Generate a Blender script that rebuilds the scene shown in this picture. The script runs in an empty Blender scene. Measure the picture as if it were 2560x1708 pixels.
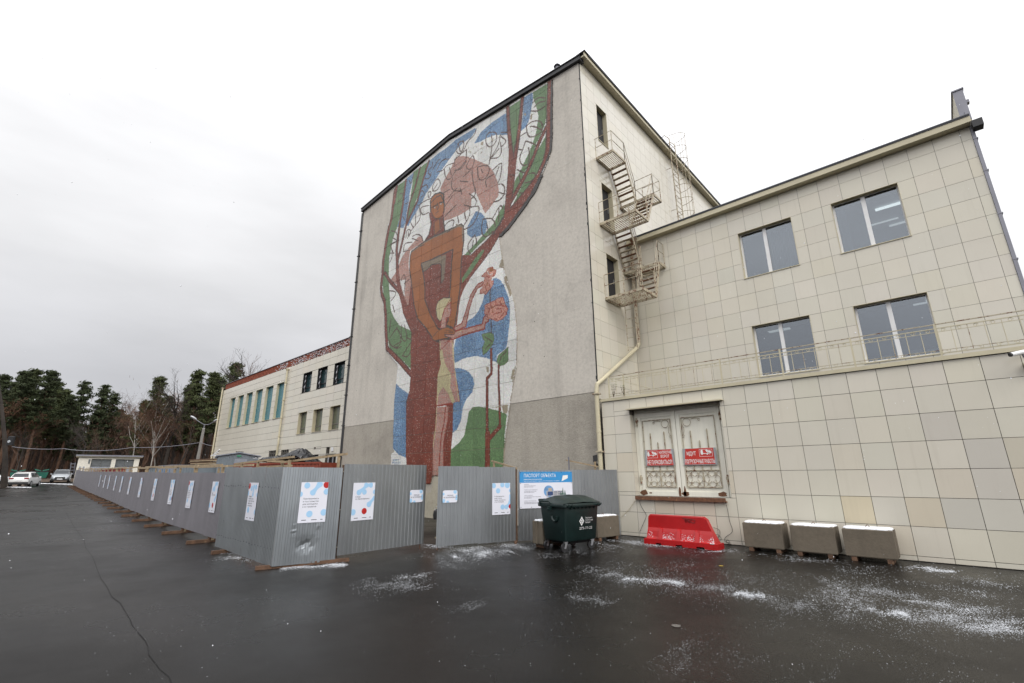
import bpy, math, random
import numpy as np
from mathutils import Vector, Matrix
rnd = random.Random(7)
nr = np.random.RandomState(5)
sc = bpy.context.scene
COL = sc.collection
PI = math.pi

# ------------------------------------------------------------------ camera
F_PX, PITCH, ROLL, YAW, EYE = 1169.32, .277329, -.006801, -.738974, 1.8525   # solved from the tile grids
cy_, sy_, cp_, sp_, cr_, sr_ = math.cos(YAW), math.sin(YAW), math.cos(PITCH), math.sin(PITCH), math.cos(ROLL), math.sin(ROLL)
FW = Vector((sy_*cp_, cy_*cp_, sp_)); RT0 = Vector((cy_, -sy_, 0)); UP0 = RT0.cross(FW)
RT = RT0*cr_ + UP0*sr_; UP = UP0*cr_ - RT0*sr_
EYEP = Vector((0, 0, EYE))
cam_d = bpy.data.cameras.new('camera'); cam = bpy.data.objects.new('camera', cam_d); COL.objects.link(cam)
cam_d.sensor_width = 36; cam_d.lens = 36*F_PX/2560; cam_d.clip_start = .05; cam_d.clip_end = 3000
cam.matrix_world = Matrix(((RT.x, UP.x, -FW.x, 0), (RT.y, UP.y, -FW.y, 0), (RT.z, UP.z, -FW.z, EYE), (0, 0, 0, 1)))
sc.camera = cam

# ------------------------------------------------------------------ sky, sun, exposure
world = bpy.data.worlds.new('World'); sc.world = world; world.use_nodes = True
wn = world.node_tree; wn.nodes.clear()
def wnode(t, **k):
    n = wn.nodes.new(t)
    for a, b in k.items(): setattr(n, a, b)
    return n
SUN_EL, SUN_AZ = math.radians(40), math.radians(116)
sky = wnode('ShaderNodeTexSky', sky_type='NISHITA', sun_disc=False, sun_elevation=SUN_EL, sun_rotation=SUN_AZ)
out = wnode('ShaderNodeOutputWorld')
bg1 = wnode('ShaderNodeBackground'); bg1.inputs[1].default_value = .06      # clear sky, mostly hidden by cloud
bg2 = wnode('ShaderNodeBackground')                                        # the overcast deck
tc = wnode('ShaderNodeTexCoord'); sep = wnode('ShaderNodeSeparateXYZ')
wn.links.new(tc.outputs['Generated'], sep.inputs[0])
mr = wnode('ShaderNodeMapRange'); mr.inputs[1].default_value = 0; mr.inputs[2].default_value = 1
mr.inputs[3].default_value = .80; mr.inputs[4].default_value = 1.9        # brighter overhead than at the horizon
wn.links.new(sep.outputs['Z'], mr.inputs[0])
nz = wnode('ShaderNodeTexNoise'); nz.inputs['Scale'].default_value = 1.6; nz.inputs['Detail'].default_value = 5; nz.inputs['Roughness'].default_value = .5
mp = wnode('ShaderNodeMapping'); mp.inputs['Scale'].default_value = (1, 1, 3.2)
wn.links.new(tc.outputs['Generated'], mp.inputs[0]); wn.links.new(mp.outputs[0], nz.inputs['Vector'])
m2 = wnode('ShaderNodeMapRange'); m2.inputs[1].default_value = .3; m2.inputs[2].default_value = .7; m2.inputs[3].default_value = .84; m2.inputs[4].default_value = 1.14
wn.links.new(nz.outputs[0], m2.inputs[0])
mul = wnode('ShaderNodeMath', operation='MULTIPLY'); wn.links.new(mr.outputs[0], mul.inputs[0]); wn.links.new(m2.outputs[0], mul.inputs[1])
# the deck is brighter on the side of the veiled sun
dp = wnode('ShaderNodeVectorMath', operation='DOT_PRODUCT'); dp.inputs[1].default_value = (math.sin(SUN_AZ)*.9, math.cos(SUN_AZ)*.9, .3)
wn.links.new(tc.outputs['Generated'], dp.inputs[0])
m3 = wnode('ShaderNodeMapRange'); m3.inputs[1].default_value = -1; m3.inputs[2].default_value = 1; m3.inputs[3].default_value = .62; m3.inputs[4].default_value = 1.5
wn.links.new(dp.outputs['Value'], m3.inputs[0]); mul2 = wnode('ShaderNodeMath', operation='MULTIPLY'); wn.links.new(mul.outputs[0], mul2.inputs[0]); wn.links.new(m3.outputs[0], mul2.inputs[1])
wn.links.new(mul2.outputs[0], bg2.inputs[1])
cr = wnode('ShaderNodeValToRGB'); cr.color_ramp.elements[0].color = (.935, .94, 1, 1); cr.color_ramp.elements[1].color = (.985, .985, 1, 1)
cr.color_ramp.elements[1].position = .35
wn.links.new(sep.outputs['Z'], cr.inputs[0]); wn.links.new(cr.outputs[0], bg2.inputs[0])
mx = wnode('ShaderNodeMixShader'); mx.inputs[0].default_value = .94
wn.links.new(sky.outputs[0], bg1.inputs[0]); wn.links.new(bg1.outputs[0], mx.inputs[1]); wn.links.new(bg2.outputs[0], mx.inputs[2])
wn.links.new(mx.outputs[0], out.inputs[0])

sun_d = bpy.data.lights.new('sun', 'SUN'); sun_d.energy = 1.5; sun_d.angle = math.radians(40); sun_d.color = (1, .96, .9)
sun = bpy.data.objects.new('sun', sun_d); COL.objects.link(sun)
# the veiled sun stands to the right, along the long facades
sdir = Vector((-math.sin(SUN_AZ)*math.cos(SUN_EL), -math.cos(SUN_AZ)*math.cos(SUN_EL), -math.sin(SUN_EL)))
sun.rotation_euler = sdir.to_track_quat('-Z', 'Y').to_euler()

vs = sc.view_settings; vs.view_transform = 'Standard'; vs.look = 'None'; vs.exposure = 0; vs.gamma = 1; vs.use_curve_mapping = False
sc.cycles.max_bounces = 6; sc.cycles.diffuse_bounces = 3; sc.cycles.glossy_bounces = 3; sc.cycles.transparent_max_bounces = 8
sc.cycles.caustics_reflective = False; sc.cycles.caustics_refractive = False

# ------------------------------------------------------------------ where a sight line meets a real plane of the place
def ray(x, y): return RT*((x-1280)/F_PX) - UP*((y-854)/F_PX) + FW
def onY(x, y, Y): d = ray(x, y); return EYEP + d*(Y/d.y)
def onX(x, y, X): d = ray(x, y); return EYEP + d*(X/d.x)
def onZ(x, y, Z=0.): d = ray(x, y); return EYEP + d*((Z-EYE)/d.z)
def dpt(x, y): return x*1.08936, y*1.08936

# ------------------------------------------------------------------ ground level (the yard is flat, the road climbs far left)
GX = [-400, -130, -105, -90, -82, -70, -50, -40, -28, -18, 0, 400]
GZ = [1.8, 1.8, 1.6, 1.2, .85, .52, .33, .24, .1, 0, 0, 0]
def gz(x): return float(np.interp(x, GX, GZ))

# ------------------------------------------------------------------ mesh helpers
class MB:
    def __init__(s): s.v = []; s.f = []; s.m = []; s.cur = 0
    def add(s, vs_, fs):
        b = len(s.v); s.v += [tuple(p) for p in vs_]; s.f += [tuple(i+b for i in f) for f in fs]; s.m += [s.cur]*len(fs); return s
    def obox(s, c, ax, ay, az):
        c, ax, ay, az = Vector(c), Vector(ax), Vector(ay), Vector(az)
        v = [c+ax*i+ay*j+az*k for k in (-1, 1) for j in (-1, 1) for i in (-1, 1)]
        return s.add(v, [(0, 2, 3, 1), (4, 5, 7, 6), (0, 1, 5, 4), (2, 6, 7, 3), (0, 4, 6, 2), (1, 3, 7, 5)])
    def box(s, x0, y0, z0, x1, y1, z1):
        return s.obox(((x0+x1)/2, (y0+y1)/2, (z0+z1)/2), ((x1-x0)/2, 0, 0), (0, (y1-y0)/2, 0), (0, 0, (z1-z0)/2))
    def beam(s, p, q, w, h=None, up=(0, 0, 1)):
        p, q = Vector(p), Vector(q); h = h or w; d = q-p; n = d.normalized(); u = Vector(up)
        if abs(n.dot(u)) > .98: u = Vector((0, 1, 0))
        a = n.cross(u).normalized(); b = a.cross(n)
        return s.obox((p+q)/2, d/2, a*(w/2), b*(h/2))
    def tube(s, pts, r, n=6, cap=True, closed=False):
        pts = [Vector(p) for p in pts]; N = len(pts); rs = r if isinstance(r, (list, tuple)) else [r]*N
        b = len(s.v); prev = None
        for i, p in enumerate(pts):
            if closed: t = pts[(i+1) % N]-pts[i-1]
            else: t = pts[min(i+1, N-1)]-pts[max(i-1, 0)]
            t.normalize()
            if prev is None:
                u = Vector((0, 0, 1)) if abs(t.z) < .9 else Vector((1, 0, 0)); a = t.cross(u).normalized()
            else:
                a = (prev - t*prev.dot(t)); a = a.normalized() if a.length > 1e-6 else t.orthogonal().normalized()
            prev = a; c = t.cross(a)
            for k in range(n):
                g = 2*PI*k/n; s.v.append(tuple(p+(a*math.cos(g)+c*math.sin(g))*rs[i]))
        fs = []
        for i in range(N if closed else N-1):
            j = (i+1) % N
            for k in range(n):
                l = (k+1) % n; fs.append((b+i*n+k, b+i*n+l, b+j*n+l, b+j*n+k))
        if cap and not closed: fs += [tuple(b+k for k in range(n))[::-1], tuple(b+(N-1)*n+k for k in range(n))]
        s.f += fs; s.m += [s.cur]*len(fs); return s
    def prism(s, poly, o, u, v, w):
        """closed outline poly (2D) in the frame o,u,v pushed along the vector w"""
        o, u, v, w = Vector(o), Vector(u), Vector(v), Vector(w); n = len(poly)
        a = [o+u*p[0]+v*p[1] for p in poly]; A = sum(poly[i-1][0]*poly[i][1]-poly[i][0]*poly[i-1][1] for i in range(n))
        if (A > 0) == (u.cross(v).dot(w) > 0): a = a[::-1]
        fs = [tuple(range(n)), tuple(range(2*n-1, n-1, -1))] + [(i, n+i, n+(i+1) % n, (i+1) % n)[::-1] for i in range(n)]
        fs = [f[::-1] for f in fs] if False else fs
        return s.add(a+[p+w for p in a], fs)
    def disc(s, o, u, v, r, n=20, h=None):
        return s.prism([(math.cos(2*PI*i/n)*r, math.sin(2*PI*i/n)*r) for i in range(n)], o, u, v, h)
    def loft(s, rings, cap=True):
        b = len(s.v); n = len(rings[0])
        for r in rings: s.v += [tuple(p) for p in r]
        fs = [(b+i*n+k, b+i*n+(k+1) % n, b+(i+1)*n+(k+1) % n, b+(i+1)*n+k) for i in range(len(rings)-1) for k in range(n)]
        if cap: fs += [tuple(b+k for k in range(n))[::-1], tuple(b+(len(rings)-1)*n+k for k in range(n))]
        s.f += fs; s.m += [s.cur]*len(fs); return s
    def build(s, name, mats, parent=None, smooth=False):
        me = bpy.data.meshes.new(name); me.from_pydata(s.v, [], s.f)
        for m in (mats if isinstance(mats, (list, tuple)) else [mats]): me.materials.append(m)
        if any(s.m): me.polygons.foreach_set('material_index', s.m)
        bm_fix(me)
        if smooth: me.polygons.foreach_set('use_smooth', [True]*len(me.polygons)); me.set_sharp_from_angle(angle=math.radians(35))
        me.update(); return link(name, me, parent)
import bmesh
def bm_fix(me):
    bm = bmesh.new(); bm.from_mesh(me); bmesh.ops.recalc_face_normals(bm, faces=bm.faces); bm.to_mesh(me); bm.free()
WM = {}
def wmat(o): return WM.get(o.name, Matrix())
def link(name, me, parent=None, mat=None):
    """world-space mesh (mat None) or mesh placed by the matrix mat, as a child that keeps its world place"""
    o = bpy.data.objects.new(name, me); COL.objects.link(o)
    W = mat if mat is not None else Matrix()
    if parent is not None:
        o.parent = parent; L = wmat(parent).inverted() @ W
    else: L = W
    o.matrix_basis = L; WM[o.name] = W
    return o
def thing(name, label, cat, loc=(0, 0, 0), rz=0, group=None):
    o = bpy.data.objects.new(name, None); COL.objects.link(o); o.empty_display_size = .2
    o.matrix_basis = Matrix.Translation(loc) @ Matrix.Rotation(rz, 4, 'Z'); WM[o.name] = o.matrix_basis.copy()
    return tag(o, label, cat, group)
def tag(o, label=None, cat=None, group=None, kind=None):
    if label: o['label'] = label
    if cat: o['category'] = cat
    if group: o['group'] = group
    if kind: o['kind'] = kind
    return o
def put(o, loc, rz=0, s=1):
    o.matrix_basis = Matrix.Translation(loc) @ Matrix.Rotation(rz, 4, 'Z') @ Matrix.Scale(s, 4); WM[o.name] = o.matrix_basis.copy(); return o
def copy_tree(o, parent=None):
    c = o.copy(); COL.objects.link(c)
    if parent is not None: c.parent = parent
    WM[c.name] = wmat(o)
    for ch in [x for x in o.children]: copy_tree(ch, c)
    return c

# ------------------------------------------------------------------ materials
def new_mat(name):
    m = bpy.data.materials.new(name); m.use_nodes = True; nt = m.node_tree; b = nt.nodes['Principled BSDF']
    return m, nt, b
def nd(nt, t, **k):
    n = nt.nodes.new(t)
    for a, b in k.items():
        if a.startswith('i_'):
            key = a[2:]; key = int(key) if key.isdigit() else key.replace('_', ' ')
            n.inputs[key].default_value = b
        else: setattr(n, a, b)
    return n
def ramp(nt, stops, src=None):
    r = nt.nodes.new('ShaderNodeValToRGB'); e = r.color_ramp.elements
    while len(e) < len(stops): e.new(.5)
    for el, (p, c) in zip(e, stops): el.position = p; el.color = (c, c, c, 1) if isinstance(c, (int, float)) else (*c, 1)
    if src is not None: nt.links.new(src, r.inputs[0])
    return r
def noise_n(nt, scale, detail=4, rough=.55, vec=None, sc3=None, coord='Position'):
    if coord == 'Position': v = nt.nodes.new('ShaderNodeNewGeometry').outputs['Position']
    else: v = nt.nodes.new('ShaderNodeTexCoord').outputs[coord]
    if sc3 is not None:
        m = nd(nt, 'ShaderNodeMapping'); m.inputs['Scale'].default_value = sc3; nt.links.new(v, m.inputs[0]); v = m.outputs[0]
    n = nd(nt, 'ShaderNodeTexNoise', i_Scale=scale, i_Detail=detail, i_Roughness=rough); nt.links.new(v, n.inputs['Vector'])
    return n
def mixc(nt, fac, a, b, blend='MIX'):
    m = nt.nodes.new('ShaderNodeMix'); m.data_type = 'RGBA'; m.blend_type = blend
    for s, val in ((m.inputs[0], fac), (m.inputs[6], a), (m.inputs[7], b)):
        if hasattr(val, 'is_linked') or isinstance(val, bpy.types.NodeSocket): nt.links.new(val, s)
        elif isinstance(val, (int, float)): s.default_value = val if s.type == 'VALUE' else (val, val, val, 1)
        else: s.default_value = (*val, 1)
    return m.outputs[2]
def bump(nt, b, h, strength=.3, dist=.01):
    n = nd(nt, 'ShaderNodeBump', i_Strength=strength, i_Distance=dist); nt.links.new(h, n.inputs['Height']); nt.links.new(n.outputs[0], b.inputs['Normal'])
def M(name, col, rough=.6, metal=0., var=.15, scale=3., bmp=.0, bscale=60, spec=.5, streak=0., coord='Position', dirt=None, dirt_amt=.0, dscale=2.):
    m, nt, b = new_mat(name)
    n = noise_n(nt, scale, 5, .6, coord=coord)
    lo = tuple(c*(1-var) for c in col); hi = tuple(min(1, c*(1+var)) for c in col)
    r = ramp(nt, [(.3, lo), (.7, hi)], n.outputs[0]); c = r.outputs[0]
    if streak:
        s = noise_n(nt, 1, 4, .6, sc3=(7, 7, .45), coord=coord); sr = ramp(nt, [(.4, 0), (.75, 1)], s.outputs[0])
        mm = nd(nt, 'ShaderNodeMath', operation='MULTIPLY', i_1=streak); nt.links.new(sr.outputs[0], mm.inputs[0])
        c = mixc(nt, mm.outputs[0], c, tuple(k*.45 for k in col))
    if dirt:
        s = noise_n(nt, dscale, 8, .72, coord=coord); sr = ramp(nt, [(1-dirt_amt-.03, 0), (1-dirt_amt+.03, 1)], s.outputs[0])
        c = mixc(nt, sr.outputs[0], c, dirt)
    nt.links.new(c, b.inputs['Base Color'])
    b.inputs['Roughness'].default_value = rough; b.inputs['Metallic'].default_value = metal; b.inputs['Specular IOR Level'].default_value = spec
    rn = noise_n(nt, scale*2.3, 3, coord=coord); rr = nd(nt, 'ShaderNodeMapRange', i_3=max(.03, rough-.08), i_4=min(1, rough+.08)); nt.links.new(rn.outputs[0], rr.inputs[0]); nt.links.new(rr.outputs[0], b.inputs['Roughness'])
    if bmp:
        bn = noise_n(nt, bscale, 3, .6, coord=coord); bump(nt, b, bn.outputs[0], bmp, .01)
    return m

MAT = {}
def tile_material():
    m, nt, b = new_mat('glazed facade tile')
    oi = nt.nodes.new('ShaderNodeObjectInfo')
    n = noise_n(nt, .35, 4, .6); r = ramp(nt, [(.3, (.575, .54, .455)), (.7, (.625, .59, .50))], n.outputs[0])
    c = mixc(nt, 1., r.outputs[0], oi.outputs['Color'], 'MULTIPLY')
    s = noise_n(nt, 1, 5, .65, sc3=(9, 9, .5)); sr = ramp(nt, [(.55, 0), (.9, .16)], s.outputs[0])
    c = mixc(nt, sr.outputs[0], c, (.30, .26, .2)); nt.links.new(c, b.inputs['Base Color'])
    rn = noise_n(nt, 2.5, 3); rr = nd(nt, 'ShaderNodeMapRange', i_3=.12, i_4=.26); nt.links.new(rn.outputs[0], rr.inputs[0]); nt.links.new(rr.outputs[0], b.inputs['Roughness'])
    b.inputs['Specular IOR Level'].default_value = .5
    bn = noise_n(nt, 1.1, 2); bump(nt, b, bn.outputs[0], .06, .02)
    return m
MAT['tile'] = tile_material()
MAT['gap'] = M('dark wall behind tile joints', (.12, .11, .095), .9)
MAT['cream'] = M('cream painted sheet metal', (.52, .47, .33), .45, var=.06, scale=1.5, streak=.12)
MAT['white'] = M('white plastic frame', (.72, .72, .72), .35, var=.04)
MAT['dmetal'] = M('dark grey roof sheet', (.045, .047, .055), .45, metal=.2, var=.2)
MAT['blackmetal'] = M('black weathered verge sheet', (.018, .018, .02), .5, var=.3)
MAT['greymetal'] = M('grey metal trim', (.22, .22, .25), .4, metal=.3, var=.08)
MAT['rustpaint'] = M('cream paint peeling to rust', (.42, .37, .27), .6, var=.15, scale=6, dirt=(.14, .055, .025), dirt_amt=.45, dscale=9, bmp=.3)
MAT['rust'] = M('rusty iron', (.135, .06, .03), .8, var=.4, scale=12, bmp=.4, dirt=(.36, .2, .09), dirt_amt=.38, dscale=14)
MAT['gatepaint'] = M('cream gate paint with rust spots', (.78, .76, .66), .5, var=.04, scale=2, dirt=(.16, .07, .03), dirt_amt=.25, dscale=7, streak=.15)
MAT['wood'] = M('weathered raw timber', (.33, .25, .155), .8, var=.3, scale=9, streak=.3, bmp=.3, bscale=30)
MAT['woodrust'] = M('stained brown timber', (.11, .06, .035), .8, var=.4, scale=8, bmp=.3, dirt=(.2, .13, .075), dirt_amt=.38, dscale=6)
MAT['black'] = M('black rubber or plastic', (.015, .015, .016), .5, var=.2)
MAT['dark'] = M('dark opening', (.012, .012, .014), .7)
MAT['snow'] = M('fresh snow', (.82, .84, .88), .75, var=.04, scale=30, bmp=.4, bscale=120)
MAT['steel'] = M('bright steel', (.45, .46, .47), .3, metal=.9)

def glass_mat(name, tint=(.55, .6, .62), refl=.3):
    m, nt, b = new_mat(name); nt.nodes.remove(b); o = [n for n in nt.nodes if n.type == 'OUTPUT_MATERIAL'][0]
    t = nd(nt, 'ShaderNodeBsdfTransparent'); t.inputs[0].default_value = (*tint, 1)
    g = nd(nt, 'ShaderNodeBsdfGlossy', i_Roughness=.02); g.inputs[0].default_value = (.8, .84, .9, 1)
    fr = nd(nt, 'ShaderNodeFresnel', i_IOR=1.5); ad = nd(nt, 'ShaderNodeMath', operation='ADD', i_1=refl, use_clamp=True); nt.links.new(fr.outputs[0], ad.inputs[0])
    mxs = nt.nodes.new('ShaderNodeMixShader'); nt.links.new(ad.outputs[0], mxs.inputs[0]); nt.links.new(t.outputs[0], mxs.inputs[1]); nt.links.new(g.outputs[0], mxs.inputs[2])
    nt.links.new(mxs.outputs[0], o.inputs[0]); return m
MAT['glass'] = glass_mat('window glass', refl=.13)
MAT['tealglass'] = M('teal film on glass', (.04, .17, .21), .25, var=.12)
MAT['carglass'] = M('tinted car glass', (.02, .025, .03), .06)

def concrete_mat(name, light, dark, holes=True, rough_amt=.25):
    m, nt, b = new_mat(name)
    n1 = noise_n(nt, .42, 9, .7); n2 = noise_n(nt, 9, 7, .78); n3 = noise_n(nt, 1, 5, .6, sc3=(1.6, 1.6, .12))
    c = ramp(nt, [(.25, dark), (.5, light), (.8, tuple(k*1.08 for k in light))], n1.outputs[0]).outputs[0]
    f2 = ramp(nt, [(.3, .80), (.5, 1.0), (.7, 1.12)], n2.outputs[0]).outputs[0]; c = mixc(nt, 1., c, f2, 'MULTIPLY')
    f3 = ramp(nt, [(.5, 1.0), (.8, .78)], n3.outputs[0]).outputs[0]; c = mixc(nt, 1., c, f3, 'MULTIPLY')
    if holes:
        v = nd(nt, 'ShaderNodeTexVoronoi', i_Scale=1.3, i_Randomness=1.); g = nt.nodes.new('ShaderNodeNewGeometry'); nt.links.new(g.outputs['Position'], v.inputs['Vector'])
        hr = ramp(nt, [(.0, 1), (.022, 1), (.035, 0)], v.outputs['Distance'])
        c = mixc(nt, hr.outputs[0], c, (.05, .045, .04))
        v2 = noise_n(nt, 2.2, 5, .75, sc3=(1, 1, .35)); h2 = ramp(nt, [(.68, 0), (.8, .5)], v2.outputs[0]); c = mixc(nt, h2.outputs[0], c, (.33, .2, .11))
    nt.links.new(c, b.inputs['Base Color']); b.inputs['Roughness'].default_value = .85
    bn = noise_n(nt, 22, 6, .75); bump(nt, b, bn.outputs[0], rough_amt, .03)
    return m
MAT['concrete_up'] = concrete_mat('pale weathered render', (.52, .485, .43), (.40, .37, .33), rough_amt=.4)
MAT['concrete_low'] = concrete_mat('dark pebbled concrete', (.37, .34, .29), (.235, .213, .183), rough_amt=.8)
MAT['block'] = concrete_mat('foundation block concrete', (.135, .112, .083), (.095, .078, .058), holes=False)

def texts_prepare(items):
    """all lettering is made in one pass: key -> (verts, faces, width)"""
    obs = {}
    for k in items:
        s, bold = k
        c = bpy.data.curves.new('t', 'FONT'); c.body = s; c.resolution_u = 2; c.offset = .018 if bold else 0.
        o = bpy.data.objects.new('t', c); COL.objects.link(o); obs[k] = (o, c)
    dg = bpy.context.evaluated_depsgraph_get(); res = {}
    for k, (o, c) in obs.items():
        me = bpy.data.meshes.new_from_object(o.evaluated_get(dg))
        v = [tuple(p.co) for p in me.vertices]; f = [tuple(p.vertices) for p in me.polygons]
        res[k] = (v, f, max([p[0] for p in v] or [0])); bpy.data.meshes.remove(me)
    for k, (o, c) in obs.items(): bpy.data.objects.remove(o); bpy.data.curves.remove(c)
    return res
TX = {}
def put_text(mb, s, bold, o, u, v, size, width=None, align='L'):
    """flat lettering in the frame o,u,v; width squeezes it"""
    vs_, fs, w = TX[(s, bold)]; sx = size if width is None else width/max(w, .01)
    off = 0 if align == 'L' else -w*sx/2
    mb.add([Vector(o)+Vector(u)*(p[0]*sx+off)+Vector(v)*(p[1]*size) for p in vs_], fs)
LINES = {'a': ['Не один!', 'Скажем снова', 'и уже готов быть', 'видеть тебя', 'каждый день'],
         'b': ['Преображаюсь', 'в пространство', 'для молодежи', 'и их талантов'],
         'c': ['Следи', 'за обновлениями'],
         'd': ['Я обновляюсь –', 'ради твоих', 'ярких моментов', 'и достижений']}
keys = [(s, False) for l in LINES.values() for s in l]
BOARD = [('ЗАКАЗЧИК', 0), ('ГЕНЕРАЛЬНЫЙ ПОДРЯДЧИК', 1), ('ОТВЕТСТВЕННЫЙ', 2), ('СРОКИ СТРОИТЕЛЬСТВА', 3)]
keys += [(s, True) for s, _ in BOARD] + [('ПАСПОРТ ОБЪЕКТА', False), ('наименование объекта до ремонта', True), ('Капитальный ремонт здания, расположенного по адресу', False),
         ('ПРОЕЗД', False), ('НЕ ЗАГОРАЖИВАТЬ', False), ('НАПРОТИВ', True), ('ВОРОТ', True), ('НЕ ПАРКОВАТЬСЯ!', True), ('ИДУТ', True), ('ПОГРУЗОЧНЫЕ РАБОТЫ', True),
         ('Поволжская', False), ('Экологическая', False), ('Компания', False), ('273-77-22', False), ('ХУДОЖНИКИ', False), ('молодёжь', True), ('ПЭК', True)]
TX = texts_prepare(keys)
# ================================================================== GROUND
def asphalt_mat():
    m, nt, b = new_mat('wet asphalt')
    big = noise_n(nt, .22, 5, .55); mid = noise_n(nt, 1.1, 6, .65); fine = noise_n(nt, 70, 3, .7)
    c = ramp(nt, [(.28, (.005, .0043, .0038)), (.72, (.0165, .0145, .0125))], big.outputs[0]).outputs[0]
    c = mixc(nt, 1., c, ramp(nt, [(.3, .72), (.7, 1.22)], mid.outputs[0]).outputs[0], 'MULTIPLY')
    g = ramp(nt, [(.38, .5), (.6, 1.), (.7, 2.0), (.78, 5.)], fine.outputs[0]).outputs[0]; c = mixc(nt, 1., c, g, 'MULTIPLY')
    dust = noise_n(nt, 38, 5, .8); dm = noise_n(nt, .5, 4, .6)
    a = ramp(nt, [(.66, 0), (.75, 1)], dust.outputs[0]); a2 = ramp(nt, [(.5, 0), (.75, .25)], dm.outputs[0])
    mm = nd(nt, 'ShaderNodeMath', operation='MULTIPLY'); nt.links.new(a.outputs[0], mm.inputs[0]); nt.links.new(a2.outputs[0], mm.inputs[1])
    c = mixc(nt, mm.outputs[0], c, (.16, .165, .175)); nt.links.new(c, b.inputs['Base Color'])
    w = noise_n(nt, .33, 4, .55); rr = ramp(nt, [(.3, .20), (.48, .31), (.7, .48)], w.outputs[0])
    r2 = ramp(nt, [(.3, .93), (.7, 1.07)], mid.outputs[0]); rm = mixc(nt, 1., rr.outputs[0], r2.outputs[0], 'MULTIPLY')
    nt.links.new(rm, b.inputs['Roughness']); b.inputs['Specular IOR Level'].default_value = .15
    h = noise_n(nt, 95, 4, .75); bump(nt, b, h.outputs[0], .5, .006)
    return m
MAT['asphalt'] = asphalt_mat()
xs = sorted(set(list(np.linspace(-400, -150, 8)) + list(np.arange(-150, -14, 3.)) + list(np.linspace(-14, 60, 12)) + [120, 400]))
ys = [-400, -120, -40, -15, 0, 5, 9, 12, 16, 24, 40, 80, 200, 600]
mb = MB(); b0 = [(x, y, gz(x)) for y in ys for x in xs]; n = len(xs)
mb.add(b0, [(j*n+i, j*n+i+1, (j+1)*n+i+1, (j+1)*n+i) for j in range(len(ys)-1) for i in range(n-1)])
tag(mb.build('asphalt_yard', MAT['asphalt']), kind='structure')
# forest floor beyond the road
MAT['litter'] = M('brown leaf litter', (.085, .055, .035), .95, var=.5, scale=3, bmp=.8, bscale=18, dirt=(.45, .46, .5), dirt_amt=.36, dscale=3)
def patch(name, x0, x1, y0, y1, dz, mat, nx=20, kind='structure', edge=None):
    mb = MB(); V = []; X = np.linspace(x0, x1, nx)
    for k, x in enumerate(X):
        a, b = (y0, y1) if edge is None else edge(x)
        V += [(x, a, gz(x)+dz), (x, b, gz(x)+dz)]
    mb.add(V, [(2*i, 2*i+2, 2*i+3, 2*i+1) for i in range(nx-1)])
    return tag(mb.build(name, mat), kind=kind)
patch('forest_floor', -400, -93, -300, 400, .03, MAT['litter'], 30)
patch('verge', -93, -79, -40, 3.9, .02, MAT['litter'], 8)
patch('forest_floor_behind_yard', -92.9, -66, 17, 200, .03, MAT['litter'], 10)
# long crack where two asphalt lanes meet
mb = MB(); pts = [onZ(*dpt(x, y), .004) for x, y in [(108, 1142), (150, 1185), (190, 1240), (225, 1310), (262, 1370), (300, 1420), (335, 1470), (352, 1520), (400, 1575)]]
W = []
for i, p in enumerate(pts):
    for k in range(3):
        q = p.lerp(pts[min(i+1, len(pts)-1)], k/3) + Vector((rnd.uniform(-.03, .03), rnd.uniform(-.03, .03), 0)); q.z = gz(q.x)+.005; W.append(q)
for a, b in zip(W, W[1:]):
    d = (b-a); s = Vector((-d.y, d.x, 0)).normalized()*rnd.uniform(.002, .006); mb.add([a-s, a+s, b+s, b-s], [(0, 1, 2, 3)])
MAT['crack'] = M('tar seam', (.012, .011, .011), .55, spec=.15)
tag(mb.build('pavement_crack', MAT['crack']), kind='structure')

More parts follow.
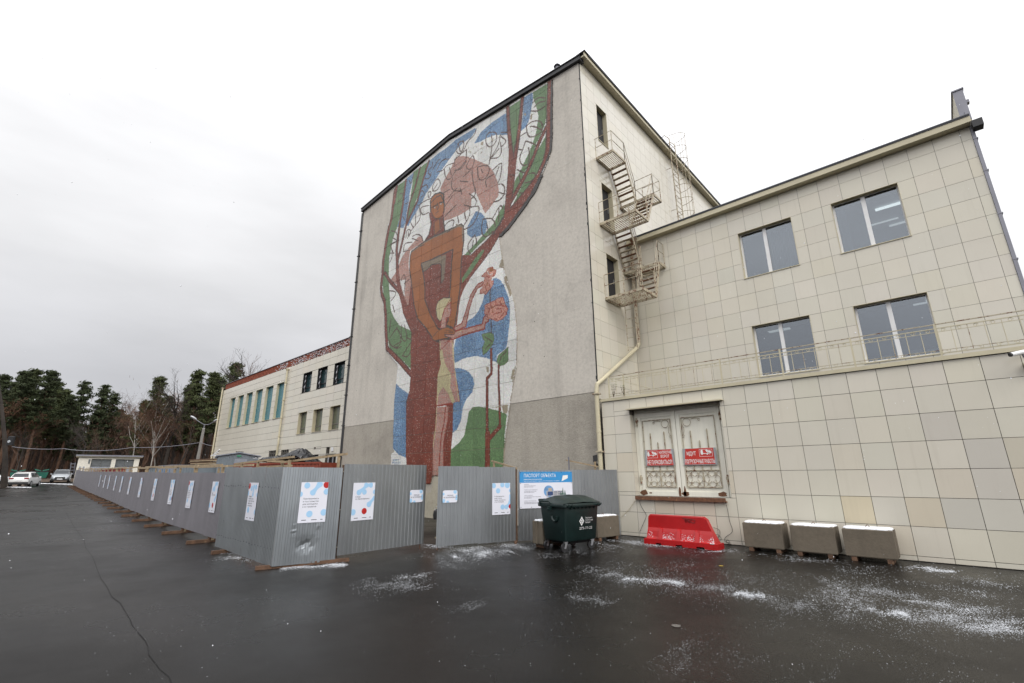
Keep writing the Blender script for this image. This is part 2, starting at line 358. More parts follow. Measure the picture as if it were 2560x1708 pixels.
# ================================================================== facade helpers
def subtract(r, h):
    x0, z0, x1, z1 = r; a0, c0, a1, c1 = h
    if a1 <= x0 or a0 >= x1 or c1 <= z0 or c0 >= z1: return [r]
    o = []
    if c0 > z0: o.append((x0, z0, x1, c0))
    if c1 < z1: o.append((x0, c1, x1, z1))
    zz0, zz1 = max(z0, c0), min(z1, c1)
    if a0 > x0: o.append((x0, zz0, a0, zz1))
    if a1 < x1: o.append((a1, zz0, x1, zz1))
    return o
TILE_ME = {}
def tile_mesh(w, h, t, mat):
    k = (round(w, 3), round(h, 3), t, mat.name)
    if k not in TILE_ME:
        b = MB(); c = .0025
        b.box(-w/2, 0, -h/2, w/2, t, h/2)
        me = bpy.data.meshes.new('tile'); me.from_pydata(b.v, [], b.f); me.materials.append(mat); bm_fix(me); TILE_ME[k] = me
    return TILE_ME[k]
def tiles(parent, o, u, nrm, cols, rows, holes, mat, gap=.008, t=.012, override={}, near=None, limit=300, tint=.035, minw=.03):
    """panels in frame: o + u*x + z, front face on the plane, nrm points out"""
    o, u, nrm = Vector(o), Vector(u), Vector(nrm); L = []
    for i in range(len(cols)-1):
        for j in range(len(rows)-1):
            rs = [(cols[i], rows[j], cols[i+1], rows[j+1])]
            for h in holes: rs = [q for r in rs for q in subtract(r, h)]
            L += [(r, i, j) for r in rs if r[2]-r[0] > minw and r[3]-r[1] > minw]
    L.sort(key=lambda q: (o+u*q[0][0]+Vector((0, 0, q[0][1]))-EYEP).length)
    rest = MB()
    for k, (r, i, j) in enumerate(L):
        w, h = r[2]-r[0]-gap, r[3]-r[1]-gap; c = o+u*((r[0]+r[2])/2)+Vector((0, 0, (r[1]+r[3])/2))
        if k >= limit:
            rest.obox(c-nrm*(t/2), u*(w/2), nrm*(t/2), (0, 0, h/2)); continue
        X = u; Y = -nrm; Z = Vector((0, 0, 1))
        Mx = Matrix(((X.x, Y.x, Z.x, c.x), (X.y, Y.y, Z.y, c.y), (X.z, Y.z, Z.z, c.z), (0, 0, 0, 1)))
        Mx = Mx @ Matrix.Rotation(rnd.gauss(0, .0022), 4, 'X') @ Matrix.Rotation(rnd.gauss(0, .0022), 4, 'Z')
        ob = link('tile', tile_mesh(w, h, t, mat), parent, Mx)
        g = 1+rnd.gauss(0, tint); q = override.get((i, j)); q = q or (1, 1, 1)
        ob.color = (g*q[0]*(1+rnd.gauss(0, .008)), g*q[1], g*q[2]*(1+rnd.gauss(0, .012)), 1)
    if rest.v: tag(rest.build('distant_tiles', mat, parent), kind='stuff')
def wall_slab(mb, o, u, nrm, w0, z0, w1, z1, holes, depth):
    """solid wall behind a facade with real openings"""
    o, u, nrm = Vector(o), Vector(u), Vector(nrm)
    xs = sorted({w0, w1} | {h[0] for h in holes} | {h[2] for h in holes}); zs = sorted({z0, z1} | {h[1] for h in holes} | {h[3] for h in holes})
    for a, b in zip(xs, xs[1:]):
        for c, d in zip(zs, zs[1:]):
            if b <= w0 or a >= w1 or d <= z0 or c >= z1: continue
            mx_, mz = (a+b)/2, (c+d)/2
            if any(h[0] < mx_ < h[2] and h[1] < mz < h[3] for h in holes): continue
            mb.obox(o+u*mx_+Vector((0, 0, mz))-nrm*(depth/2), u*((b-a)/2), nrm*(depth/2), (0, 0, (d-c)/2))
def reveal(mb, x0, z0, x1, z1, y0, y1, t=.012, sill=.03):
    """sheet metal lining round an opening in a wall facing -Y, standing 6 mm proud"""
    mb.box(x0-t, y0-.006, z0, x0+.002, y1, z1); mb.box(x1-.002, y0-.006, z0, x1+t, y1, z1)
    mb.box(x0-t, y0-.006, z1-.002, x1+t, y1, z1+t)
    mb.box(x0-.02, y0-sill, z0-.02, x1+.02, y1, z0+.004)

# ================================================================== TOWER (mosaic building)
XL, XR, YF, YB, ZE, XK, ZK = -26.4, -8.76, 14.1, 30.6, 19.15, -17.37, 19.98
tower = thing('theatre_building', 'tall grey windowless block whose gable end carries the mosaic', 'building', (XR, YF, 0))
mb = MB(); mb.box(XL, YF, 0, XR-.03, YF+.4, 4.64); mb.build('lower_gable_wall', MAT['concrete_low'], tower)
mb = MB(); mb.prism([(XL, 4.65), (XR-.03, 4.65), (XR-.03, ZE), (XK, ZK), (XL, ZE)], (0, YF-.012, 0), (1, 0, 0), (0, 0, 1), (0, .41, 0)); mb.build('gable_wall', MAT['concrete_up'], tower)
mb = MB(); mb.box(XL+.05, YF+.4, 0, XR-.3, YB, ZE); mb.build('rear_block', MAT['concrete_up'], tower)
# faint panel joints in the render
mb = MB()
for z in (7.9, 11.2, 14.4):
    mb.box(XL+.1, YF-.014, z, XR-.1, YF-.012, z+.002)
MAT['joint'] = M('faint render joint', (.33, .30, .26), .9); mb.build('render_joint', MAT['joint'], tower)
# verge flashing along the gable slopes
mb = MB()
for a, b in (((XL-.12, ZE), (XK, ZK)), ((XK, ZK), (XR+.12, ZE+.02))):
    mb.prism([(a[0], a[1]-.03), (b[0], b[1]-.03), (b[0], b[1]+.17), (a[0], a[1]+.17)], (0, YF-.16, 0), (1, 0, 0), (0, 0, 1), (0, .34, 0))
    mb.prism([(a[0], a[1]+.17), (b[0], b[1]+.17), (b[0], b[1]+.21), (a[0], a[1]+.21)], (0, YF-.2, 0), (1, 0, 0), (0, 0, 1), (0, .42, 0))
mb.build('verge_flashing', MAT['blackmetal'], tower)
mb = MB()
for a, b in (((XL-.1, ZE+.2), (XK, ZK+.2)), ((XK, ZK+.2), (XR+.35, ZE+.3))):
    mb.prism([(a[0], a[1]), (b[0], b[1]), (b[0], b[1]+.05), (a[0], a[1]+.05)], (0, YF+.2, 0), (1, 0, 0), (0, 0, 1), (0, YB-YF, 0))
mb.build('roof', MAT['dmetal'], tower)
mb = MB(); mb.tube([(XR-1.25, YF+.1, ZE+.2), (XR-1.25, YF+.1, ZE+.75)], .09, 8); mb.tube([(XR-1.25, YF+.1, ZE+.75), (XR-1.25, YF+.1, ZE+.95)], [.17, .02], 8); mb.build('roof_vent', MAT['greymetal'], tower)
# eaves along the tiled side
mb = MB(); mb.box(XR-.1, YF-.05, 19.28, XR+.3, YB, 19.34); mb.box(XR+.26, YF-.05, 19.30, XR+.3, YB, 19.5); mb.build('eaves', MAT['cream'], tower)
mb = MB(); mb.box(XR-.1, YF-.1, 19.5, XR+.36, YB, 19.53); mb.build('eaves_flashing', MAT['dmetal'], tower)
# tiled side with three doors
DO = [(15.29, 15.88, 16.12, 17.76), (15.29, 11.75, 16.15, 13.73), (15.29, 8.5, 16.2, 10.43)]
holes = [(d[0]-YF, d[1], d[2]-YF, d[3]) for d in DO]
mb = MB(); wall_slab(mb, (XR-.03, YF+.02, 0), (0, 1, 0), (1, 0, 0), 0, 4.2, YB-YF-.02, 19.28, holes, .27); mb.build('side_wall', MAT['gap'], tower)
rows = [6.195+.6*k for k in range(-3, 22)] + [19.27]
cols = [0, .42]+[.42+.6*k for k in range(1, 27)]
tiles(tower, (XR, YF+.02, 0), (0, 1, 0), (1, 0, 0), cols, rows, holes, MAT['tile'], tint=.02)
for i, (a, b, c, d) in enumerate(DO):
    mb = MB(); t = .012
    mb.box(XR-.25, a-t, b, XR+.006, a+.002, d); mb.box(XR-.25, c-.002, b, XR+.006, c+t, d); mb.box(XR-.25, a-t, d-.002, XR+.006, c+t, d+t); mb.box(XR-.25, a-t, b-.02, XR+.03, c+t, b+.004)
    mb.build('door_reveal', MAT['cream'], tower)
    mb = MB(); mb.box(XR-.24, a, b, XR-.2, c, d); dd = mb.build('door', MAT['dark'], tower)
    mb = MB(); mb.box(XR-.2, c-.14, (b+d)/2-.1, XR-.17, c-.11, (b+d)/2+.1); mb.build('handle', MAT['steel'], dd)
# black broken edge down the corner
mb = MB(); mb.box(XR-.028, YF-.02, 0, XR-.002, YF+.02, 19.2)
for k in range(24):
    z = rnd.uniform(.5, 18.6); mb.box(XR-.05, YF-.025, z, XR+.0, YF-.005, z+rnd.uniform(.03, .12))
mb.build('corner_joint', MAT['dark'], tower)
# cladding strip with black pipe down the left edge
mb = MB()
for k in range(32): mb.box(XL-.36, YF+.02, .3+k*.59, XL-.17, YF+.2, .3+k*.59+.58)
mb.build('edge_cladding', M('grey beige edge cladding', (.36, .34, .29), .5), tower)
t = thing('black_downpipe', 'thin black pipe running down the left edge of the mosaic wall', 'pipe', (XL-.08, YF-.02, 0))
mb = MB(); mb.tube([(XL-.08, YF-.02, 0), (XL-.08, YF-.02, 19)], .085, 8); mb.build('pipe', MAT['blackmetal'], t, True)
mb = MB()
for k in range(10): mb.box(XL-.2, YF-.12, 1+k*1.85, XL+.04, YF+.02, 1.05+k*1.85)
mb.build('bracket', MAT['blackmetal'], t)

# ================================================================== OFFICE WING (right, behind the terrace)
YW = 17.218
wing = thing('office_wing', 'beige tiled wing with four white windows, right of the fire escape', 'building', (-3.3, YW, 0))
WIN = [(-4.31, 8.595, -2.57, 10.395), (-1.385, 8.595, .34, 10.395), (-4.32, 4.995, -2.57, 6.795), (-1.385, 4.995, .35, 6.795)]
mb = MB(); wall_slab(mb, (0, YW+.03, 0), (1, 0, 0), (0, -1, 0), -8.73, 3.9, 2.15, 11.4, WIN, .3); mb.build('wall', MAT['gap'], wing)
cols = [-8.75] + [1.93-.596*k for k in range(17, -1, -1)] + [2.155]
rows = [4.395, 4.995]+[10.995-.6*k for k in range(9, -1, -1)]+[11.395]
tiles(wing, (0, YW, 0), (1, 0, 0), (0, -1, 0), cols, rows, WIN, MAT['tile'], tint=.018, override={(k, j): (1.04, 1.04, 1.05) for k in (13, 14, 15) for j in (0, 1)})
mb = MB(); mb.box(-8.7, 16.97, 11.40, 2.19, YW+.25, 11.42); mb.box(-8.7, 16.95, 11.40, 2.2, 16.97, 11.58); mb.build('fascia', MAT['cream'], wing)
mb = MB(); mb.box(-8.7, 16.93, 11.583, 2.2, 17.5, 11.60); mb.tube([(-8.7, 16.99, 11.64), (2.2, 16.99, 11.64)], .045, 8); mb.box(-8.7, 17.1, 11.60, 2.2, 24.5, 11.66); mb.build('roof', MAT['dmetal'], wing)
mb = MB(); mb.box(-8.7, 16.932, 11.592, 2.18, 16.95, 11.60); mb.build('roof_snow', MAT['snow'], wing)
mb = MB(); mb.box(2.157, YW-.02, 3.9, 2.235, YW+.3, 11.9)
for z in (9.9, 8.55, 7.2, 5.9, 10.95): mb.box(2.15, YW-.03, z, 2.26, YW+.3, z+.03)
mb.build('corner_trim', MAT['greymetal'], wing)
mb = MB(); mb.box(2.05, YW+.02, 11.5, 2.26, YW+1.9, 12.66); mb.build('parapet_wall', MAT['cream'], wing)
mb = MB(); mb.box(2.045, YW-.0, 11.62, 2.265, YW+.02, 12.66); mb.box(2.02, YW-.03, 12.66, 2.29, YW+1.95, 12.70); mb.box(2.265, YW+.05, 12.2, 2.33, YW+.2, 12.3); mb.build('parapet_sheet', MAT['greymetal'], wing)
mb = MB(); mb.box(2.2, YW-.25, 11.2, 2.42, YW+.05, 11.42); mb.build('gutter_end', MAT['blackmetal'], wing)
mb = MB(); mb.box(2.0, YW+.3, 3.9, 2.15, 24.5, 11.4); mb.box(-8.7, 24.3, 3.9, 2.15, 24.5, 11.4); mb.build('rear_wall', MAT['cream'], wing)
def lamp_mat(e):
    m, nt, b = new_mat('lit ceiling lamp'); b.inputs['Emission Color'].default_value = (1, .97, .92, 1); b.inputs['Emission Strength'].default_value = e; return m
MAT['strip'] = lamp_mat(2.2); MAT['panel'] = lamp_mat(.75)
MAT['room'] = M('office wall paint', (.22, .23, .235), .8); MAT['curtain'] = M('pale curtain', (.33, .33, .35), .85, var=.06)
for k, (x0, z0, x1, z1) in enumerate(WIN):
    mb = MB(); reveal(mb, x0, z0, x1, z1, YW, YW+.19); mb.build('reveal', MAT['cream'], wing)
    y = YW+.17; f = .06; zb = z0 if k < 2 else z0
    mb = MB(); mb.box(x0, y, z0, x0+f, y+.07, z1); mb.box(x1-f*.6, y, z0, x1, y+.07, z1); mb.box(x0+f, y, z1-f*.5, x1-f*.6, y+.07, z1); mb.box(x0+f, y, z0, x1-f*.6, y+.07, z0+f)
    xm = x0+(x1-x0)*.48; mb.box(xm-.055, y-.01, z0+f, xm+.055, y+.06, z1-f*.5)
    w = mb.build('window', MAT['white'], wing)
    for a, b in ((x0+f, xm-.055), (xm+.055, x1-f*.6)):
        mb = MB(); mb.box(a, y+.03, z0+f, b, y+.04, z1-f*.5); mb.build('pane', MAT['glass'], w)
    # dark upper strip (blind box)
    mb = MB(); mb.box(x0+f, y+.075, z1-.2, x1-f, y+.12, z1); mb.build('blind_box', MAT['gap'], w)
    # the room behind
    mb = MB(); zf, zc = z0-.8, z1+.25
    mb.box(x0-.6, YW+5.5, zf, x1+.6, YW+5.6, zc); mb.box(x0-.7, YW+.34, zf, x0-.6, YW+5.5, zc); mb.box(x1+.6, YW+.34, zf, x1+.7, YW+5.5, zc); mb.box(x0-.6, YW+.34, zc, x1+.6, YW+5.5, zc+.05); mb.box(x0-.6, YW+.34, zf-.05, x1+.6, YW+5.5, zf)
    mb.build('room', MAT['room'], wing)
def curtain(x0, x1, z0, z1, y):
    mb = MB(); n = 40; top = []
    for i in range(n+1): top.append((x0+(x1-x0)*i/n, y+.03*math.sin(i*1.3)))
    mb.add([(p[0], p[1], z) for p in top for z in (z0, z1)], [(2*i, 2*i+2, 2*i+3, 2*i+1) for i in range(n)])
    tag(mb.build('curtain', MAT['curtain'], wing, True))
curtain(-3.36, -2.64, 8.65, 10.2, YW+.28); curtain(-1.3, -1.08, 8.65, 10.2, YW+.28)
def room_lamp(p, q, m, w=.16):
    mb = MB(); mb.beam(p, q, w, .04); mb.build('ceiling_lamp', m, wing)
room_lamp((-.35, YW+1.9, 10.58), (.75, YW+1.9, 10.58), MAT['strip'], .14); room_lamp((-.1, YW+3.6, 10.58), (.9, YW+3.6, 10.58), MAT['panel'], .1); room_lamp((-.6, YW+3.0, 10.55), (0.2, YW+3.0, 10.55), MAT['panel'], .06)
room_lamp((-4.2, YW+1.6, 6.95), (-3.5, YW+1.6, 6.95), MAT['panel'], .5); room_lamp((.0, YW+1.6, 6.95), (.7, YW+1.6, 6.95), MAT['panel'], .3)
for x, c in ((-4.05, (.5, .5, .52)), (-3.1, (.35, .38, .4)), (-.9, (.6, .6, .62)), (-.2, (.55, .4, .33)), (.15, (.45, .48, .5))):
    mb = MB(); mb.box(x-.12, YW+.45, 4.95, x+.14, YW+.75, 5.22+rnd.uniform(-.04, .1)); mb.build('sill_clutter', M('sill object', c, .7), wing)

# ================================================================== LOADING ANNEX (ground floor, right)
YA, ZA = 13.961, 4.25
annex = thing('loading_annex', 'low beige tiled loading annex with steel gate and terrace railing on top', 'building', (-3, YA, 0))
GH = (-7.54, 1.2, -4.65, 3.86)
mb = MB(); wall_slab(mb, (0, YA+.03, 0), (1, 0, 0), (0, -1, 0), -8.56, -.05, 3.4, ZA, [GH], .35); mb.build('wall', MAT['gap'], annex)
XJ = [-8.57]+[-8.111+.596*k for k in range(0, 19)]+[3.4]
RJ = [.012, .112]+[.112+.6*k for k in range(1, 7)]+[4.225]
pk = (1.0, .94, .915); gr = (.91, .91, .945); br = (.945, .91, .875)
ov = {(11, 2): (.96, .89, .77), (13, 2): br, (6, 3): pk, (5, 2): pk, (4, 2): pk, (5, 1): pk, (3, 2): pk, (4, 1): (1, .93, .9), (8, 1): (.96, .9, .87), (14, 2): gr, (15, 2): gr, (14, 3): (.95, .93, .9), (15, 3): gr, (15, 4): gr, (14, 5): gr,
      (16, 3): br, (16, 4): (.9, .88, .85), (15, 5): (.95, .95, .95), (2, 4): (.97, .92, .87), (1, 4): (.99, .95, .9), (2, 6): (.97, .95, .92), (12, 1): (.98, .95, .93)}
tiles(annex, (0, YA, 0), (1, 0, 0), (0, -1, 0), XJ, RJ, [GH], MAT['tile'], tint=.02, override=ov, gap=.010)
mb = MB(); mb.box(-8.58, YA-.05, 4.235, 3.45, YA+.3, 4.25); mb.box(-8.58, YA-.055, 4.235, 3.45, YA-.04, 4.325); mb.build('ledge', MAT['cream'], annex)
mb = MB(); mb.box(-8.7, YA+.3, 4.17, 3.4, YW+.02, 4.30); mb.build('terrace_slab', MAT['dmetal'], annex)
# tiled reveal of the gate
mb = MB(); mb.box(GH[0], YA+.05, .9, GH[2], YA+.5, 1.18); mb.build('gate_sill_block', MAT['gap'], annex)
yg = YA+.27
for k in range(5):
    z0 = [1.2, 1.312, 1.912, 2.512, 3.112][k]; z1 = [1.312, 1.912, 2.512, 3.112, 3.712][k]
    for x, s in ((GH[0], 1), (GH[2], -1)):
        mb = MB(); mb.box(min(x, x+.012*s), YA+.002, z0+.004, max(x, x+.012*s), yg+.02, z1-.004); mb.build('reveal_tile', MAT['tile'], annex)
mb = MB(); mb.box(GH[0]-.03, YA-.19, 3.865, GH[2]+.1, YA+.28, 3.885); mb.box(GH[0]-.03, YA-.2, 3.85, GH[2]+.1, YA-.19, 3.885); mb.build('canopy', MAT['cream'], annex)
mb = MB(); mb.box(-7.5, YA-.10, 1.085, -4.78, YA+.3, 1.115); mb.box(-7.5, YA-.11, 1.085, -4.78, YA-.10, 1.195); mb.build('gate_threshold', MAT['rust'], annex)
# gate leaves
xa, xb, xm = -7.42, -4.78, -6.13
mb = MB(); mb.box(xa-.1, yg, 1.18, xa, yg+.08, 3.86); mb.box(xb, yg, 1.18, xb+.1, yg+.08, 3.86); mb.box(xa, yg, 3.76, xb, yg+.08, 3.86); mb.build('gate_frame', MAT['gatepaint'], annex)
for s, (a, b) in enumerate(((xa+.01, xm-.008), (xm+.008, xb-.01))):
    mb = MB(); mb.box(a, yg+.02, 1.2, b, yg+.05, 3.75)
    mb.box(a, yg-.01, 1.2, a+.12, yg+.02, 3.75); mb.box(b-.12, yg-.01, 1.2, b, yg+.02, 3.75); mb.box(a+.12, yg-.01, 3.6, b-.12, yg+.02, 3.75); mb.box(a+.12, yg-.008, 1.2, b-.12, yg+.02, 1.33)
    leaf = mb.build('gate_leaf', MAT['gatepaint'], annex)
    a2, b2 = a+.17, b-.17; y = yg-.005
    mb = MB()
    for z in (1.46, 1.94): mb.box(a2, y-.012, z-.01, b2, y+.012, z+.01)
    for x in (a2, (a2+b2)/2, b2): mb.box(x-.01, y-.012, 1.46, x+.01, y+.012, 1.94)
    for x in (a2, b2): mb.box(x-.008, y-.01, 1.94, x+.008, y+.01, 3.5)
    mb.box(a2, y-.01, 3.49, b2, y+.01, 3.51)
    for q, t in ((.25, 3.08), (.5, 2.78), (.75, 3.1)):
        x = a2+(b2-a2)*q; mb.box(x-.012, y-.014, 1.94, x+.012, y+.014, t); mb.tube([(x, y, t), (x, y, t+.03)], [.016, .004], 6)
    mb.build('bar_grille', MAT['rustpaint'], leaf)
    def scroll(mb, cx, cz, r, a0, a1, dirn=1, turns=1., rr=.007, n=16):
        pts = []
        for i in range(n+1):
            f = i/n; ang = a0+(a1-a0)*f; rad = r*(1-.75*max(0, f-.55)/.45) if turns > 1 else r
            pts.append((cx+rad*math.cos(ang), y, cz+rad*math.sin(ang)))
        mb.tube(pts, rr, 5)
    for q in (.25, .75):
        cx = a2+(b2-a2)*q; cz = 1.70; hw = (b2-a2)/4-.02; mb = MB()
        for i in range(4):
            g = PI/2*i; dx, dz = math.cos(g), math.sin(g); rx, rz = hw*.52, .115
            px, pz = cx+dx*(hw-rx), cz+dz*(.225-rz)
            pts = []
            for k in range(19):
                th = g-PI*.80+PI*1.6*k/18; pts.append((px+rx*math.cos(th), y, pz+rz*math.sin(th)))
            mb.tube(pts, .008, 5)
            ex, ez = cx+hw*.5*math.cos(g+PI/4)*1.35, cz+.2*math.sin(g+PI/4)*1.0
            mb.tube([(ex+.03*math.cos(t), y, ez+.03*math.sin(t)) for t in np.linspace(0, 5.2, 10)], .007, 5)
            mb.tube([(cx+hw*.96*(1 if math.cos(g+PI/4) > 0 else -1), y, cz+.225*(1 if math.sin(g+PI/4) > 0 else -1)), (ex, y, ez)], .006, 4)
        mb.build('scroll_grille', MAT['rustpaint'], leaf)
    mb = MB(); sg = 1 if s == 0 else -1; xe = b2 if s == 0 else a2
    mb.tube([(xe-sg*(.17+.12*math.cos(t)), y-.01, 3.36+.12*math.sin(t)) for t in np.linspace(0, 2*PI, 18)], .008, 5)
    mb.tube([(xe-sg*(.3+.25*f), y-.01, 3.44+.025*math.sin(f*PI)) for f in np.linspace(0, 1, 6)], .008, 5)
    mb.tube([(xe-sg*(.02+.05*math.sin(f*PI)), y-.01, 3.3-.33*f) for f in np.linspace(0, 1, 8)], .008, 5)
    mb.tube([(xe-sg*(.03+.035*math.cos(t)), y-.01, 2.95+.035*math.sin(t)) for t in np.linspace(0, 5.5, 10)], .008, 5)
    mb.tube([(xe-sg*(.55+.03*math.cos(t)), y-.01, 3.41+.03*math.sin(t)) for t in np.linspace(0, 5.5, 10)], .008, 5)
    mb.build('scroll_ornament', MAT['rustpaint'], leaf)
    for z in (1.55, 3.35):
        x = a-.02 if s == 0 else b+.02
        mb = MB(); mb.tube([(x, yg-.03, z), (x, yg-.03, z+.26)], .028, 8); mb.box(x-.05, yg-.02, z+.12, x+.05, yg+.0, z+.2); mb.build('hinge', MAT['rustpaint'], leaf)
# rust patches eaten into the foot of the leaves
mb = MB()
for x, w_, h_ in ((-7.36, .16, .2), (-6.2, .05, .4), (-6.03, .14, .16), (-4.98, .17, .17), (-7.15, .06, .05), (-6.05, .05, .5)):
    pl = [(x+w_*(math.cos(t)*rnd.uniform(.6, 1)), 1.28+h_*.5*(math.sin(t)*rnd.uniform(.6, 1))) for t in np.linspace(0, 2*PI, 11)[:-1]]
    mb = MB(); mb.prism(pl, (0, yg-.013, 0), (1, 0, 0), (0, 0, 1), (0, .003, 0)); mb.build('rust_patch', MAT['rust'], annex)
mb = MB(); mb.box(3.2, YA+.3, 0, 3.38, 24, 4.2); mb.build('end_wall', MAT['cream'], annex)

# two plastic no-parking signs on the gate
MAT['signred'] = M('red sign print', (.52, .035, .025), .35, var=.08); MAT['signwhite'] = M('white sign print', (.78, .78, .76), .4, var=.03); MAT['signgrey'] = M('grey sign edge', (.32, .33, .34), .4)
def truck(mb, x, z, s, y):
    P = lambda pts: mb.prism([(x+a*s, z+b*s) for a, b in pts], (0, y, 0), (1, 0, 0), (0, 0, 1), (0, -.002, 0))
    P([(0, .1), (0, .55), (.1, .72), (.32, .75), (.38, .3), (.38, .1)]); P([(.38, .12), (1.25, .12), (1.25, .2), (.38, .22)])
    P([(.75, .6), (.82, .72), (.95, .76), (1.18, .62), (1.5, .6), (1.66, .38), (1.64, .22), (1.5, .16), (1.1, .42)]); P([(.85, .45), (1.35, .02), (1.42, .06), (.92, .54)])
    for cx in (.2, 1.0): mb.disc((x+cx*s, y, z+.08*s), (1, 0, 0), (0, 0, 1), .12*s, 10, (0, -.003, 0))
    mb.disc((x+1.4*s, y, z+.3*s), (1, 0, 0), (0, 0, 1), .09*s, 10, (0, -.003, 0))
def no_park(x0, x1, z0, z1, label, lines, left_icon):
    y = yg-.05; t = thing('gate_sign', label, 'sign', ((x0+x1)/2, y, z0))
    mb = MB(); mb.box(x0, y, z0, x1, y+.012, z1); mb.build('panel', MAT['signgrey'], t)
    mb = MB(); w = x1-x0
    mb.prism([(x0+.05, z0+.01), (x1-.03, z0+.01), (x1-.08, z1-.01), (x0+.10, z1-.01)] if left_icon else [(x0+.03, z0+.02), (x1-.05, z0+.02), (x1-.07, z1), (x0+.09, z1-.01)], (0, y-.001, 0), (1, 0, 0), (0, 0, 1), (0, -.002, 0)); mb.build('red_print', MAT['signred'], t)
    mb = MB()
    for s, cx, z, h, ww in lines: put_text(mb, s, True, (x0+cx*w, y-.005, z0+z), (1, 0, 0), (0, 0, 1), h, ww*w, 'C')
    ix = x0+.06 if left_icon else x0+w*.52
    truck(mb, ix+.03, z0+.29, .19, y-.004)
    a, b, c, d = ix-.01, z0+.235, ix+.37, z1-.035
    for q in ((a, b, c, b+.008), (a, d-.008, c, d), (a, b, a+.008, d), (c-.008, b, c, d)): mb.box(q[0], y-.006, q[1], q[2], y-.003, q[3])
    mb.build('lettering', MAT['signwhite'], t)
no_park(-7.22, -6.27, 2.09, 2.58, 'red НЕ ПАРКОВАТЬСЯ sign wired to the left gate leaf', [('НАПРОТИВ', .72, .355, .115, .44), ('ВОРОТ', .70, .24, .115, .30), ('НЕ ПАРКОВАТЬСЯ!', .5, .045, .17, .86)], True)
no_park(-5.98, -5.0, 2.09, 2.57, 'red ПОГРУЗОЧНЫЕ РАБОТЫ sign wired to the right gate leaf', [('ИДУТ', .26, .28, .15, .29), ('ПОГРУЗОЧНЫЕ РАБОТЫ', .5, .05, .155, .9)], False)

# ================================================================== LEFT WING
YLW = 17.22
lw = thing('hall_wing', 'beige panelled wing with teal slit windows and bare red brick parapet', 'building', (-46, YLW, 0))
rowsL = [3.921-.5886*5+.5886*k for k in range(18)]+[11.5]
rowsL = [r for r in rowsL if r < 11.45]+[11.5]
SL = [(-58.25, 6.94, -56.7, 10.22), (-55.85, 6.94, -54.2, 10.22), (-53.4, 6.94, -51.7, 10.22), (-50.85, 6.94, -49.07, 10.22), (-48.25, 6.94, -46.49, 10.22), (-45.65, 6.94, -44.0, 10.22)]
UW = [(-40.13, 8.67, -38.56, 10.38), (-37.43, 8.67, -35.84, 10.4), (-34.65, 8.66, -33.07, 10.38)]
LW = [(-40.2, 5.22, -38.66, 7.0), (-37.48, 5.22, -35.9, 7.0), (-34.7, 5.2, -33.15, 6.98)]
GR = [(-45.5, 3.2, -43.95, 4.06), (-42.87, 3.2, -41.3, 4.03)]
OT = [(-37.47, 2.2, -35.87, 3.44), (-34.75, .3, -33.12, 3.39), (-34.7, 3.45, -34.18, 3.93), (-39.5, 3.88, -39.3, 4.04), (-36.7, 3.86, -36.48, 4.02)]
allh = SL+UW+LW+GR+OT
mb = MB(); wall_slab(mb, (0, YLW+.03, 0), (1, 0, 0), (0, -1, 0), -61.2, .2, XL-.2, 11.5, allh, .3); mb.build('wall', MAT['gap'], lw)
mb = MB(); mb.box(-61.2, 27, .2, XL, 27.3, 11.5); mb.box(-61.2, YLW+.33, .2, -60.9, 27, 11.5); mb.box(-61, YLW+.33, 11.3, XL, 27, 11.5); mb.box(-60.9, YLW+.8, .2, XL, YLW+.9, 11.3); mb.build('rear_wall', MAT['gap'], lw)
colsL = [-61.2]+[-61.2+1.22*k for k in range(1, 28)]+[-27.0]
colsL = [c for c in colsL if c < -27.2]+[-26.9]
tiles(lw, (0, YLW, 0), (1, 0, 0), (0, -1, 0), colsL, rowsL, allh, MAT['tile'], tint=.012, gap=.02)
for r in SL+LW:
    mb = MB(); reveal(mb, *r, YLW, YLW+.27, t=.02, sill=.06); mb.build('reveal', MAT['cream'], lw)
for r in SL:
    mb = MB(); mb.box(r[0], YLW+.25, r[1], r[2], YLW+.29, r[3]); mb.box(r[0], YLW+.23, r[1], r[0]+.05, YLW+.25, r[3]); mb.build('window', MAT['tealglass'], lw)
MAT['olive'] = M('dusty olive glass', (.10, .11, .075), .2, var=.2); MAT['dteal'] = M('dark teal glass', (.02, .045, .05), .12, var=.3)
for g, rs in ((MAT['dteal'], UW), (MAT['olive'], LW)):
    for r in rs:
        mb = MB(); y = YLW+.26; f = .09
        mb.box(r[0], y, r[1], r[0]+f, y+.08, r[3]); mb.box(r[2]-f, y, r[1], r[2], y+.08, r[3]); mb.box(r[0]+f, y, r[3]-f, r[2]-f, y+.08, r[3]); mb.box(r[0]+f, y, r[1], r[2]-f, y+.08, r[1]+f); mb.box(r[0]+f, y, r[1]+.42, r[2]-f, y+.08, r[1]+.5)
        w = mb.build('window', MAT['gap'] if g is MAT['olive'] else MAT['dark'], lw)
        mb = MB(); mb.box(r[0]+f, y+.03, r[1]+f, r[2]-f, y+.04, r[1]+.42); mb.build('pane', g, w)
        mb = MB(); mb.box(r[0]+f, y+.03, r[1]+.5, r[2]-f, y+.04, r[3]-f); mb.build('pane', g, w)
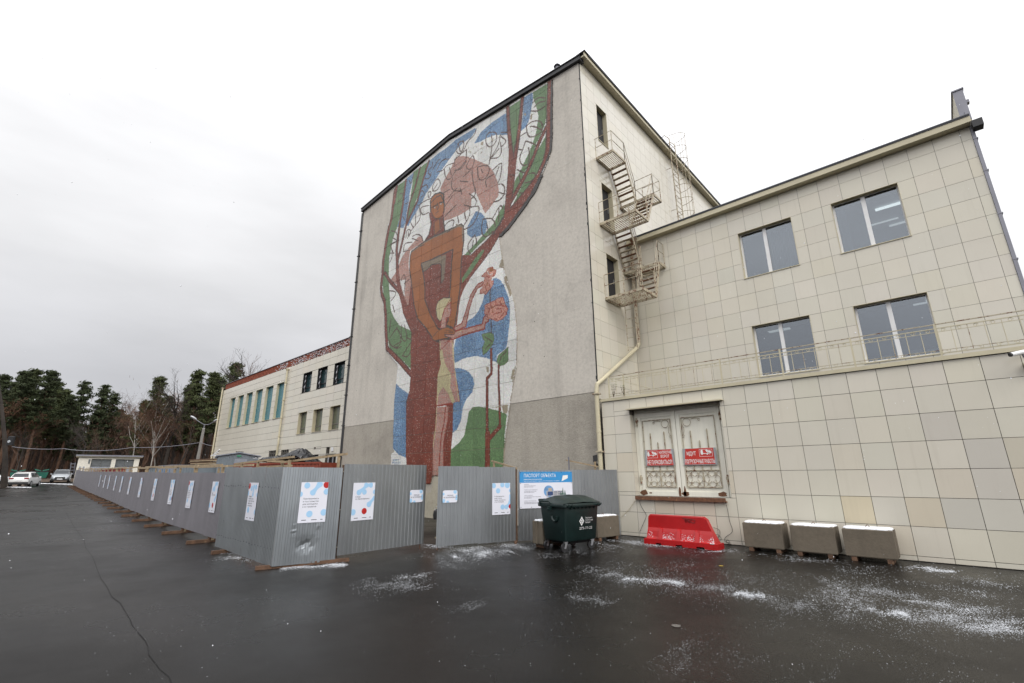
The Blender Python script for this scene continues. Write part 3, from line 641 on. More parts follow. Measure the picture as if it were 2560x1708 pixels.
for r in UW:      # unfinished openings: black membrane and a strip of loose white film
    mb = MB(); reveal(mb, *r, YLW+.0, YLW+.25, t=.03, sill=.0); mb.build('membrane', MAT['dark'], lw)
    mb = MB(); n = 9; x = r[0]+.16
    V = [(x+.05*math.sin(i*1.7)+k*(.1+.03*math.sin(i)), YLW+.1+.05*math.sin(i*2.1+k), r[1]+.15+(r[3]-r[1]-.3)*i/n) for i in range(n+1) for k in (0, 1)]
    mb.add(V, [(2*i, 2*i+1, 2*i+3, 2*i+2) for i in range(n)]); mb.build('loose_film', MAT['curtain'], lw)
for r in GR:
    mb = MB(); mb.box(r[0], YLW+.2, r[1], r[2], YLW+.25, r[3]); mb.build('basement_opening', MAT['dark'], lw)
    mb = MB()
    for k in range(4): x = r[0]+.2+(r[2]-r[0]-.4)*k/3; mb.box(x-.05, YLW+.02, r[1], x+.05, YLW+.06, r[3])
    for z in (r[3]-.25, r[3]-.65): mb.box(r[0], YLW+.02, z-.04, r[2], YLW+.06, z+.04)
    mb.build('grating', MAT['gap'], lw)
for r in OT:
    mb = MB(); mb.box(r[0], YLW+.22, r[1], r[2], YLW+.27, r[3]); mb.build('opening', MAT['dark'], lw)
mb = MB(); r = OT[0]; mb.box(r[0], YLW, r[3]-.22, r[2], YLW+.1, r[3]-.14); r = OT[1]; mb.box(r[0]+.25, YLW+.08, r[1], r[0]+.4, YLW+.12, r[3]-.1); mb.box(r[0]+.9, YLW+.12, r[1], r[0]+1.0, YLW+.16, r[3]-.1); mb.build('film_strip', MAT['curtain'], lw)
mb = MB(); mb.box(-33.81, YLW-.08, 3.62, -33.52, YLW-.002, 3.88); mb.build('meter_box', MAT['white'], lw)
# brick parapet: individual courses are real geometry
MAT['brick'] = M('bare red brick', (.24, .058, .028), .85, var=.3, scale=4, bmp=.3, dirt=(.5, .4, .38), dirt_amt=.24, dscale=1.3)
mb = MB(); xx0, xx1 = -61.1, XL-.3
ncr = 9
for c in range(ncr):
    z = 11.52+c*.075; x = xx0+(.125 if c % 2 else 0)
    while x < xx1:
        w_ = min(.25, xx1-x); mb.box(x, YLW+.1+rnd.uniform(-.008, .008), z, x+w_-.012, YLW+.34, z+.063); x += .25
tag(mb.build('bricks', MAT['brick'], lw), kind='stuff')
mb = MB(); mb.box(xx0, YLW+.14, 11.5, xx1, YLW+.3, 12.18); mb.build('parapet_core', M('brick mortar', (.2, .1, .07), .9), lw)
mb = MB(); mb.box(xx0, YLW+.02, 12.2, xx1+.2, YLW+.4, 12.23); mb.build('parapet_cap', MAT['greymetal'], lw)
mb = MB()
x = xx0
while x < xx1: mb.box(x, YLW+.0, 11.46, x+.25, YLW+.1, 11.52); x += .62
mb.build('anchor_block', MAT['dark'], lw)
mb = MB()      # wind-blown snow lodged on brick ledges
for k in range(520):
    c = rnd.randint(0, ncr-1); g = rnd.choice((-45, -41.5, -38.5, -38, -35.6, -34.2)); x = g+rnd.gauss(0, .8); L_ = rnd.uniform(.06, .35)
    if x < xx0 or x+L_ > xx1: continue
    z = 11.52+c*.075+.058; mb.box(x, YLW+.078, z, x+L_, YLW+.1, z+rnd.uniform(.012, .04))
tag(mb.build('parapet_snow', MAT['snow'], lw), kind='stuff')
for x, z0, z1, lab in ((-43.45, 4.3, 11.1, 'cream downpipe between the slit windows and the square windows'), (-61.25, .4, 11.6, 'cream downpipe at the far left corner of the panelled wing')):
    t = thing('drainpipe', lab, 'drainpipe', (x, YLW-.12, z0)); mb = MB()
    mb.tube([(x, YLW-.12, z0+.8), (x, YLW-.12, z1)], .085, 8); mb.tube([(x, YLW-.12, z0+.8), (x+.12, YLW-.14, z0+.4), (x, YLW-.12, z0), (x, YLW-.12, .3)], .085, 8); mb.build('pipe', MAT['cream'], t, True)
    mb = MB(); mb.tube([(x, YLW-.12, z1), (x, YLW-.12, z1+.22)], [.09, .17], 8)
    for k in range(4): mb.box(x-.11, YLW-.22, z0+.9+k*1.6, x+.11, YLW, z0+.95+k*1.6)
    mb.build('bracket', MAT['cream'], t)
# ================================================================== MOSAIC
FR = dict(T=(1140, 190, 5.2267), H=(940, 340, 5.2267), M=(1100, 440, 5.2267), N=(1040, 640, 6.0308), B=(960, 860, 4.48), L=(840, 480, 5.2267), K=(840, 780, 3.92), Z=(1000, 450, 3.1367))
YM = 14.045
def mw(pts):
    """survey notes -> metres on the wall (x, z); a letter switches the sheet the readings come from"""
    o = []; k = None
    for p in pts:
        if isinstance(p, str): k = FR[p]; continue
        q = onY(k[0]+p[0]/k[2], k[1]+p[1]/k[2], YM); o.append((q.x, q.z))
    return np.array(o)
def PP(s):
    o = []
    for t in s.split():
        if t.isalpha(): o.append(t)
        else: a, b = t.split(','); o.append((float(a), float(b)))
    return mw(o)
CS = .026
outline = PP('H 265,650 180,1130 150,1160 L 690,440 640,700 608,900 592,1080 568,1285 574,1345 608,1415 628,1568 K 468,0 476,200 484,372 535,432 600,512 603,560 588,700 570,870 565,1060 560,1330 572,1372 540,1395 538,1500 B 70,1440 70,1500 460,1500 470,1568 520,1560 545,1450 700,1470 1325,1460 1332,1350 1352,1050 1382,850 1400,700 1440,470 1480,250 1486,0 N 1512,1568 1522,1200 1502,930 1480,700 1430,560 1352,310 1312,180 1272,0 M 850,1290 828,1200 790,950 770,800 900,685 1000,545 1140,350 1240,200 1325,0 T 1080,1385 1180,1150 1238,985 1255,700 1250,500 1258,75 1210,60 1000,180 640,430 300,620 0,800 H 1045,20 930,70 700,260 480,470')
xmin, zmin = outline.min(0)-.1; xmax, zmax = outline.max(0)+.1
# panels are .89 x .887 m and the grid is measured on the wall
PX0, PZ0, PW, PH = -15.08, 4.66, .89, .887
i0 = math.floor((xmin-PX0)/PW); i1 = math.ceil((xmax-PX0)/PW); j0 = math.floor((zmin-PZ0)/PH); j1 = math.ceil((zmax-PZ0)/PH)
npx, npz = 34, 34                              # tesserae per panel side
nx_, nz_ = (i1-i0)*npx, (j1-j0)*npz
gxs = PX0+i0*PW+(np.arange(nx_)+.5)*PW/npx; gzs = PZ0+j0*PH+(np.arange(nz_)+.5)*PH/npz
GXX, GZZ = np.meshgrid(gxs, gzs)               # [z, x]
# wobble the lookup so edges follow hand-cut stones
wob = nr.uniform(-.012, .012, GXX.shape); wob2 = nr.uniform(-.012, .012, GXX.shape)
QX, QZ = GXX+wob, GZZ+wob2
def sub(bb):
    a = np.searchsorted(gxs, bb[0]-.05); b = np.searchsorted(gxs, bb[2]+.05); c = np.searchsorted(gzs, bb[1]-.05); d = np.searchsorted(gzs, bb[3]+.05); return slice(c, d), slice(a, b)
def inside(poly, X, Z):
    r = np.zeros(X.shape, bool); n = len(poly)
    for i in range(n):
        x0, z0 = poly[i-1]; x1, z1 = poly[i]
        if z0 == z1: continue
        c = ((z0 > Z) != (z1 > Z)) & (X < (x1-x0)*(Z-z0)/(z1-z0)+x0); r ^= c
    return r
img = np.full(GXX.shape, -1, np.int16); CNAME = ['W', 'B', 'G', 'R', 'O', 'K', 'P', 'D', 'L', 'S', 'C', 'A', 'X', 'V', 'Q']
def fill(c, poly):
    if isinstance(poly, str): poly = PP(poly)
    s = sub((*poly.min(0), *poly.max(0))); m = inside(poly, QX[s], QZ[s]); img[s][m] = CNAME.index(c)
def stroke(c, pl, w, w2=None):
    """line of width w metres (tapering to w2)"""
    if isinstance(pl, str): pl = PP(pl)
    n = len(pl); w2 = w if w2 is None else w2
    for i in range(n-1):
        a, b = pl[i], pl[i+1]; wi = w+(w2-w)*(i+.5)/(n-1)
        s = sub((min(a[0], b[0])-wi, min(a[1], b[1])-wi, max(a[0], b[0])+wi, max(a[1], b[1])+wi)); X, Z = QX[s], QZ[s]
        d = b-a; L2 = (d**2).sum()+1e-9; t = np.clip(((X-a[0])*d[0]+(Z-a[1])*d[1])/L2, 0, 1)
        m = (X-a[0]-t*d[0])**2+(Z-a[1]-t*d[1])**2 < (wi/2)**2; img[s][m] = CNAME.index(c)
def fo(c, poly, k='K', w=.07):
    p = PP(poly); fill(c, p); stroke(k, np.vstack([p, p[:1]]), w)
fill('W', outline)
# blue
fill('B', 'H 395,560 500,470 470,620 440,760 430,850 400,1000 390,1120 358,1205 275,1190 320,1050 360,830')
fill('B', 'H 695,330 800,240 940,140 1045,46 1295,-104 1315,-84 1245,16 1145,86 1045,190 940,330 860,440 760,600 650,760 590,890 470,1090 420,1180 390,1150 540,850 600,640 650,480')
fill('B', 'T 235,885 290,790 330,730 480,600 600,520 650,490 668,520 670,770 520,772 400,810 330,855')
fill('B', 'T 890,280 1000,215 1005,310 980,450 960,560 930,640 900,680 845,725 870,550')
fill('B', 'M 470,460 540,480 580,530 610,580 622,660 590,750 500,790 410,805 355,765 350,680 400,580')
fill('B', 'N 1150,350 1210,325 1270,365 1330,450 1400,640 1417,800 1410,1000 1380,1300 1350,1400 1220,1500 B 1260,210 1150,160 1020,135 900,160 785,218 780,60 N 600,1250 760,1030 780,980 870,920 940,830 1000,700 1030,580 1090,520 1150,400')
fill('B', 'B 790,270 860,275 950,310 1000,380 1012,450 990,540 920,620 880,720 865,850 820,960 765,1000 755,500')
fill('B', 'B 135,445 180,490 270,555 300,600 300,1280 220,1272 150,1230 100,1170 108,850 113,640')
# green
fill('G', 'H 270,660 395,570 370,760 330,1000 280,1180 220,1350 180,1568 105,1568 150,1350 190,1130 240,900')
fill('G', 'L 680,440 800,455 740,620 695,760 690,1100 690,1200 720,1568 645,1568 625,1400 605,1150 630,900')
fill('G', 'K 490,0 545,0 570,60 620,130 720,175 745,200 740,565 600,430 520,340 495,150')
fill('G', 'H 490,470 580,410 675,340 660,450 610,600 560,750 510,880 440,1060 405,1125 430,950 450,800 480,600')
fill('G', 'T 690,410 860,300 830,600 800,850 745,1130 715,850 700,600')
fill('G', 'T 1003,215 1195,100 1185,400 1172,600 1130,720 1040,900 1000,1060 900,1250 800,1400 745,1540 745,1480 770,1380 870,1180 990,920 1050,720 1080,520 1040,380 1008,290')
fill('G', 'T 1182,765 1178,900 1150,1080 1050,1300 960,1420 850,1568 790,1568 880,1400 980,1180 1080,950')
fill('G', 'M 950,250 955,180 980,60 1020,-10 1100,-10 1010,160')
fill('G', 'M 1250,0 1180,130 1040,290 910,480 930,420 1000,280 1100,110 1170,0')
fill('G', 'M 835,370 848,430 832,530 790,610 700,740 620,800 500,910 400,1020 288,1145 288,1058 400,950 540,800 700,620 770,480')
fill('G', 'B 748,1185 840,1110 900,1020 930,870 950,760 990,710 1060,703 1150,715 1300,750 1378,792 1352,1000 1325,1470 740,1470')
# salmon sun and lower cloud
fill('P', 'H 1060,275 1130,262 1200,272 1300,310 1400,355 T 420,1160 500,1270 550,1400 570,1568 M 770,160 765,260 700,350 640,430 590,490 560,430 520,340 480,240 450,210 400,240 412,330 405,420 280,500 150,560 40,590 30,300 H 840,690 900,560 980,420 1030,310')
fill('P', 'H 560,1312 600,1320 625,1380 480,1480 L 970,770 950,900 950,1000 980,1130 1000,1350 1012,1568 920,1568 890,1400 900,1300 912,1150 840,1150 830,1190 790,1212 718,1150 790,1030 830,930 880,820 960,720')
fill('P', 'K 715,0 760,0 775,60 755,95')
# thin brown drawing of leaves and boughs
LV = '''T 430,740 520,730 540,800 500,900 440,930 390,890 388,800 430,740|T 465,770 470,930 450,1050 430,1160|T 590,740 665,735|T 580,760 560,900 460,1060|T 590,790 668,850 600,920|T 580,870 600,990 560,1070 450,1080|T 560,950 470,1060|T 480,1230 600,1120 600,1200 580,1330 550,1400|T 560,1190 520,1300|T 920,650 1000,590 1090,585 1135,640 1120,720|T 970,660 1040,665 1110,700|T 920,650 930,770 990,810 1110,740|T 910,850 980,870 1050,910|T 910,850 870,970 830,1060 840,1140 890,1180 950,1150 960,1020 950,940|T 820,960 870,970|T 840,790 915,740|T 1000,350 1060,290 1100,275 1170,290|T 1020,410 1080,345 1165,330|T 980,460 1060,465 1160,395|T 770,900 755,960 790,990|T 265,690 240,780 150,850 100,990 0,1080|T 30,880 80,845 110,880 90,970 60,1000 30,890|T 190,1070 225,1030 245,1120 200,1230 130,1210 150,1140 190,1070|T 280,1190 380,1165 440,1180 430,1280 370,1360 290,1360 280,1190|T 0,1240 60,1200 130,1100|T 210,1230 220,1400 260,1500|T 90,1320 180,1240|T 400,1450 380,1350 500,1280|T 330,1220 350,1270|T 800,1230 900,1270|T 820,1290 850,1390|T 910,1300 1000,1260 1050,1290 990,1380 900,1400|T 830,1530 890,1530|M 560,565 660,550 710,590 720,650|M 560,565 540,700 560,790 620,800 690,720|M 610,620 630,690 625,740|M 455,770 480,840 470,900|M 455,770 370,880 360,960 400,1020|M 435,850 420,950|M 690,550 790,370 820,420|M 770,430 765,600|M 770,110 810,100 850,150 840,250 780,320 700,340|M 770,215 850,240|M 380,230 490,310 460,390|M 450,150 470,240 410,300|M 410,410 520,385 490,540 420,650 320,700|M 380,410 400,500 310,650|M 320,480 340,590|M 230,530 245,610|M 60,660 90,610 190,560 170,650|H 740,720 790,720 840,650 840,590 800,550 740,640 740,720|H 750,710 800,630|H 680,740 725,720 700,810 680,800 680,740|H 550,910 650,840 710,820|H 580,950 620,920 690,910|H 580,950 600,1040 690,1000|H 560,900 590,1080 480,1200 410,1340|H 450,1130 490,1200|H 520,1010 510,1180|H 390,1330 400,1230 440,1220 460,1250 430,1310|H 420,1250 425,1310|H 480,1310 540,1280 600,1310 610,1370|H 470,1340 550,1370|H 360,1500 370,1400 470,1390|H 360,1510 440,1490|H 200,1240 260,1250 280,1310|H 220,1330 265,1360|H 190,1420 270,1380|H 190,1440 230,1540|H 690,430 680,490 720,520|H 640,560 700,560 720,480|H 600,670 660,630 680,680|H 590,740 600,700 640,760 590,800|H 740,340 740,400 700,430|H 740,440 800,330 840,300|H 800,470 860,460 890,430|H 790,450 860,310 950,300|H 890,430 930,380 1025,355|H 890,440 910,560 960,575 1000,520 1045,450|H 960,420 985,510|H 1030,300 1020,400|H 1140,60 1155,130 1090,260|H 1070,100 1045,220 1110,240 1180,180|H 1180,180 1180,280|H 1080,120 1100,200|H 1030,450 1110,440 1180,330|H 1000,550 980,660 1020,720 1120,720|H 890,740 960,700|H 950,800 1060,680|H 880,950 1000,780|H 900,1050 1050,900|H 1100,680 1120,760|H 1250,480 1280,660|H 1060,260 1035,310|H 1150,900 1250,930|H 1100,590 1200,600|H 310,760 350,740 350,800 290,860|H 430,580 460,640 490,500|H 380,890 420,870|H 350,1050 370,1090|L 720,680 800,640|L 700,800 760,800|L 700,920 740,850 720,700|L 690,1290 780,1300 L 780,1350 720,1420|L 740,1480 765,1568|L 850,1160 890,1060 910,1150 890,1300|L 890,1200 960,1140|K 530,250 600,150|K 515,270 540,340 620,350 640,250 600,150 560,200|K 570,330 640,290|K 640,130 635,250 680,300 700,240 670,130|K 690,250 730,270|K 650,430 700,350 740,290|K 660,430 700,445 735,380|K 540,70 520,200|K 560,340 600,360 640,340'''
def smooth(p):
    if len(p) < 3: return p
    for _ in range(2):
        q = [p[0]]
        for a, b in zip(p, p[1:]): q += [a*.75+b*.25, a*.25+b*.75]
        p = np.array(q+[p[-1]])
    return p
for s in LV.split('|'): stroke('L', smooth(PP(s)), .068)
# red-brown tree
BR = [('L 770,-20 725,350 690,480 650,700 618,900 612,1050 588,1250 600,1340 632,1420 645,1568', .17, .15), ('K 485,-10 490,180 500,355 620,480 735,610', .16, .2), ('H 270,670 235,880', .2, .16),
      ('H 392,580 350,900 310,1150 290,1300 268,1500 L 800,900 800,1050 820,1200', .08, .2), ('H 690,330 620,560 540,850 440,1060 390,1180 340,1400 300,1568 L 805,900', .07, .11), ('H 575,420 510,680 440,870 410,1040 395,1150', .06, .07),
      ('L 640,1060 700,1160 800,1275 850,1330', .12, .16), ('T 675,410 690,700 715,950 740,1150', .13, .18), ('T 868,290 830,650 800,900 755,1150', .12, .17), ('T 1225,70 1212,400 1207,700 1200,950 1160,1110 1050,1350 950,1500', .17, .17),
      ('M 1290,-10 1180,140 1050,300 900,480 820,640 740,770', .17, .2), ('T 1185,660 1080,880 1000,1090 930,1250 830,1430 760,1568', .12, .14), ('M 1120,-10 1000,210 925,340', .12, .14)]
for s, a, b in BR: stroke('V', s, a+.12, b+.12)
fill('V', 'M 1290,-5 1325,-5 1242,200 1138,355 1002,548 902,688 775,795 735,770 830,640 905,490 1050,310 1180,150')
fill('R', 'M 1290,-5 1300,-5 1215,190 1110,335 975,525 880,655 775,765 745,765 830,640 905,490 1050,310 1180,150')
fill('R', 'T 690,850 742,1130 800,950 790,1150 770,1350 745,1568 660,1568 680,1200 690,1000')
TR = 'M 885,-10 975,-10 945,250 910,480 850,600 790,700 770,790 660,980 540,1140 380,1350 280,1480 260,1568 240,1568 230,1300 280,1150 420,1020 640,810 780,620 830,540 845,420 870,200'
fo('R', TR, 'V', .05)
fo('R', 'K 655,0 770,0 960,280 1020,300 1020,480 1020,560 985,650 985,930 980,1140 950,1250 945,1568 885,1568 885,1520 685,1520 690,880 720,790 735,620 738,200', 'V', .05)
fill('R', 'L 800,900 830,1150 870,1300 920,1450 1000,1568 880,1600 840,1400 800,1270 780,1100')
fill('R', 'B 298,0 298,480 265,590 250,700 245,1460 470,1460 470,1568 520,1560 545,1450 545,1150 575,900 585,650 600,350 630,280 635,150 620,0')
fill('R', 'B 775,672 768,1000 750,1180 742,1470 640,1470 640,1100 700,690')
fill('R', 'N 1040,0 940,160 850,280 720,500 670,640 650,750 630,920 620,1030 575,1080 560,1568 N 350,1290 300,1200 60,1000 -120,760 -60,300 500,100 660,-20')
for s, a, b in BR: stroke('R', s, a, b)
fill('G', 'M 570,960 582,980 480,1140 380,1290 288,1405 288,1340 370,1210 500,1020')
stroke('C', 'M 1322,0 1240,190 1130,350 950,600 800,770', .14); stroke('C', 'T 1250,80 1245,500 1248,750 1230,980 1170,1140 1070,1370 990,1520', .10); stroke('C', 'M 825,540 770,640 690,770', .14, .04)
# the man
body = PP('Z 80,600 90,560 130,530 180,490 260,445 350,405 480,345 500,365 500,480 480,650 470,850 450,1000 425,1165 370,1140 320,1165 440,1200 400,1250 340,1245 300,1265 265,1255 200,1160 140,1090 110,980 95,850 75,700')
fo('R', 'H 700,1010 722,1150 690,1290 640,1370 700,1380 900,1240 890,1190 872,1000', 'K', .09)
fill('O', body); stroke('S', body[:14]+np.array([.0, -.07]), .06); stroke('K', np.vstack([body, body[:1]]), .075)
fo('R', 'Z 165,665 275,610 415,545 405,650 395,850 385,930 380,1100 350,1160 300,1170 240,1060 195,940 195,850 185,750', 'K', .07)
fill('S', 'Z 165,655 185,720 215,700 250,665 310,655 325,670 320,810 345,780 362,585 275,615')
for s in ('Z 165,655 275,615 415,545', 'Z 185,720 215,700 250,665 310,655 325,670 320,810 345,780', 'Z 165,655 185,720'): stroke('K', s, .05)
stroke('K', 'H 930,1260 960,1240 985,1200', .06); stroke('K', 'H 575,1445 630,1420', .06); stroke('S', 'Z 440,350 490,370 490,480', .08)
fo('O', 'H 760,1130 830,1075 836,1230 762,1300', 'K', .04)
fo('O', 'H 710,850 730,800 770,760 840,738 885,762 885,850 892,900 888,980 870,1040 840,1080 780,1090 745,1060 715,980', 'K', .10)
fill('R', 'H 698,1010 720,980 745,1060 780,1092 850,1078 875,990 885,1060 830,1085 760,1130 710,1100')
stroke('K', 'H 720,870 790,800 850,772 882,850', .08); stroke('K', 'H 738,930 795,900 800,960', .06); stroke('K', 'H 800,880 822,930 800,968', .055); stroke('K', 'H 828,872 884,862', .07); stroke('K', 'H 780,1010 815,985', .06); stroke('K', 'H 785,1030 812,1018', .03)
for a in ('H 762,942 772,938', 'H 842,890 854,886'): stroke('K', a, .09); stroke('W', a, .035)
# the girl
fo('D', 'N 300,800 315,730 340,680 420,630 535,635 520,700 430,800 400,880 390,950 360,990 320,930', 'K', .04)
fo('P', 'N 525,690 520,780 535,810 522,850 520,900 490,932 455,932 450,1080 372,1090 378,1000 400,900 420,820 470,750', 'A', .045)
stroke('A', 'N 530,640 430,790 415,880', .04); stroke('K', 'N 480,800 510,790', .04); stroke('O', 'N 465,820 495,870', .04)
fo('P', 'N 560,1090 690,1015 745,850 795,680 825,590 925,430 1010,385 1000,450 925,490 850,650 800,820 750,1065 600,1130', 'A', .065)
fo('P', 'B 632,0 775,0 780,100 790,280 830,500 850,640 585,695 590,500 602,350 635,270 636,130', 'A', .03)
fill('P', 'N 355,1280 550,1265 560,1568 365,1568')
fill('D', 'B 600,350 636,240 632,70 650,60 680,210 750,350 740,480 795,650 765,668 720,560 660,480 612,560 592,690 586,690'); stroke('D', 'N 545,1270 560,1568', .05); stroke('D', 'N 362,1290 368,1568', .05); stroke('D', 'B 795,300 840,640', .05); stroke('D', 'B 775,0 790,280', .04)
stroke('A', 'B 585,697 775,672', .07); stroke('A', 'N 370,1420 500,1290', .045); stroke('A', 'N 440,1310 520,1260', .045)
fill('P', 'B 585,708 730,702 715,850 690,1000 665,1100 665,1470 545,1470 550,1100 580,900')
stroke('A', 'B 690,706 675,880 645,1010 630,1150 615,1460', .07); stroke('A', 'B 725,706 712,880 690,960 670,1100 665,1450', .04); stroke('D', 'B 590,710 580,900 552,1150', .04)
fo('P', 'N 590,1140 1000,1030 1020,930 1070,868 1100,900 1090,990 1045,1010 1035,1100 720,1190 550,1258 430,1205 430,1180 570,1185', 'A', .07)
stroke('D', 'N 620,1150 700,1120', .03); stroke('A', 'N 1050,900 1085,930', .03); stroke('A', 'N 1050,950 1090,965', .03)
fo('O', 'N 320,1140 370,1105 470,1072 560,1105 590,1140 572,1185 430,1182 440,1212 520,1240 400,1252 280,1282 235,1240', 'K', .04); stroke('K', 'N 430,1150 560,1150', .035); stroke('K', 'N 440,1120 520,1130', .03)
# flowers
fo('Q', 'N 1150,165 1170,200 1210,215 1190,290 1140,330 1130,370 1170,375 1160,440 1110,510 1050,580 1020,560 965,575 960,520 1000,490 1000,450 1020,400 1040,320 990,310 1030,260 1060,240 1080,190', 'A', .03)
fill('O', 'N 1110,190 1150,175 1165,210 1150,235 1105,230'); fill('O', 'N 1070,400 1090,380 1080,430 1055,460')
stroke('W', 'N 1080,230 1090,270 1120,285 1150,260', .03)
fo('Q', 'N 1040,745 1100,710 1200,670 1230,640 1310,620 1345,730 1385,800 1350,900 1290,960 1210,990 1160,960 1090,950 1075,870 1030,880', 'A', .03)
stroke('A', 'N 1150,860 1155,790 1200,740 1300,745', .035); stroke('A', 'N 1170,880 1240,855', .035); stroke('O', 'N 1300,640 1270,700', .05); stroke('O', 'N 1150,770 1160,850', .05)
stroke('V', 'N 1120,510 1115,700', .06); stroke('V', 'N 1130,950 1135,1180', .06); stroke('V', 'N 1135,1400 1135,1568', .08)
fo('G', 'N 990,1180 1110,1150 1170,1180 1180,1260 1160,1330 1080,1440 1010,1500 1000,1380 1040,1290 1005,1240', 'L', .02); stroke('L', 'N 1035,1220 1150,1290 1050,1400', .05)
fo('G', 'B 1392,30 1392,190 1345,235 1300,245 1260,200 1280,130 1340,80', 'L', .02); stroke('L', 'B 1370,80 1310,150 1290,240', .05)
for s, a, b in (('B 1200,60 1203,330 1155,385 1155,750 1155,1000 1160,1100', .1, .12), ('B 1284,235 1285,430 1296,700 1300,930', .06, .09), ('B 1298,925 1240,990 1180,1060', .15, .16), ('B 1160,1000 1158,1460', .22, .25)):
    stroke('V', s, a+.05, b+.05); stroke('R', s, a, b)
# signature plate
fill('W', 'B 80,1240 130,1228 250,1275 250,1460 72,1460')
stroke('B', 'B 100,1300 170,1297', .05)
for k in range(8): stroke('B', 'B %d,1322 %d,1338' % (92+k*12, 96+k*12), .04)
for k in range(5): stroke('B', 'B %d,1350 %d,1358' % (115+k*15, 120+k*15), .03)
for s in ('N 1060,760 1110,800 1090,860', 'N 1120,720 1140,790', 'N 1200,690 1210,740', 'N 1260,690 1300,750 1360,760', 'N 1340,830 1370,880', 'N 1250,940 1300,900 1330,840', 'N 1180,940 1220,960', 'N 1220,800 1280,790 1290,850 1230,860', 'N 1060,300 1100,320', 'N 1040,440 1060,520', 'N 1100,430 1120,470', 'N 1180,240 1160,300'): stroke('A', s, .045)
# bare mortar where stones have fallen
stroke('X', 'N 1290,70 1300,150', .12); stroke('X', 'N 1345,330 1355,400 1390,480 1420,590', .16, .1); fill('X', 'N 1270,100 1300,110 1310,180 1250,175'); fill('X', 'T 330,860 360,860 350,910 320,905'); fill('X', 'T 980,500 1000,505 990,575 965,560')
fill('X', 'T 455,830 495,810 480,860'); fill('X', 'T 890,490 920,490 915,520 890,515'); fill('X', 'B 1145,250 1172,255 1172,320 1150,310'); fill('X', 'B 1180,710 1260,700 1370,678 1390,680 1380,775 1340,775 1320,700 1270,712'); fill('X', 'B 1440,290 1460,280 1440,400 1420,390'); stroke('X', 'B 1470,250 1440,420', .05)
for k in range(60):
    s = ('T', rnd.uniform(150, 450), rnd.uniform(930, 1020)); q = mw(['T', (s[1], s[2])])
    if k < 16: stroke('X', np.vstack([q, q+np.array([[.04, .05]])]), .05)
# torn foot of the mosaic
mask_bot = (GZZ < 1.15+.5*np.sin(GXX*3.1)*.4+nr.uniform(-.04, .04, GXX.shape)) | ((GXX > -17.72+.12*np.sin(GZZ*9)) & (GZZ < 1.75+.1*np.sin(GXX*11)))
img[mask_bot] = -1
img[GZZ > np.interp(GXX, [XL, XK, XR], [ZE, ZK, ZE])-.1] = -1
PAL = dict(W=(.68, .68, .65), B=(.11, .205, .335), G=(.11, .19, .082), R=(.165, .036, .019), O=(.28, .093, .024), K=(.05, .04, .036), P=(.36, .235, .20), D=(.46, .40, .23), L=(.085, .048, .036), S=(.19, .145, .10), C=(.045, .04, .038), A=(.24, .03, .015), X=(.30, .255, .18), V=(.065, .028, .023), Q=(.45, .23, .18))
SPK = dict(W=.14, B=.48, G=.28, R=.34, O=.16, K=.25, P=.30, D=.22, L=.2, S=.2, C=.3, A=.2, X=.1, V=.3, Q=.35)
pal = np.array([PAL[c] for c in CNAME]); spk = np.array([SPK[c] for c in CNAME])
def mosaic_mat():
    m, nt, b = new_mat('mosaic tesserae'); a = nd(nt, 'ShaderNodeAttribute', attribute_name='stone')
    g = nt.nodes.new('ShaderNodeNewGeometry'); v = nd(nt, 'ShaderNodeTexVoronoi', i_Scale=44., feature='DISTANCE_TO_EDGE'); nt.links.new(g.outputs['Position'], v.inputs['Vector'])
    r = ramp(nt, [(.0, .55), (.08, 1.)], v.outputs['Distance']); c = mixc(nt, 1., a.outputs['Color'], r.outputs[0], 'MULTIPLY')
    d = noise_n(nt, .8, 5, .65); dr = ramp(nt, [(.3, .82), (.6, 1.04)], d.outputs[0]); c = mixc(nt, 1., c, dr.outputs[0], 'MULTIPLY')
    nt.links.new(c, b.inputs['Base Color']); b.inputs['Roughness'].default_value = .38; b.inputs['Specular IOR Level'].default_value = .45
    bump(nt, b, v.outputs['Distance'], .25, .01); return m
MAT['mosaic'] = mosaic_mat()
mos = thing('wall_mosaic', 'tall mosaic of a man, a girl with flowers and a branching red tree', 'mosaic', (-16.5, YM, 1.3))
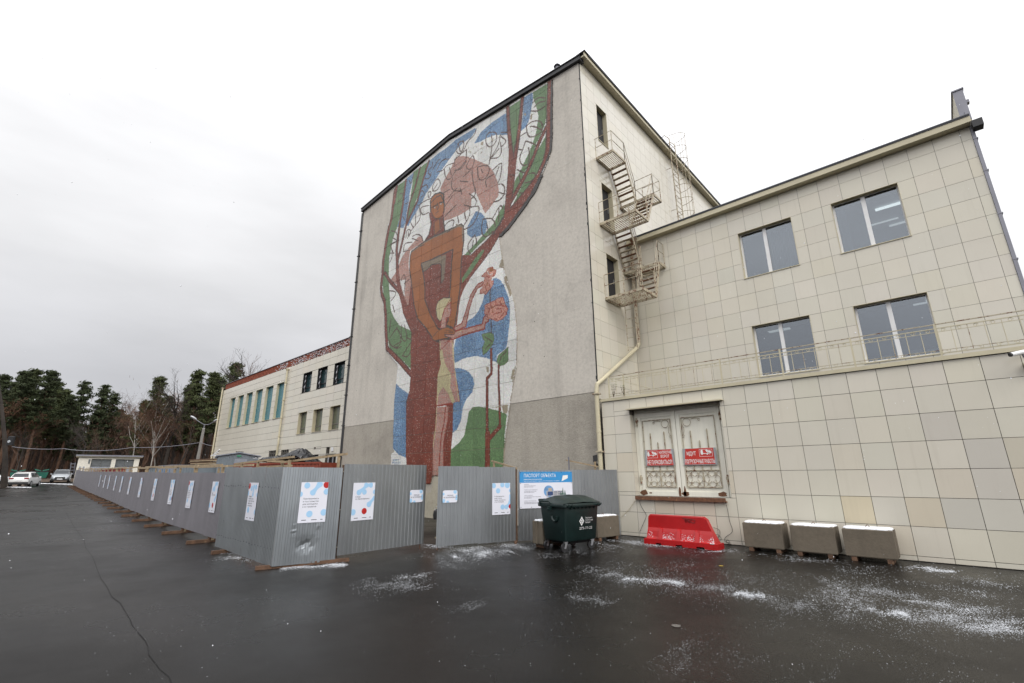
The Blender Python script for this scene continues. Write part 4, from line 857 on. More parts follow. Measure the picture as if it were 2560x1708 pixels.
# mortar bed following the outline
mb = MB(); mb.prism([tuple(p) for p in outline if True], (0, YM+.012, 0), (1, 0, 0), (0, 0, 1), (0, .05, 0))
MAT['mortar'] = M('mosaic mortar bed', (.33, .28, .22), .9, bmp=.3)
MAT['mortar_torn'] = concrete_mat('torn plaster at the mosaic foot', (.36, .33, .26), (.22, .20, .16))
bed = [p for p in outline]; mb.build('mortar_bed', MAT['mortar'], mos)
mb = MB(); mb.prism([(-18.9, 0), (-16.6, 0), (-16.5, .9), (-16.6, 1.75), (-17.7, 1.8), (-17.9, 1.1), (-18.6, .95)], (0, YM+.02, 0), (1, 0, 0), (0, 0, 1), (0, .06, 0)); mb.build('torn_plaster', MAT['mortar_torn'], mos)
for pj in range(j1-j0):
    for pi_ in range(i1-i0):
        s = img[pj*npz:(pj+1)*npz, pi_*npx:(pi_+1)*npx]; msk = s >= 0; nq = int(msk.sum())
        if nq < 12: continue
        X0 = PX0+(i0+pi_)*PW; Z0_ = PZ0+(j0+pj)*PH; g = .0075
        vx = np.linspace(X0+g, X0+PW-g, npx+1); vz = np.linspace(Z0_+g, Z0_+PH-g, npz+1)
        VX, VZ = np.meshgrid(vx, vz); VX = VX.copy(); VZ = VZ.copy()
        VX[:, 1:-1] += nr.uniform(-.004, .004, VX[:, 1:-1].shape); VZ[1:-1, :] += nr.uniform(-.004, .004, VZ[1:-1, :].shape)
        tilt = nr.normal(0, .0015, 2)
        VY = YM+nr.uniform(-.0012, .0012, VX.shape)+(VX-X0)*tilt[0]+(VZ-Z0_)*tilt[1]+nr.normal(0, .0015)
        front = np.stack([VX, VY, VZ], -1).reshape(-1, 3); back = front.copy(); back[:, 1] = YM+.03
        verts = np.vstack([front, back]); nv = (npx+1)*(npz+1)
        jj, ii = np.nonzero(msk); a = jj*(npx+1)+ii
        quads = [np.stack([a, a+1, a+npx+2, a+npx+1], 1)]; cols_ = [s[msk]]
        pad = np.pad(msk, 1)
        for (dj, di), (e0, e1) in (((0, -1), (npx+1, 0)), ((0, 1), (1, npx+2)), ((-1, 0), (0, 1)), ((1, 0), (npx+2, npx+1))):
            nb = pad[1+dj:1+dj+npz, 1+di:1+di+npx]; e = msk & ~nb; j2, i2 = np.nonzero(e)
            if len(j2) == 0: continue
            a2 = j2*(npx+1)+i2; quads.append(np.stack([a2+e0, a2+e1, a2+e1+nv, a2+e0+nv], 1)); cols_.append(s[e])
        q = np.vstack(quads); ci = np.concatenate(cols_)
        used, inv = np.unique(q.ravel(), return_inverse=True); q = inv.reshape(-1, 4); verts = verts[used]
        me = bpy.data.meshes.new('mosaic_panel'); me.from_pydata(verts.tolist(), [], q.tolist())
        base = pal[ci]; sp = spk[ci][:, None]
        val = np.exp(nr.normal(0, 1, (len(ci), 1))*sp*.8); hue = 1+nr.normal(0, .05, (len(ci), 3))
        c = base*val*hue
        wht = (ci == 3) & (nr.rand(len(ci)) < .025); c[wht] = (.5, .42, .36)
        bb = (ci == 1) & (nr.rand(len(ci)) < .16); c[bb] = (.26, .34, .43); pb = np.isin(ci, (6, 14)) & (nr.rand(len(ci)) < .22); c[pb] = (.42, .13, .08)
        hd = np.isin(ci, (1,)) & (nr.rand(len(ci)) < .10); c[hd] = (.035, .08, .22)
        pt = 1+nr.normal(0, .05); c = np.clip(c*pt, 0, .85)
        col = np.ones((len(ci), 4, 4), np.float32); col[:, :, :3] = c[:, None, :]
        at = me.attributes.new('stone', 'FLOAT_COLOR', 'CORNER'); at.data.foreach_set('color', col.ravel())
        me.materials.append(MAT['mosaic']); link('mosaic_panel', me, mos)
# ================================================================== TERRACE RAILING
rail = thing('terrace_railing', 'cream wrought iron railing with scrolls along the terrace edge', 'railing', (-3.4, 13.93, 4.33))
YR = 13.93
px = [-8.22, -7.655]+[-6.07+1.582*k for k in range(0, 6)]
px.append(3.35)
mb = MB()
for z, w in ((5.06, .022), (4.965, .02), (4.88, .012), (4.46, .012), (4.385, .016)): 
    b = MB(); b.box(-8.22, YR-w/2, z-w/2, 3.35, YR+w/2, z+w/2); b.build('rail', MAT['rustpaint'] if z in (5.06, 4.46) else MAT['cream'], rail)
for x in px:
    b = MB(); b.box(x-.018, YR-.018, 4.31, x+.018, YR+.018, 5.075); b.build('post', MAT['cream'], rail)
for a, c in zip(px, px[1:]):
    n = max(2, int(round((c-a)/.26))); st = (c-a)/n
    for k in range(1, n):
        x = a+st*k; b = MB(); b.tube([(x, YR, 4.385), (x, YR, 4.965)], .0075, 5); b.build('baluster', MAT['rustpaint'] if rnd.random() < .3 else MAT['cream'], rail)
    for k in range(0, n, 1):
        xm_ = a+st*(k+.5); b = MB()
        for zc, sg in ((4.915, 1), (4.43, -1)):
            s2 = 1 if (k+(sg > 0)) % 2 else -1
            pts = [(xm_+s2*(.045-.034*t/9)*math.cos(t)*1., YR, zc+(.042-.03*t/9)*math.sin(t)) for t in np.linspace(0, 7.5, 15)]
            b.tube(pts, .0055, 4)
        b.build('scroll', MAT['cream'], rail)
b = MB(); b.tube([(-8.22, YR, 5.06), (-8.22, YW-.1, 5.06)], .011, 5); b.build('rail', MAT['cream'], rail)

# young weeds on the terrace corner
MAT['leaf'] = M('small weed leaf', (.10, .15, .045), .6, var=.4)
for (x, h, lab) in ((-8.02, .42, 'taller leafy weed growing at the left end of the terrace railing'), (-7.62, .34, 'shorter leafy weed growing next to the first railing post')):
    t = thing('weed', lab, 'plant', (x, 13.85, 4.33)); b = MB(); lf = MB()
    for q in range(4):
        p = Vector((x, 13.85, 4.33)); d = Vector((rnd.uniform(-.25, .25), rnd.uniform(-.3, .05), 1)); pts = [p.copy()]
        for i in range(5):
            p = p+d*h/5+Vector((rnd.uniform(-.015, .015), rnd.uniform(-.015, .015), 0)); pts.append(p.copy())
            for w in range(4):
                e = Vector((rnd.uniform(-1, 1), rnd.uniform(-1, 1), rnd.uniform(-.3, .6))).normalized()*rnd.uniform(.02, .045); s = e.cross(Vector((0, 0, 1))).normalized()*.014
                lf.add([p, p+e*.5+s, p+e, p+e*.5-s], [(0, 1, 2, 3)])
        b.tube(pts, [.005]*5+[.002], 4)
    b.build('stem', MAT['woodrust'], t); tag(lf.build('leaves', MAT['leaf'], t), kind='stuff')

# security camera on the right
t = thing('security_camera', 'white bullet camera on a bracket at the right end of the annex', 'camera', tuple(onY(2556, 860, 13.7)))
c = onY(2552, 884, 13.62)
b = MB(); b.tube([c+Vector((-.15, -.12, -.02)), c+Vector((.12, .1, .05))], .045, 10); b.build('housing', MAT['white'], t, True)
b = MB(); b.tube([c+Vector((-.17, -.135, -.024)), c+Vector((-.15, -.12, -.02))], .04, 10); b.build('lens', MAT['black'], t)
b = MB(); b.tube([c+Vector((.02, .02, 0)), c+Vector((.06, .06, -.15)), c+Vector((.08, .34, -.2))], .02, 8); b.build('bracket', MAT['greymetal'], t)
b = MB(); b.box(c.x+.02, 13.85, c.z-.32, c.x+.16, 13.955, c.z-.16); b.build('junction_box', MAT['cream'], t)

# ================================================================== FIRE ESCAPE
fe = thing('fire_escape', 'rusty zigzag fire escape with three grated landings on the tall tiled wall', 'fire escape', (-8.0, 15.5, 8.3))
XO, XI, XW = -7.18, -7.98, XR+.02
rm = MAT['rustpaint']
def platform(x0, x1, y0, y1, z, n):
    b = MB(); h = .11
    for p, q in (((x0, y0, z), (x1, y0, z)), ((x1, y0, z), (x1, y1, z)), ((x0, y1, z), (x1, y1, z)), ((x0, y0, z), (x0, y1, z))): b.beam(p, q, .05, h)
    pl = b.build('landing', rm, fe)
    for k in range(n):
        x = x0+(x1-x0)*(k+.5)/n; b = MB(); b.box(x-.009, y0+.02, z+.01, x+.009, y1-.02, z+.045); b.build('grating_bar', rm, pl)
    return pl
def stair(x0, x1, pa, pb, n):
    """pa, pb = (y, z) top and bottom"""
    b = MB()
    for x in (x0, x1): b.beam((x, pa[0], pa[1]), (x, pb[0], pb[1]), .03, .10)
    s = b.build('stair_stringers', rm, fe)
    for k in range(1, n):
        f = k/n; y = pa[0]+(pb[0]-pa[0])*f; z = pa[1]+(pb[1]-pa[1])*f; b = MB(); b.box(x0, y-.06, z-.012, x1, y+.06, z+.012); b.build('tread', MAT['rust'] if k % 2 else rm, s)
def railp(pts, hs=(1.0, .55), posts=True, r=.014):
    pts = [Vector(p) for p in pts]
    for h in hs:
        b = MB(); b.tube([p+Vector((0, 0, h)) for p in pts], r, 5); b.build('rail', rm, fe)
    if posts:
        for p in pts:
            b = MB(); b.tube([p, p+Vector((0, 0, hs[0]+.01))], .017, 5); b.build('post', rm, fe)
P1, P2, P3, M1, M2 = 14.72, 11.58, 8.37, 13.15, 9.97
platform(XW, XI+.02, 15.0, 16.05, P1, 10); platform(XW, XO, 14.95, 16.0, P2, 17); platform(XW, XO, 15.0, 16.1, P3, 17)
platform(XW, XO, 16.78, 17.5, M1, 17); platform(XW, XO, 16.65, 17.19, M2, 17)
stair(XW+.05, XI, (16.05, P1), (16.78, M1), 7); stair(XI+.06, XO, (16.78, M1), (16.0, P2), 7); stair(XW+.05, XI, (16.0, P2), (16.65, M2), 8); stair(XI+.06, XO, (16.65, M2), (16.1, P3), 7)
railp([(XW-.02, 15.0, P1), (XI, 15.0, P1), (XI, 16.05, P1)]); railp([(XI, 16.05, P1), (XI, 16.78, M1)]); railp([(XW-.02, 14.95, P2), (XI+.05, 14.95, P2), (XO, 14.95, P2), (XO, 15.95, P2)]); railp([(XW-.02, 15.0, P3), (XI+.05, 15.0, P3), (XO, 15.0, P3), (XO, 16.05, P3)])
railp([(XI, 16.78, M1), (XO, 16.78, M1), (XO, 17.48, M1), (XI, 17.48, M1)]); railp([(XO, 16.78, M1), (XO, 16.0, P2)]); railp([(XI, 16.0, P2), (XI, 16.65, M2)]); railp([(XO, 16.65, M2), (XO, 17.16, M2)]); railp([(XO, 16.65, M2), (XO, 16.1, P3)]); railp([(XI+.06, 16.65, M2), (XI+.06, 16.1, P3)])
for z, y in ((P1, 15.5), (P2, 15.2), (P2, 15.8), (P3, 15.2), (P3, 15.8), (M1, 17.1), (M2, 16.9)):
    b = MB(); b.beam((XW, y, z-.5), (XI if z == P1 else XO-.2, y, z-.05), .03); b.build('brace', rm, fe) if z in (M1,) else None
b = MB()
for x in (-8.35, -7.95): b.tube([(x, 15.75, P3), (x, 15.75, 6.35)], .018, 5)
ls = b.build('ladder_stiles', rm, fe)
for k in range(5): b = MB(); b.tube([(-8.35, 15.75, 8.0-.38*k), (-7.95, 15.75, 8.0-.38*k)], .012, 5); b.build('rung', rm, ls)
# roof ladder with safety cage
rl = thing('roof_ladder', 'cream steel ladder in a hooped safety cage on the tall tiled wall', 'ladder', (-8.55, 22.9, 12))
ya, yb = 22.55, 23.3; xl_ = -8.42
for y in (ya, yb):
    b = MB(); b.tube([(xl_, y, 12.0), (xl_, y, 20.1)], .03, 6); b.tube([(xl_, y, 20.1), (xl_-.25, y, 20.45), (xl_-.55, y, 20.3), (xl_-.6, y, 19.55)], .025, 6); b.build('stile', rm, rl)
for k in range(24): z = 12.2+k*.33; b = MB(); b.tube([(xl_, ya, z), (xl_, yb, z)], .014, 5); b.build('rung', rm, rl)
for k in range(8):
    z = 14.5+k*.82; b = MB(); b.tube([(xl_+.75*math.sin(t), (ya+yb)/2-.42*math.cos(t), z) for t in np.linspace(0, PI, 13)], .014, 5); b.build('hoop', rm, rl)
for t in np.linspace(.35, PI-.35, 5): b = MB(); b.tube([(xl_+.76*math.sin(t), (ya+yb)/2-.42*math.cos(t), z) for z in (14.5, 20.25)], .012, 5); b.build('cage_bar', rm, rl)
for z in (13, 15.6, 18.2):
    for y in (ya, yb): b = MB(); b.tube([(XR, y, z), (xl_, y, z)], .014, 5); b.build('wall_bracket', rm, rl)
# cream downpipe from the wing roof to the ground
t = thing('bent_drainpipe', 'peeling cream drainpipe that bends across the corner down to the yard', 'drainpipe', (-8.68, 13.86, 0))
pa = Vector((-8.62, 17.0, 11.2)); b = MB()
top = onY(1588, 735, 17.05); low = onY(1588, 845, 16.6)
b.tube([(-8.35, 16.93, 11.38), (-8.35, 16.93, 11.15), (-8.55, 17.05, 10.75), (-8.55, 17.05, 6.95)], .075, 10)
b.build('pipe', rm, t, True)
b = MB(); b.tube([(-8.55, 17.05, 6.95), (-8.56, 16.9, 6.75), (-8.62, 14.35, 5.15), (-8.66, 13.88, 4.85), (-8.68, 13.86, 4.6)], .075, 10); b.build('slanting_pipe', MAT['cream'], t, True)
b = MB(); b.tube([(-8.68, 13.86, 4.6), (-8.68, 13.86, .3)], .078, 10); b.tube([(-8.68, 13.86, 3.2), (-8.68, 13.86, 3.28)], .086, 10); b.build('downpipe', MAT['cream'], t, True)
b = MB(); b.tube([(-8.35, 16.93, 11.38), (-8.35, 16.93, 11.55)], [.08, .17], 10); b.build('hopper', MAT['rust'], t)
for z in (1.9, 2.55, 4.5): b = MB(); b.box(-8.79, 13.76, z, -8.57, 13.97, z+.045); b.build('clip', rm, t)
t = thing('floodlight', 'small black floodlight on the corner beside the cream downpipe', 'lamp', tuple(onY(1487, 1148, 13.9)))
c = onY(1488, 1146, 13.8); b = MB(); b.obox(c, (.06, .03, .02), (-.03, .06, 0), (0, 0, .10)); b.build('housing', MAT['black'], t)
c2 = onY(1491, 1163, 13.9); b = MB(); b.tube([c, c2], .012, 5); b.obox(c2, (.06, 0, 0), (0, .03, 0), (0, 0, .035)); b.build('bracket', MAT['black'], t)

# loose wires on the annex wall
def wire(name, lab, pts, r, m):
    P = [Vector(p) for p in pts]; S = []
    for i in range(len(P)-1):
        for k in range(5): S.append(P[i].lerp(P[i+1], k/5))
    S.append(P[-1])
    for _ in range(3): S = [S[0]]+[(S[i-1]+S[i]*2+S[i+1])/4 for i in range(1, len(S)-1)]+[S[-1]]
    b = MB(); b.tube(S, r, 5); return tag(b.build(name, m), lab, 'wire')
q = lambda x, y, Y=13.93: onY(1480+x/3.5625, 940+y/3.5625, Y)
wire('cable', 'dark wire dangling from the left foot of the steel gate', [q(415, 1095), q(440, 1170), q(490, 1240), q(460, 1310), q(425, 1390)], .006, MAT['black'])
wire('cable', 'pale straight cord stretched from the gate foot to the corner block', [q(405, 1080), q(330, 1190), q(255, 1262)], .007, MAT['cream'])
wire('cable', 'thin wire hanging from the right foot of the gate and coiled on the wall', [q(1190, 1130), q(1210, 1200), q(1225, 1300), q(1262, 1390), q(1180, 1440), q(1185, 1480), q(1235, 1490), q(1210, 1455), q(1190, 1480), q(1240, 1500)], .006, MAT['black'])
wire('cable', 'loop of thin wire sticking out behind the red barrier', [q(1080, 1350), q(1140, 1370), q(1140, 1430), q(1105, 1440), q(1110, 1400), q(1160, 1450), q(1120, 1480)], .005, MAT['black'])

# ================================================================== CORRUGATED FENCES AND GATES
def sheet_metal(name, col, rough, metal, band=.0):
    m, nt, b = new_mat(name)
    n = noise_n(nt, .8, 4, .6, sc3=(2.2, 2.2, .8)); r = ramp(nt, [(.3, tuple(c*.86 for c in col)), (.7, tuple(c*1.12 for c in col))], n.outputs[0])
    s = noise_n(nt, 5, 6, .75); sr = ramp(nt, [(.62, 0), (.78, .35)], s.outputs[0]); c = mixc(nt, sr.outputs[0], r.outputs[0], tuple(min(1, k*1.5) for k in col))
    nt.links.new(c, b.inputs['Base Color']); b.inputs['Metallic'].default_value = metal
    rn = noise_n(nt, 1.5, 3); rr = nd(nt, 'ShaderNodeMapRange', i_3=rough-.06, i_4=rough+.08); nt.links.new(rn.outputs[0], rr.inputs[0]); nt.links.new(rr.outputs[0], b.inputs['Roughness'])
    h = noise_n(nt, .9, 3, .5, sc3=(1, 1, .6)); bump(nt, b, h.outputs[0], .35, .03)
    return m
MAT['galv'] = sheet_metal('galvanised corrugated steel', (.33, .355, .37), .30, .85)
MAT['galv_side'] = sheet_metal('weathered galvanised steel', (.30, .315, .325), .36, .75)
MAT['mauve'] = sheet_metal('grey painted corrugated steel', (.185, .178, .195), .42, .15)
def corr(a, b, z0, z1, mat, parent, name='sheet', pitch=.115, amp=.011, flip=1, wob=.0, z0b=None, z1b=None, zdiv=1, dent=None):
    """one corrugated sheet between ground points a and b"""
    a, b = Vector((*a, 0)), Vector((*b, 0)); d = b-a; L = d.length; u = d/L; n = Vector((u.y, -u.x, 0))*flip
    prof = []; x = 0; k = 0
    st = (.0, .2, .33, .67, .80)
    ncell = max(1, round(L/pitch)); p = L/ncell
    for c in range(ncell):
        for f, h in ((0, 0), (.34, 0), (.44, 1), (.90, 1)): prof.append(((c+f)*p, h*amp))
    prof.append((L, 0)); V = []; F_ = []; nz = zdiv+1
    for i, (s, h) in enumerate(prof):
        f = s/L
        for k in range(nz):
            zz = (z0 if z0b is None else z0+(z0b-z0)*f); zt = (z1 if z1b is None else z1+(z1b-z1)*f); z = zz+(zt-zz)*k/(nz-1)
            off = h+wob*math.sin(s*2.3+z*1.7)*.5+wob*math.sin(s*.9)
            if dent: off += dent(s, z)
            q = a+u*s+n*off; V.append((q.x, q.y, z))
    for i in range(len(prof)-1):
        for k in range(nz-1): F_.append((i*nz+k, i*nz+nz+k, i*nz+nz+k+1, i*nz+k+1))
    o = MB().add(V, F_).build(name, mat, parent); return o
def pipe_post(parent, x, y, z0, z1, s=.05, m=None, name='post'):
    b = MB(); b.box(x-s/2, y-s/2, z0, x+s/2, y+s/2, z1); return b.build(name, m or MAT['wood'], parent)

# --- long grey fence climbing the road
FL = [(-14.72, 4.83), (-18.4, 4.93), (-22.75, 5.03), (-27.65, 5.22), (-34.5, 5.58), (-50.9, 6.54), (-70.3, 7.62), (-81.7, 8.05)]
def fl_at(s):
    for a, b in zip(FL, FL[1:]):
        a_, b_ = Vector(a), Vector(b); L = (b_-a_).length
        if s <= L: return a_+(b_-a_)*(s/L)
        s -= L
    return Vector(FL[-1])
FLEN = sum((Vector(b)-Vector(a)).length for a, b in zip(FL, FL[1:]))
lf = thing('long_site_fence', 'long mauve grey corrugated fence climbing along the road', 'fence', (-14.72, 4.83, 0))
s = 0.; k = 0
while s < FLEN-.2:
    w = min(1.15, FLEN-s); a = fl_at(s); b = fl_at(s+w); h = rnd.uniform(-.012, .012); z0 = .17+gz(a.x); z0b = .17+gz(b.x)
    corr(a, b, z0+h, z0+1.8+h, MAT['mauve'], lf, flip=-1, amp=.009, wob=.006, z0b=z0b+h, z1b=z0b+1.8+h, zdiv=2); s += 1.15; k += 1
s = 1.9; k = 0; posts = []
while s < FLEN:
    p = fl_at(s); q = fl_at(s+.1); u = (q-p).normalized(); n = Vector((-u.y, u.x)) if u.x < 0 else Vector((u.y, -u.x)); n = Vector((u.y, -u.x)) if Vector((u.y, -u.x)).y > 0 else Vector((-u.y, u.x))
    g = gz(p.x); posts.append((p, n, g))
    b = MB(); b.beam((p.x-n.x*.52, p.y-n.y*.52, g+.045), (p.x+n.x*.95, p.y+n.y*.95, g+.045), .09, .09); b.build('base_timber', MAT['woodrust'], lf)
    c = p-n*.0; b = MB(); b.box(c.x-.05, c.y+.02, g+.09, c.x+.05, c.y+.1, g+.35); b.build('foot_post', MAT['woodrust'], lf)
    for dd in (.12, .86): 
        c = p+n*dd; b = MB(); b.beam((c.x+.02, c.y, g+.05), (c.x, c.y, g+2.12+rnd.uniform(-.04, .06)), .06 if k % 2 else .075); b.build('post', MAT['wood'], lf)
    s += 3.05+rnd.uniform(-.25, .25); k += 1
for dd, dz in ((.12, 2.16), (.86, 2.2)):
    for i in range(len(posts)-1):
        (p, n, g), (p2, n2, g2) = posts[i], posts[i+1]; a = p+n*dd; b_ = p2+n2*dd; a3 = Vector((a.x, a.y, g+dz+(i % 2)*.05)); b3 = Vector((b_.x, b_.y, g2+dz+(i % 2)*.05)); e = (b3-a3).normalized()*.35
        b = MB(); b.beam(a3-e, b3+e, .045, .06); b.build('top_rail', MAT['wood'], lf)

# --- front corner of bright galvanised sheets
cf = thing('galvanised_corner_fence', 'shiny galvanised fence corner jutting out into the yard', 'fence', (-10.87, 4.46, 0))
A0, A1, A2 = (-14.74, 4.53), (-10.87, 4.46), (-10.56, 5.70)
def vl(a, b, f): return (a[0]+(b[0]-a[0])*f, a[1]+(b[1]-a[1])*f)
for k in range(4): corr(vl(A0, A1, k/4), vl(A0, A1, (k+1)/4), .10-.015*k, 2.09-.013*k, MAT['galv'], cf, flip=1, pitch=.088, amp=.013, wob=.004, zdiv=8)
def dent(s, z):
    e = math.exp(-((s-.62)/.16)**2-((z-.42)/.12)**2)
    return -.022*e+.007*e*math.sin(s*31)*math.sin(z*37+s*9)+.004*math.sin(z*55)*math.exp(-((s-.35)/.04)**2-((z-.72)/.12)**2)+.004*math.sin(z*50)*math.exp(-((s-.86)/.04)**2-((z-.72)/.14)**2)
corr(vl(A1, A2, 0), vl(A1, A2, .5), .045, 2.045, MAT['galv'], cf, flip=1, pitch=.105, amp=.0055, wob=.003, zdiv=48, dent=dent)
corr(vl(A1, A2, .5), vl(A1, A2, 1), .04, 2.035, MAT['galv'], cf, flip=1, pitch=.105, amp=.0055, wob=.003, zdiv=24, dent=lambda s, z: dent(s+.64, z))
b = MB(); b.beam((-11.02, 4.20, .035), (-10.50, 6.0, .035), .09, .07); b.build('base_timber', MAT['woodrust'], cf)
b = MB(); b.beam((-14.0, 4.25, .04), (-14.05, 5.4, .04), .08, .08); b.build('base_timber', MAT['woodrust'], cf)
for x, y in ((-10.95, 4.6), (-12.9, 4.62), (-14.6, 4.68), (-10.66, 5.62)): pipe_post(cf, x, y, .04, 2.02 if y < 5.6 else 2.3, .05)
for p, q in ((onY(588, 1160, 5.05), onY(735, 1142.5, 5.05)), (onY(702, 1156.5, 5.0), onY(868, 1135, 5.7)), ((-12.9, 5.5, 2.12), (-15.6, 5.6, 2.12))): b = MB(); b.beam(p, q, .035, .05); b.build('top_rail', MAT['wood'], cf)
for x in (-15.2, -14.0, -12.4, -12.0): pipe_post(cf, x, 5.05, .05, 2.24, .055)
mb = MB()      # screw heads
for k in range(30): x = A0[0]+.1+k*.13; y = A0[1]-.02+(A1[1]-A0[1])*k/30
sc_m = MB()
for zz in (.38, 1.62):
    for k in range(21):
        p = vl(A0, A1, (k+.4)/21); sc_m.obox((p[0], p[1]-.016, zz+rnd.uniform(-.02, .02)), (.009, 0, 0), (0, .004, 0), (0, 0, .009))
tag(sc_m.build('screw_heads', MAT['black'], cf), kind='stuff')

# --- left gate leaf, right gate leaf with bar, fence to the annex
gl = thing('left_gate_leaf', 'left leaf of the corrugated site gate, standing ajar', 'gate', (-10.605, 5.75, 0))
for k in range(2): corr(vl((-10.605, 5.75), (-10.67, 8.2), k/2), vl((-10.605, 5.75), (-10.67, 8.2), (k+1)/2), .13, 2.12, MAT['galv_side'], gl, flip=1, wob=.006, zdiv=8)
b = MB()
for z in (.3, 1.1, 1.95): b.beam((-10.67, 5.75, z), (-10.73, 8.2, z), .03)
b.build('frame', MAT['rustpaint'], gl); b = MB(); b.tube([(-10.71, 8.12, .9), (-10.71, 8.12, .0)], .009, 6); b.build('drop_bolt', MAT['rust'], gl)
pipe_post(gl, -10.70, 5.78, 0, 2.1, .045, MAT['woodrust'])
gr_ = thing('right_gate_leaf', 'right leaf of the corrugated site gate with two posters', 'gate', (-9.55, 10.59, 0))
ga, gb = (-10.2, 8.24), (-9.55, 10.59)
for k in range(2): corr(vl(ga, gb, k/2), vl(ga, gb, (k+1)/2), .085-.02*k, 2.085-.02*k, MAT['galv_side'], gr_, flip=1, wob=.006, zdiv=8)
b = MB()
for z in (.3, 1.1, 1.95): b.beam((-10.26, 8.25, z), (-9.61, 10.6, z), .03)
b.build('frame', MAT['rustpaint'], gr_); b = MB(); b.tube([(-10.22, 8.3, .8), (-10.22, 8.3, .0)], .009, 6); b.build('drop_bolt', MAT['rust'], gr_)
df = thing('fence_beside_annex', 'short corrugated fence between the site gate and the annex wall', 'fence', (-9.58, 10.73, 0))
D0, D1 = (-9.58, 10.73), (-8.12, 13.92)
for k in range(3): corr(vl(D0, D1, k/3), vl(D0, D1, (k+1)/3), .03, 1.985, MAT['galv_side'], df, flip=1, wob=.005, zdiv=6)
pipe_post(df, -9.60, 10.66, 0, 2.04, .05, MAT['woodrust']); pipe_post(df, -9.1, 12.1, 0, 1.9, .05, MAT['woodrust'])
b = MB(); b.beam((-9.35, 10.35, .035), (-10.35, 11.4, .035), .06, .06); b.build('base_timber', MAT['woodrust'], df)
a = onZ(1120+610/5.6, 1140+70/5.6, 2.5); b_ = onZ(1120+1020/5.6, 1140+178/5.6, 2.06)
b = MB(); b.beam(onY(1229, 1152.5, 11.6), (-9.52, 10.62, 2.03), .035, .045); b.build('brace', MAT['wood'], df)
pipe_post(df, onY(1235, 1157, 11.5).x, 11.5, 0, 2.28, .05)
b = MB(); b.beam(onY(1415, 1150.5, 13.3), onY(1495, 1167, 13.6), .035, .04); b.build('brace', MAT['wood'], df)
pipe_post(df, onY(1422, 1155, 13.3).x, 13.3, 0, 2.42, .035, MAT['greymetal'])
pipe_post(df, onY(1488, 1168, 13.6).x, 13.6, 0, 2.25, .045, MAT['wood'])

# ================================================================== POSTERS
MAT['paper'] = M('white poster vinyl', (.70, .71, .78), .45, var=.02); MAT['pblue'] = M('pale blue print', (.34, .56, .78), .45, var=.02); MAT['pred'] = M('deep red print', (.42, .012, .01), .45, var=.03); MAT['ink'] = M('black ink', (.03, .03, .04), .5); MAT['pline'] = M('grey print', (.3, .3, .34), .5); MAT['green_ink'] = M('green ink', (.03, .25, .12), .5)
def blob(mb, o, u, v, n, a, b, r0, r1, k=8, W=.6, H=.85):
    """rounded bridge between two discs, clipped to the sheet"""
    a, b = Vector((*a, 0)), Vector((*b, 0)); d = (b-a); L = d.length; e = d/L if L > 1e-5 else Vector((1, 0, 0)); p = Vector((-e.y, e.x, 0)); pts = []
    N = 10
    for i in range(N+1): g = PI/2+PI*i/N; pts.append(a+(e*math.cos(g)+p*math.sin(g))*r0)
    if L > .001:
        m = min(r0, r1)*.55
        pts += [a.lerp(b, f)-p*(r0*(1-f)+r1*f-(min(r0, r1)-m)*math.sin(PI*f)) for f in (.2, .35, .5, .65, .8)]
    for i in range(N+1): g = -PI/2+PI*i/N; pts.append(b+(e*math.cos(g)+p*math.sin(g))*r1)
    if L > .001: pts += [a.lerp(b, f)+p*(r0*(1-f)+r1*f-(min(r0, r1)-m)*math.sin(PI*f)) for f in (.8, .65, .5, .35, .2)]
    q = []
    for t in pts:
        c = (min(max(t.x, .002), W-.002), min(max(t.y, .002), H-.002))
        if not q or (abs(c[0]-q[-1][0])+abs(c[1]-q[-1][1])) > 1e-4: q.append(c)
    if (abs(q[0][0]-q[-1][0])+abs(q[0][1]-q[-1][1])) < 1e-4: q.pop()
    if len(q) > 3: mb.prism(q, o, u, v, Vector(n)*.0015)
DES = {'a': dict(blue=[((.0, .6), (.0, .6), .06, .06), ((.2, .72), (.2, .72), .06, .06), ((.33, .75), (.32, .58), .055, .05), ((.47, .75), (.47, .75), .06, .06), ((.6, .58), (.6, .58), .05, .05), ((.15, .23), (.15, .23), .065, .065), ((.6, .2), (.6, .2), .06, .06)], red=((.04, .77), .065), ty=.52, ls=.052),
       'b': dict(blue=[((.13, .78), (.13, .78), .065, .065), ((.4, .8), (.27, .63), .07, .065), ((.0, .6), (.0, .6), .055, .055), ((.57, .64), (.57, .64), .065, .065), ((.24, .18), (.24, .18), .068, .068), ((.55, .2), (.55, .2), .07, .07)], red=((.56, .79), .072), ty=.485, ls=.056),
       'c': dict(blue=[((.35, .79), (.47, .79), .065, .065), ((.36, .78), (.16, .63), .05, .065), ((.31, .635), (.31, .635), .062, .062), ((.6, .63), (.6, .63), .055, .055), ((.6, .5), (.46, .35), .045, .065), ((.04, .19), (.04, .19), .07, .07)], red=((.34, .2), .07), ty=.515, ls=.048),
       'd': dict(blue=[((.05, .78), (.05, .78), .07, .07), ((.33, .8), (.33, .8), .07, .07), ((.5, .79), (.5, .79), .085, .085), ((.19, .64), (.19, .64), .07, .07), ((.6, .64), (.6, .64), .05, .05), ((.34, .2), (.34, .2), .07, .07), ((.47, .2), (.58, .3), .065, .06), ((.58, .3), (.6, .5), .055, .04)], red=((.6, .21), .06), ty=.475, ls=.05)}
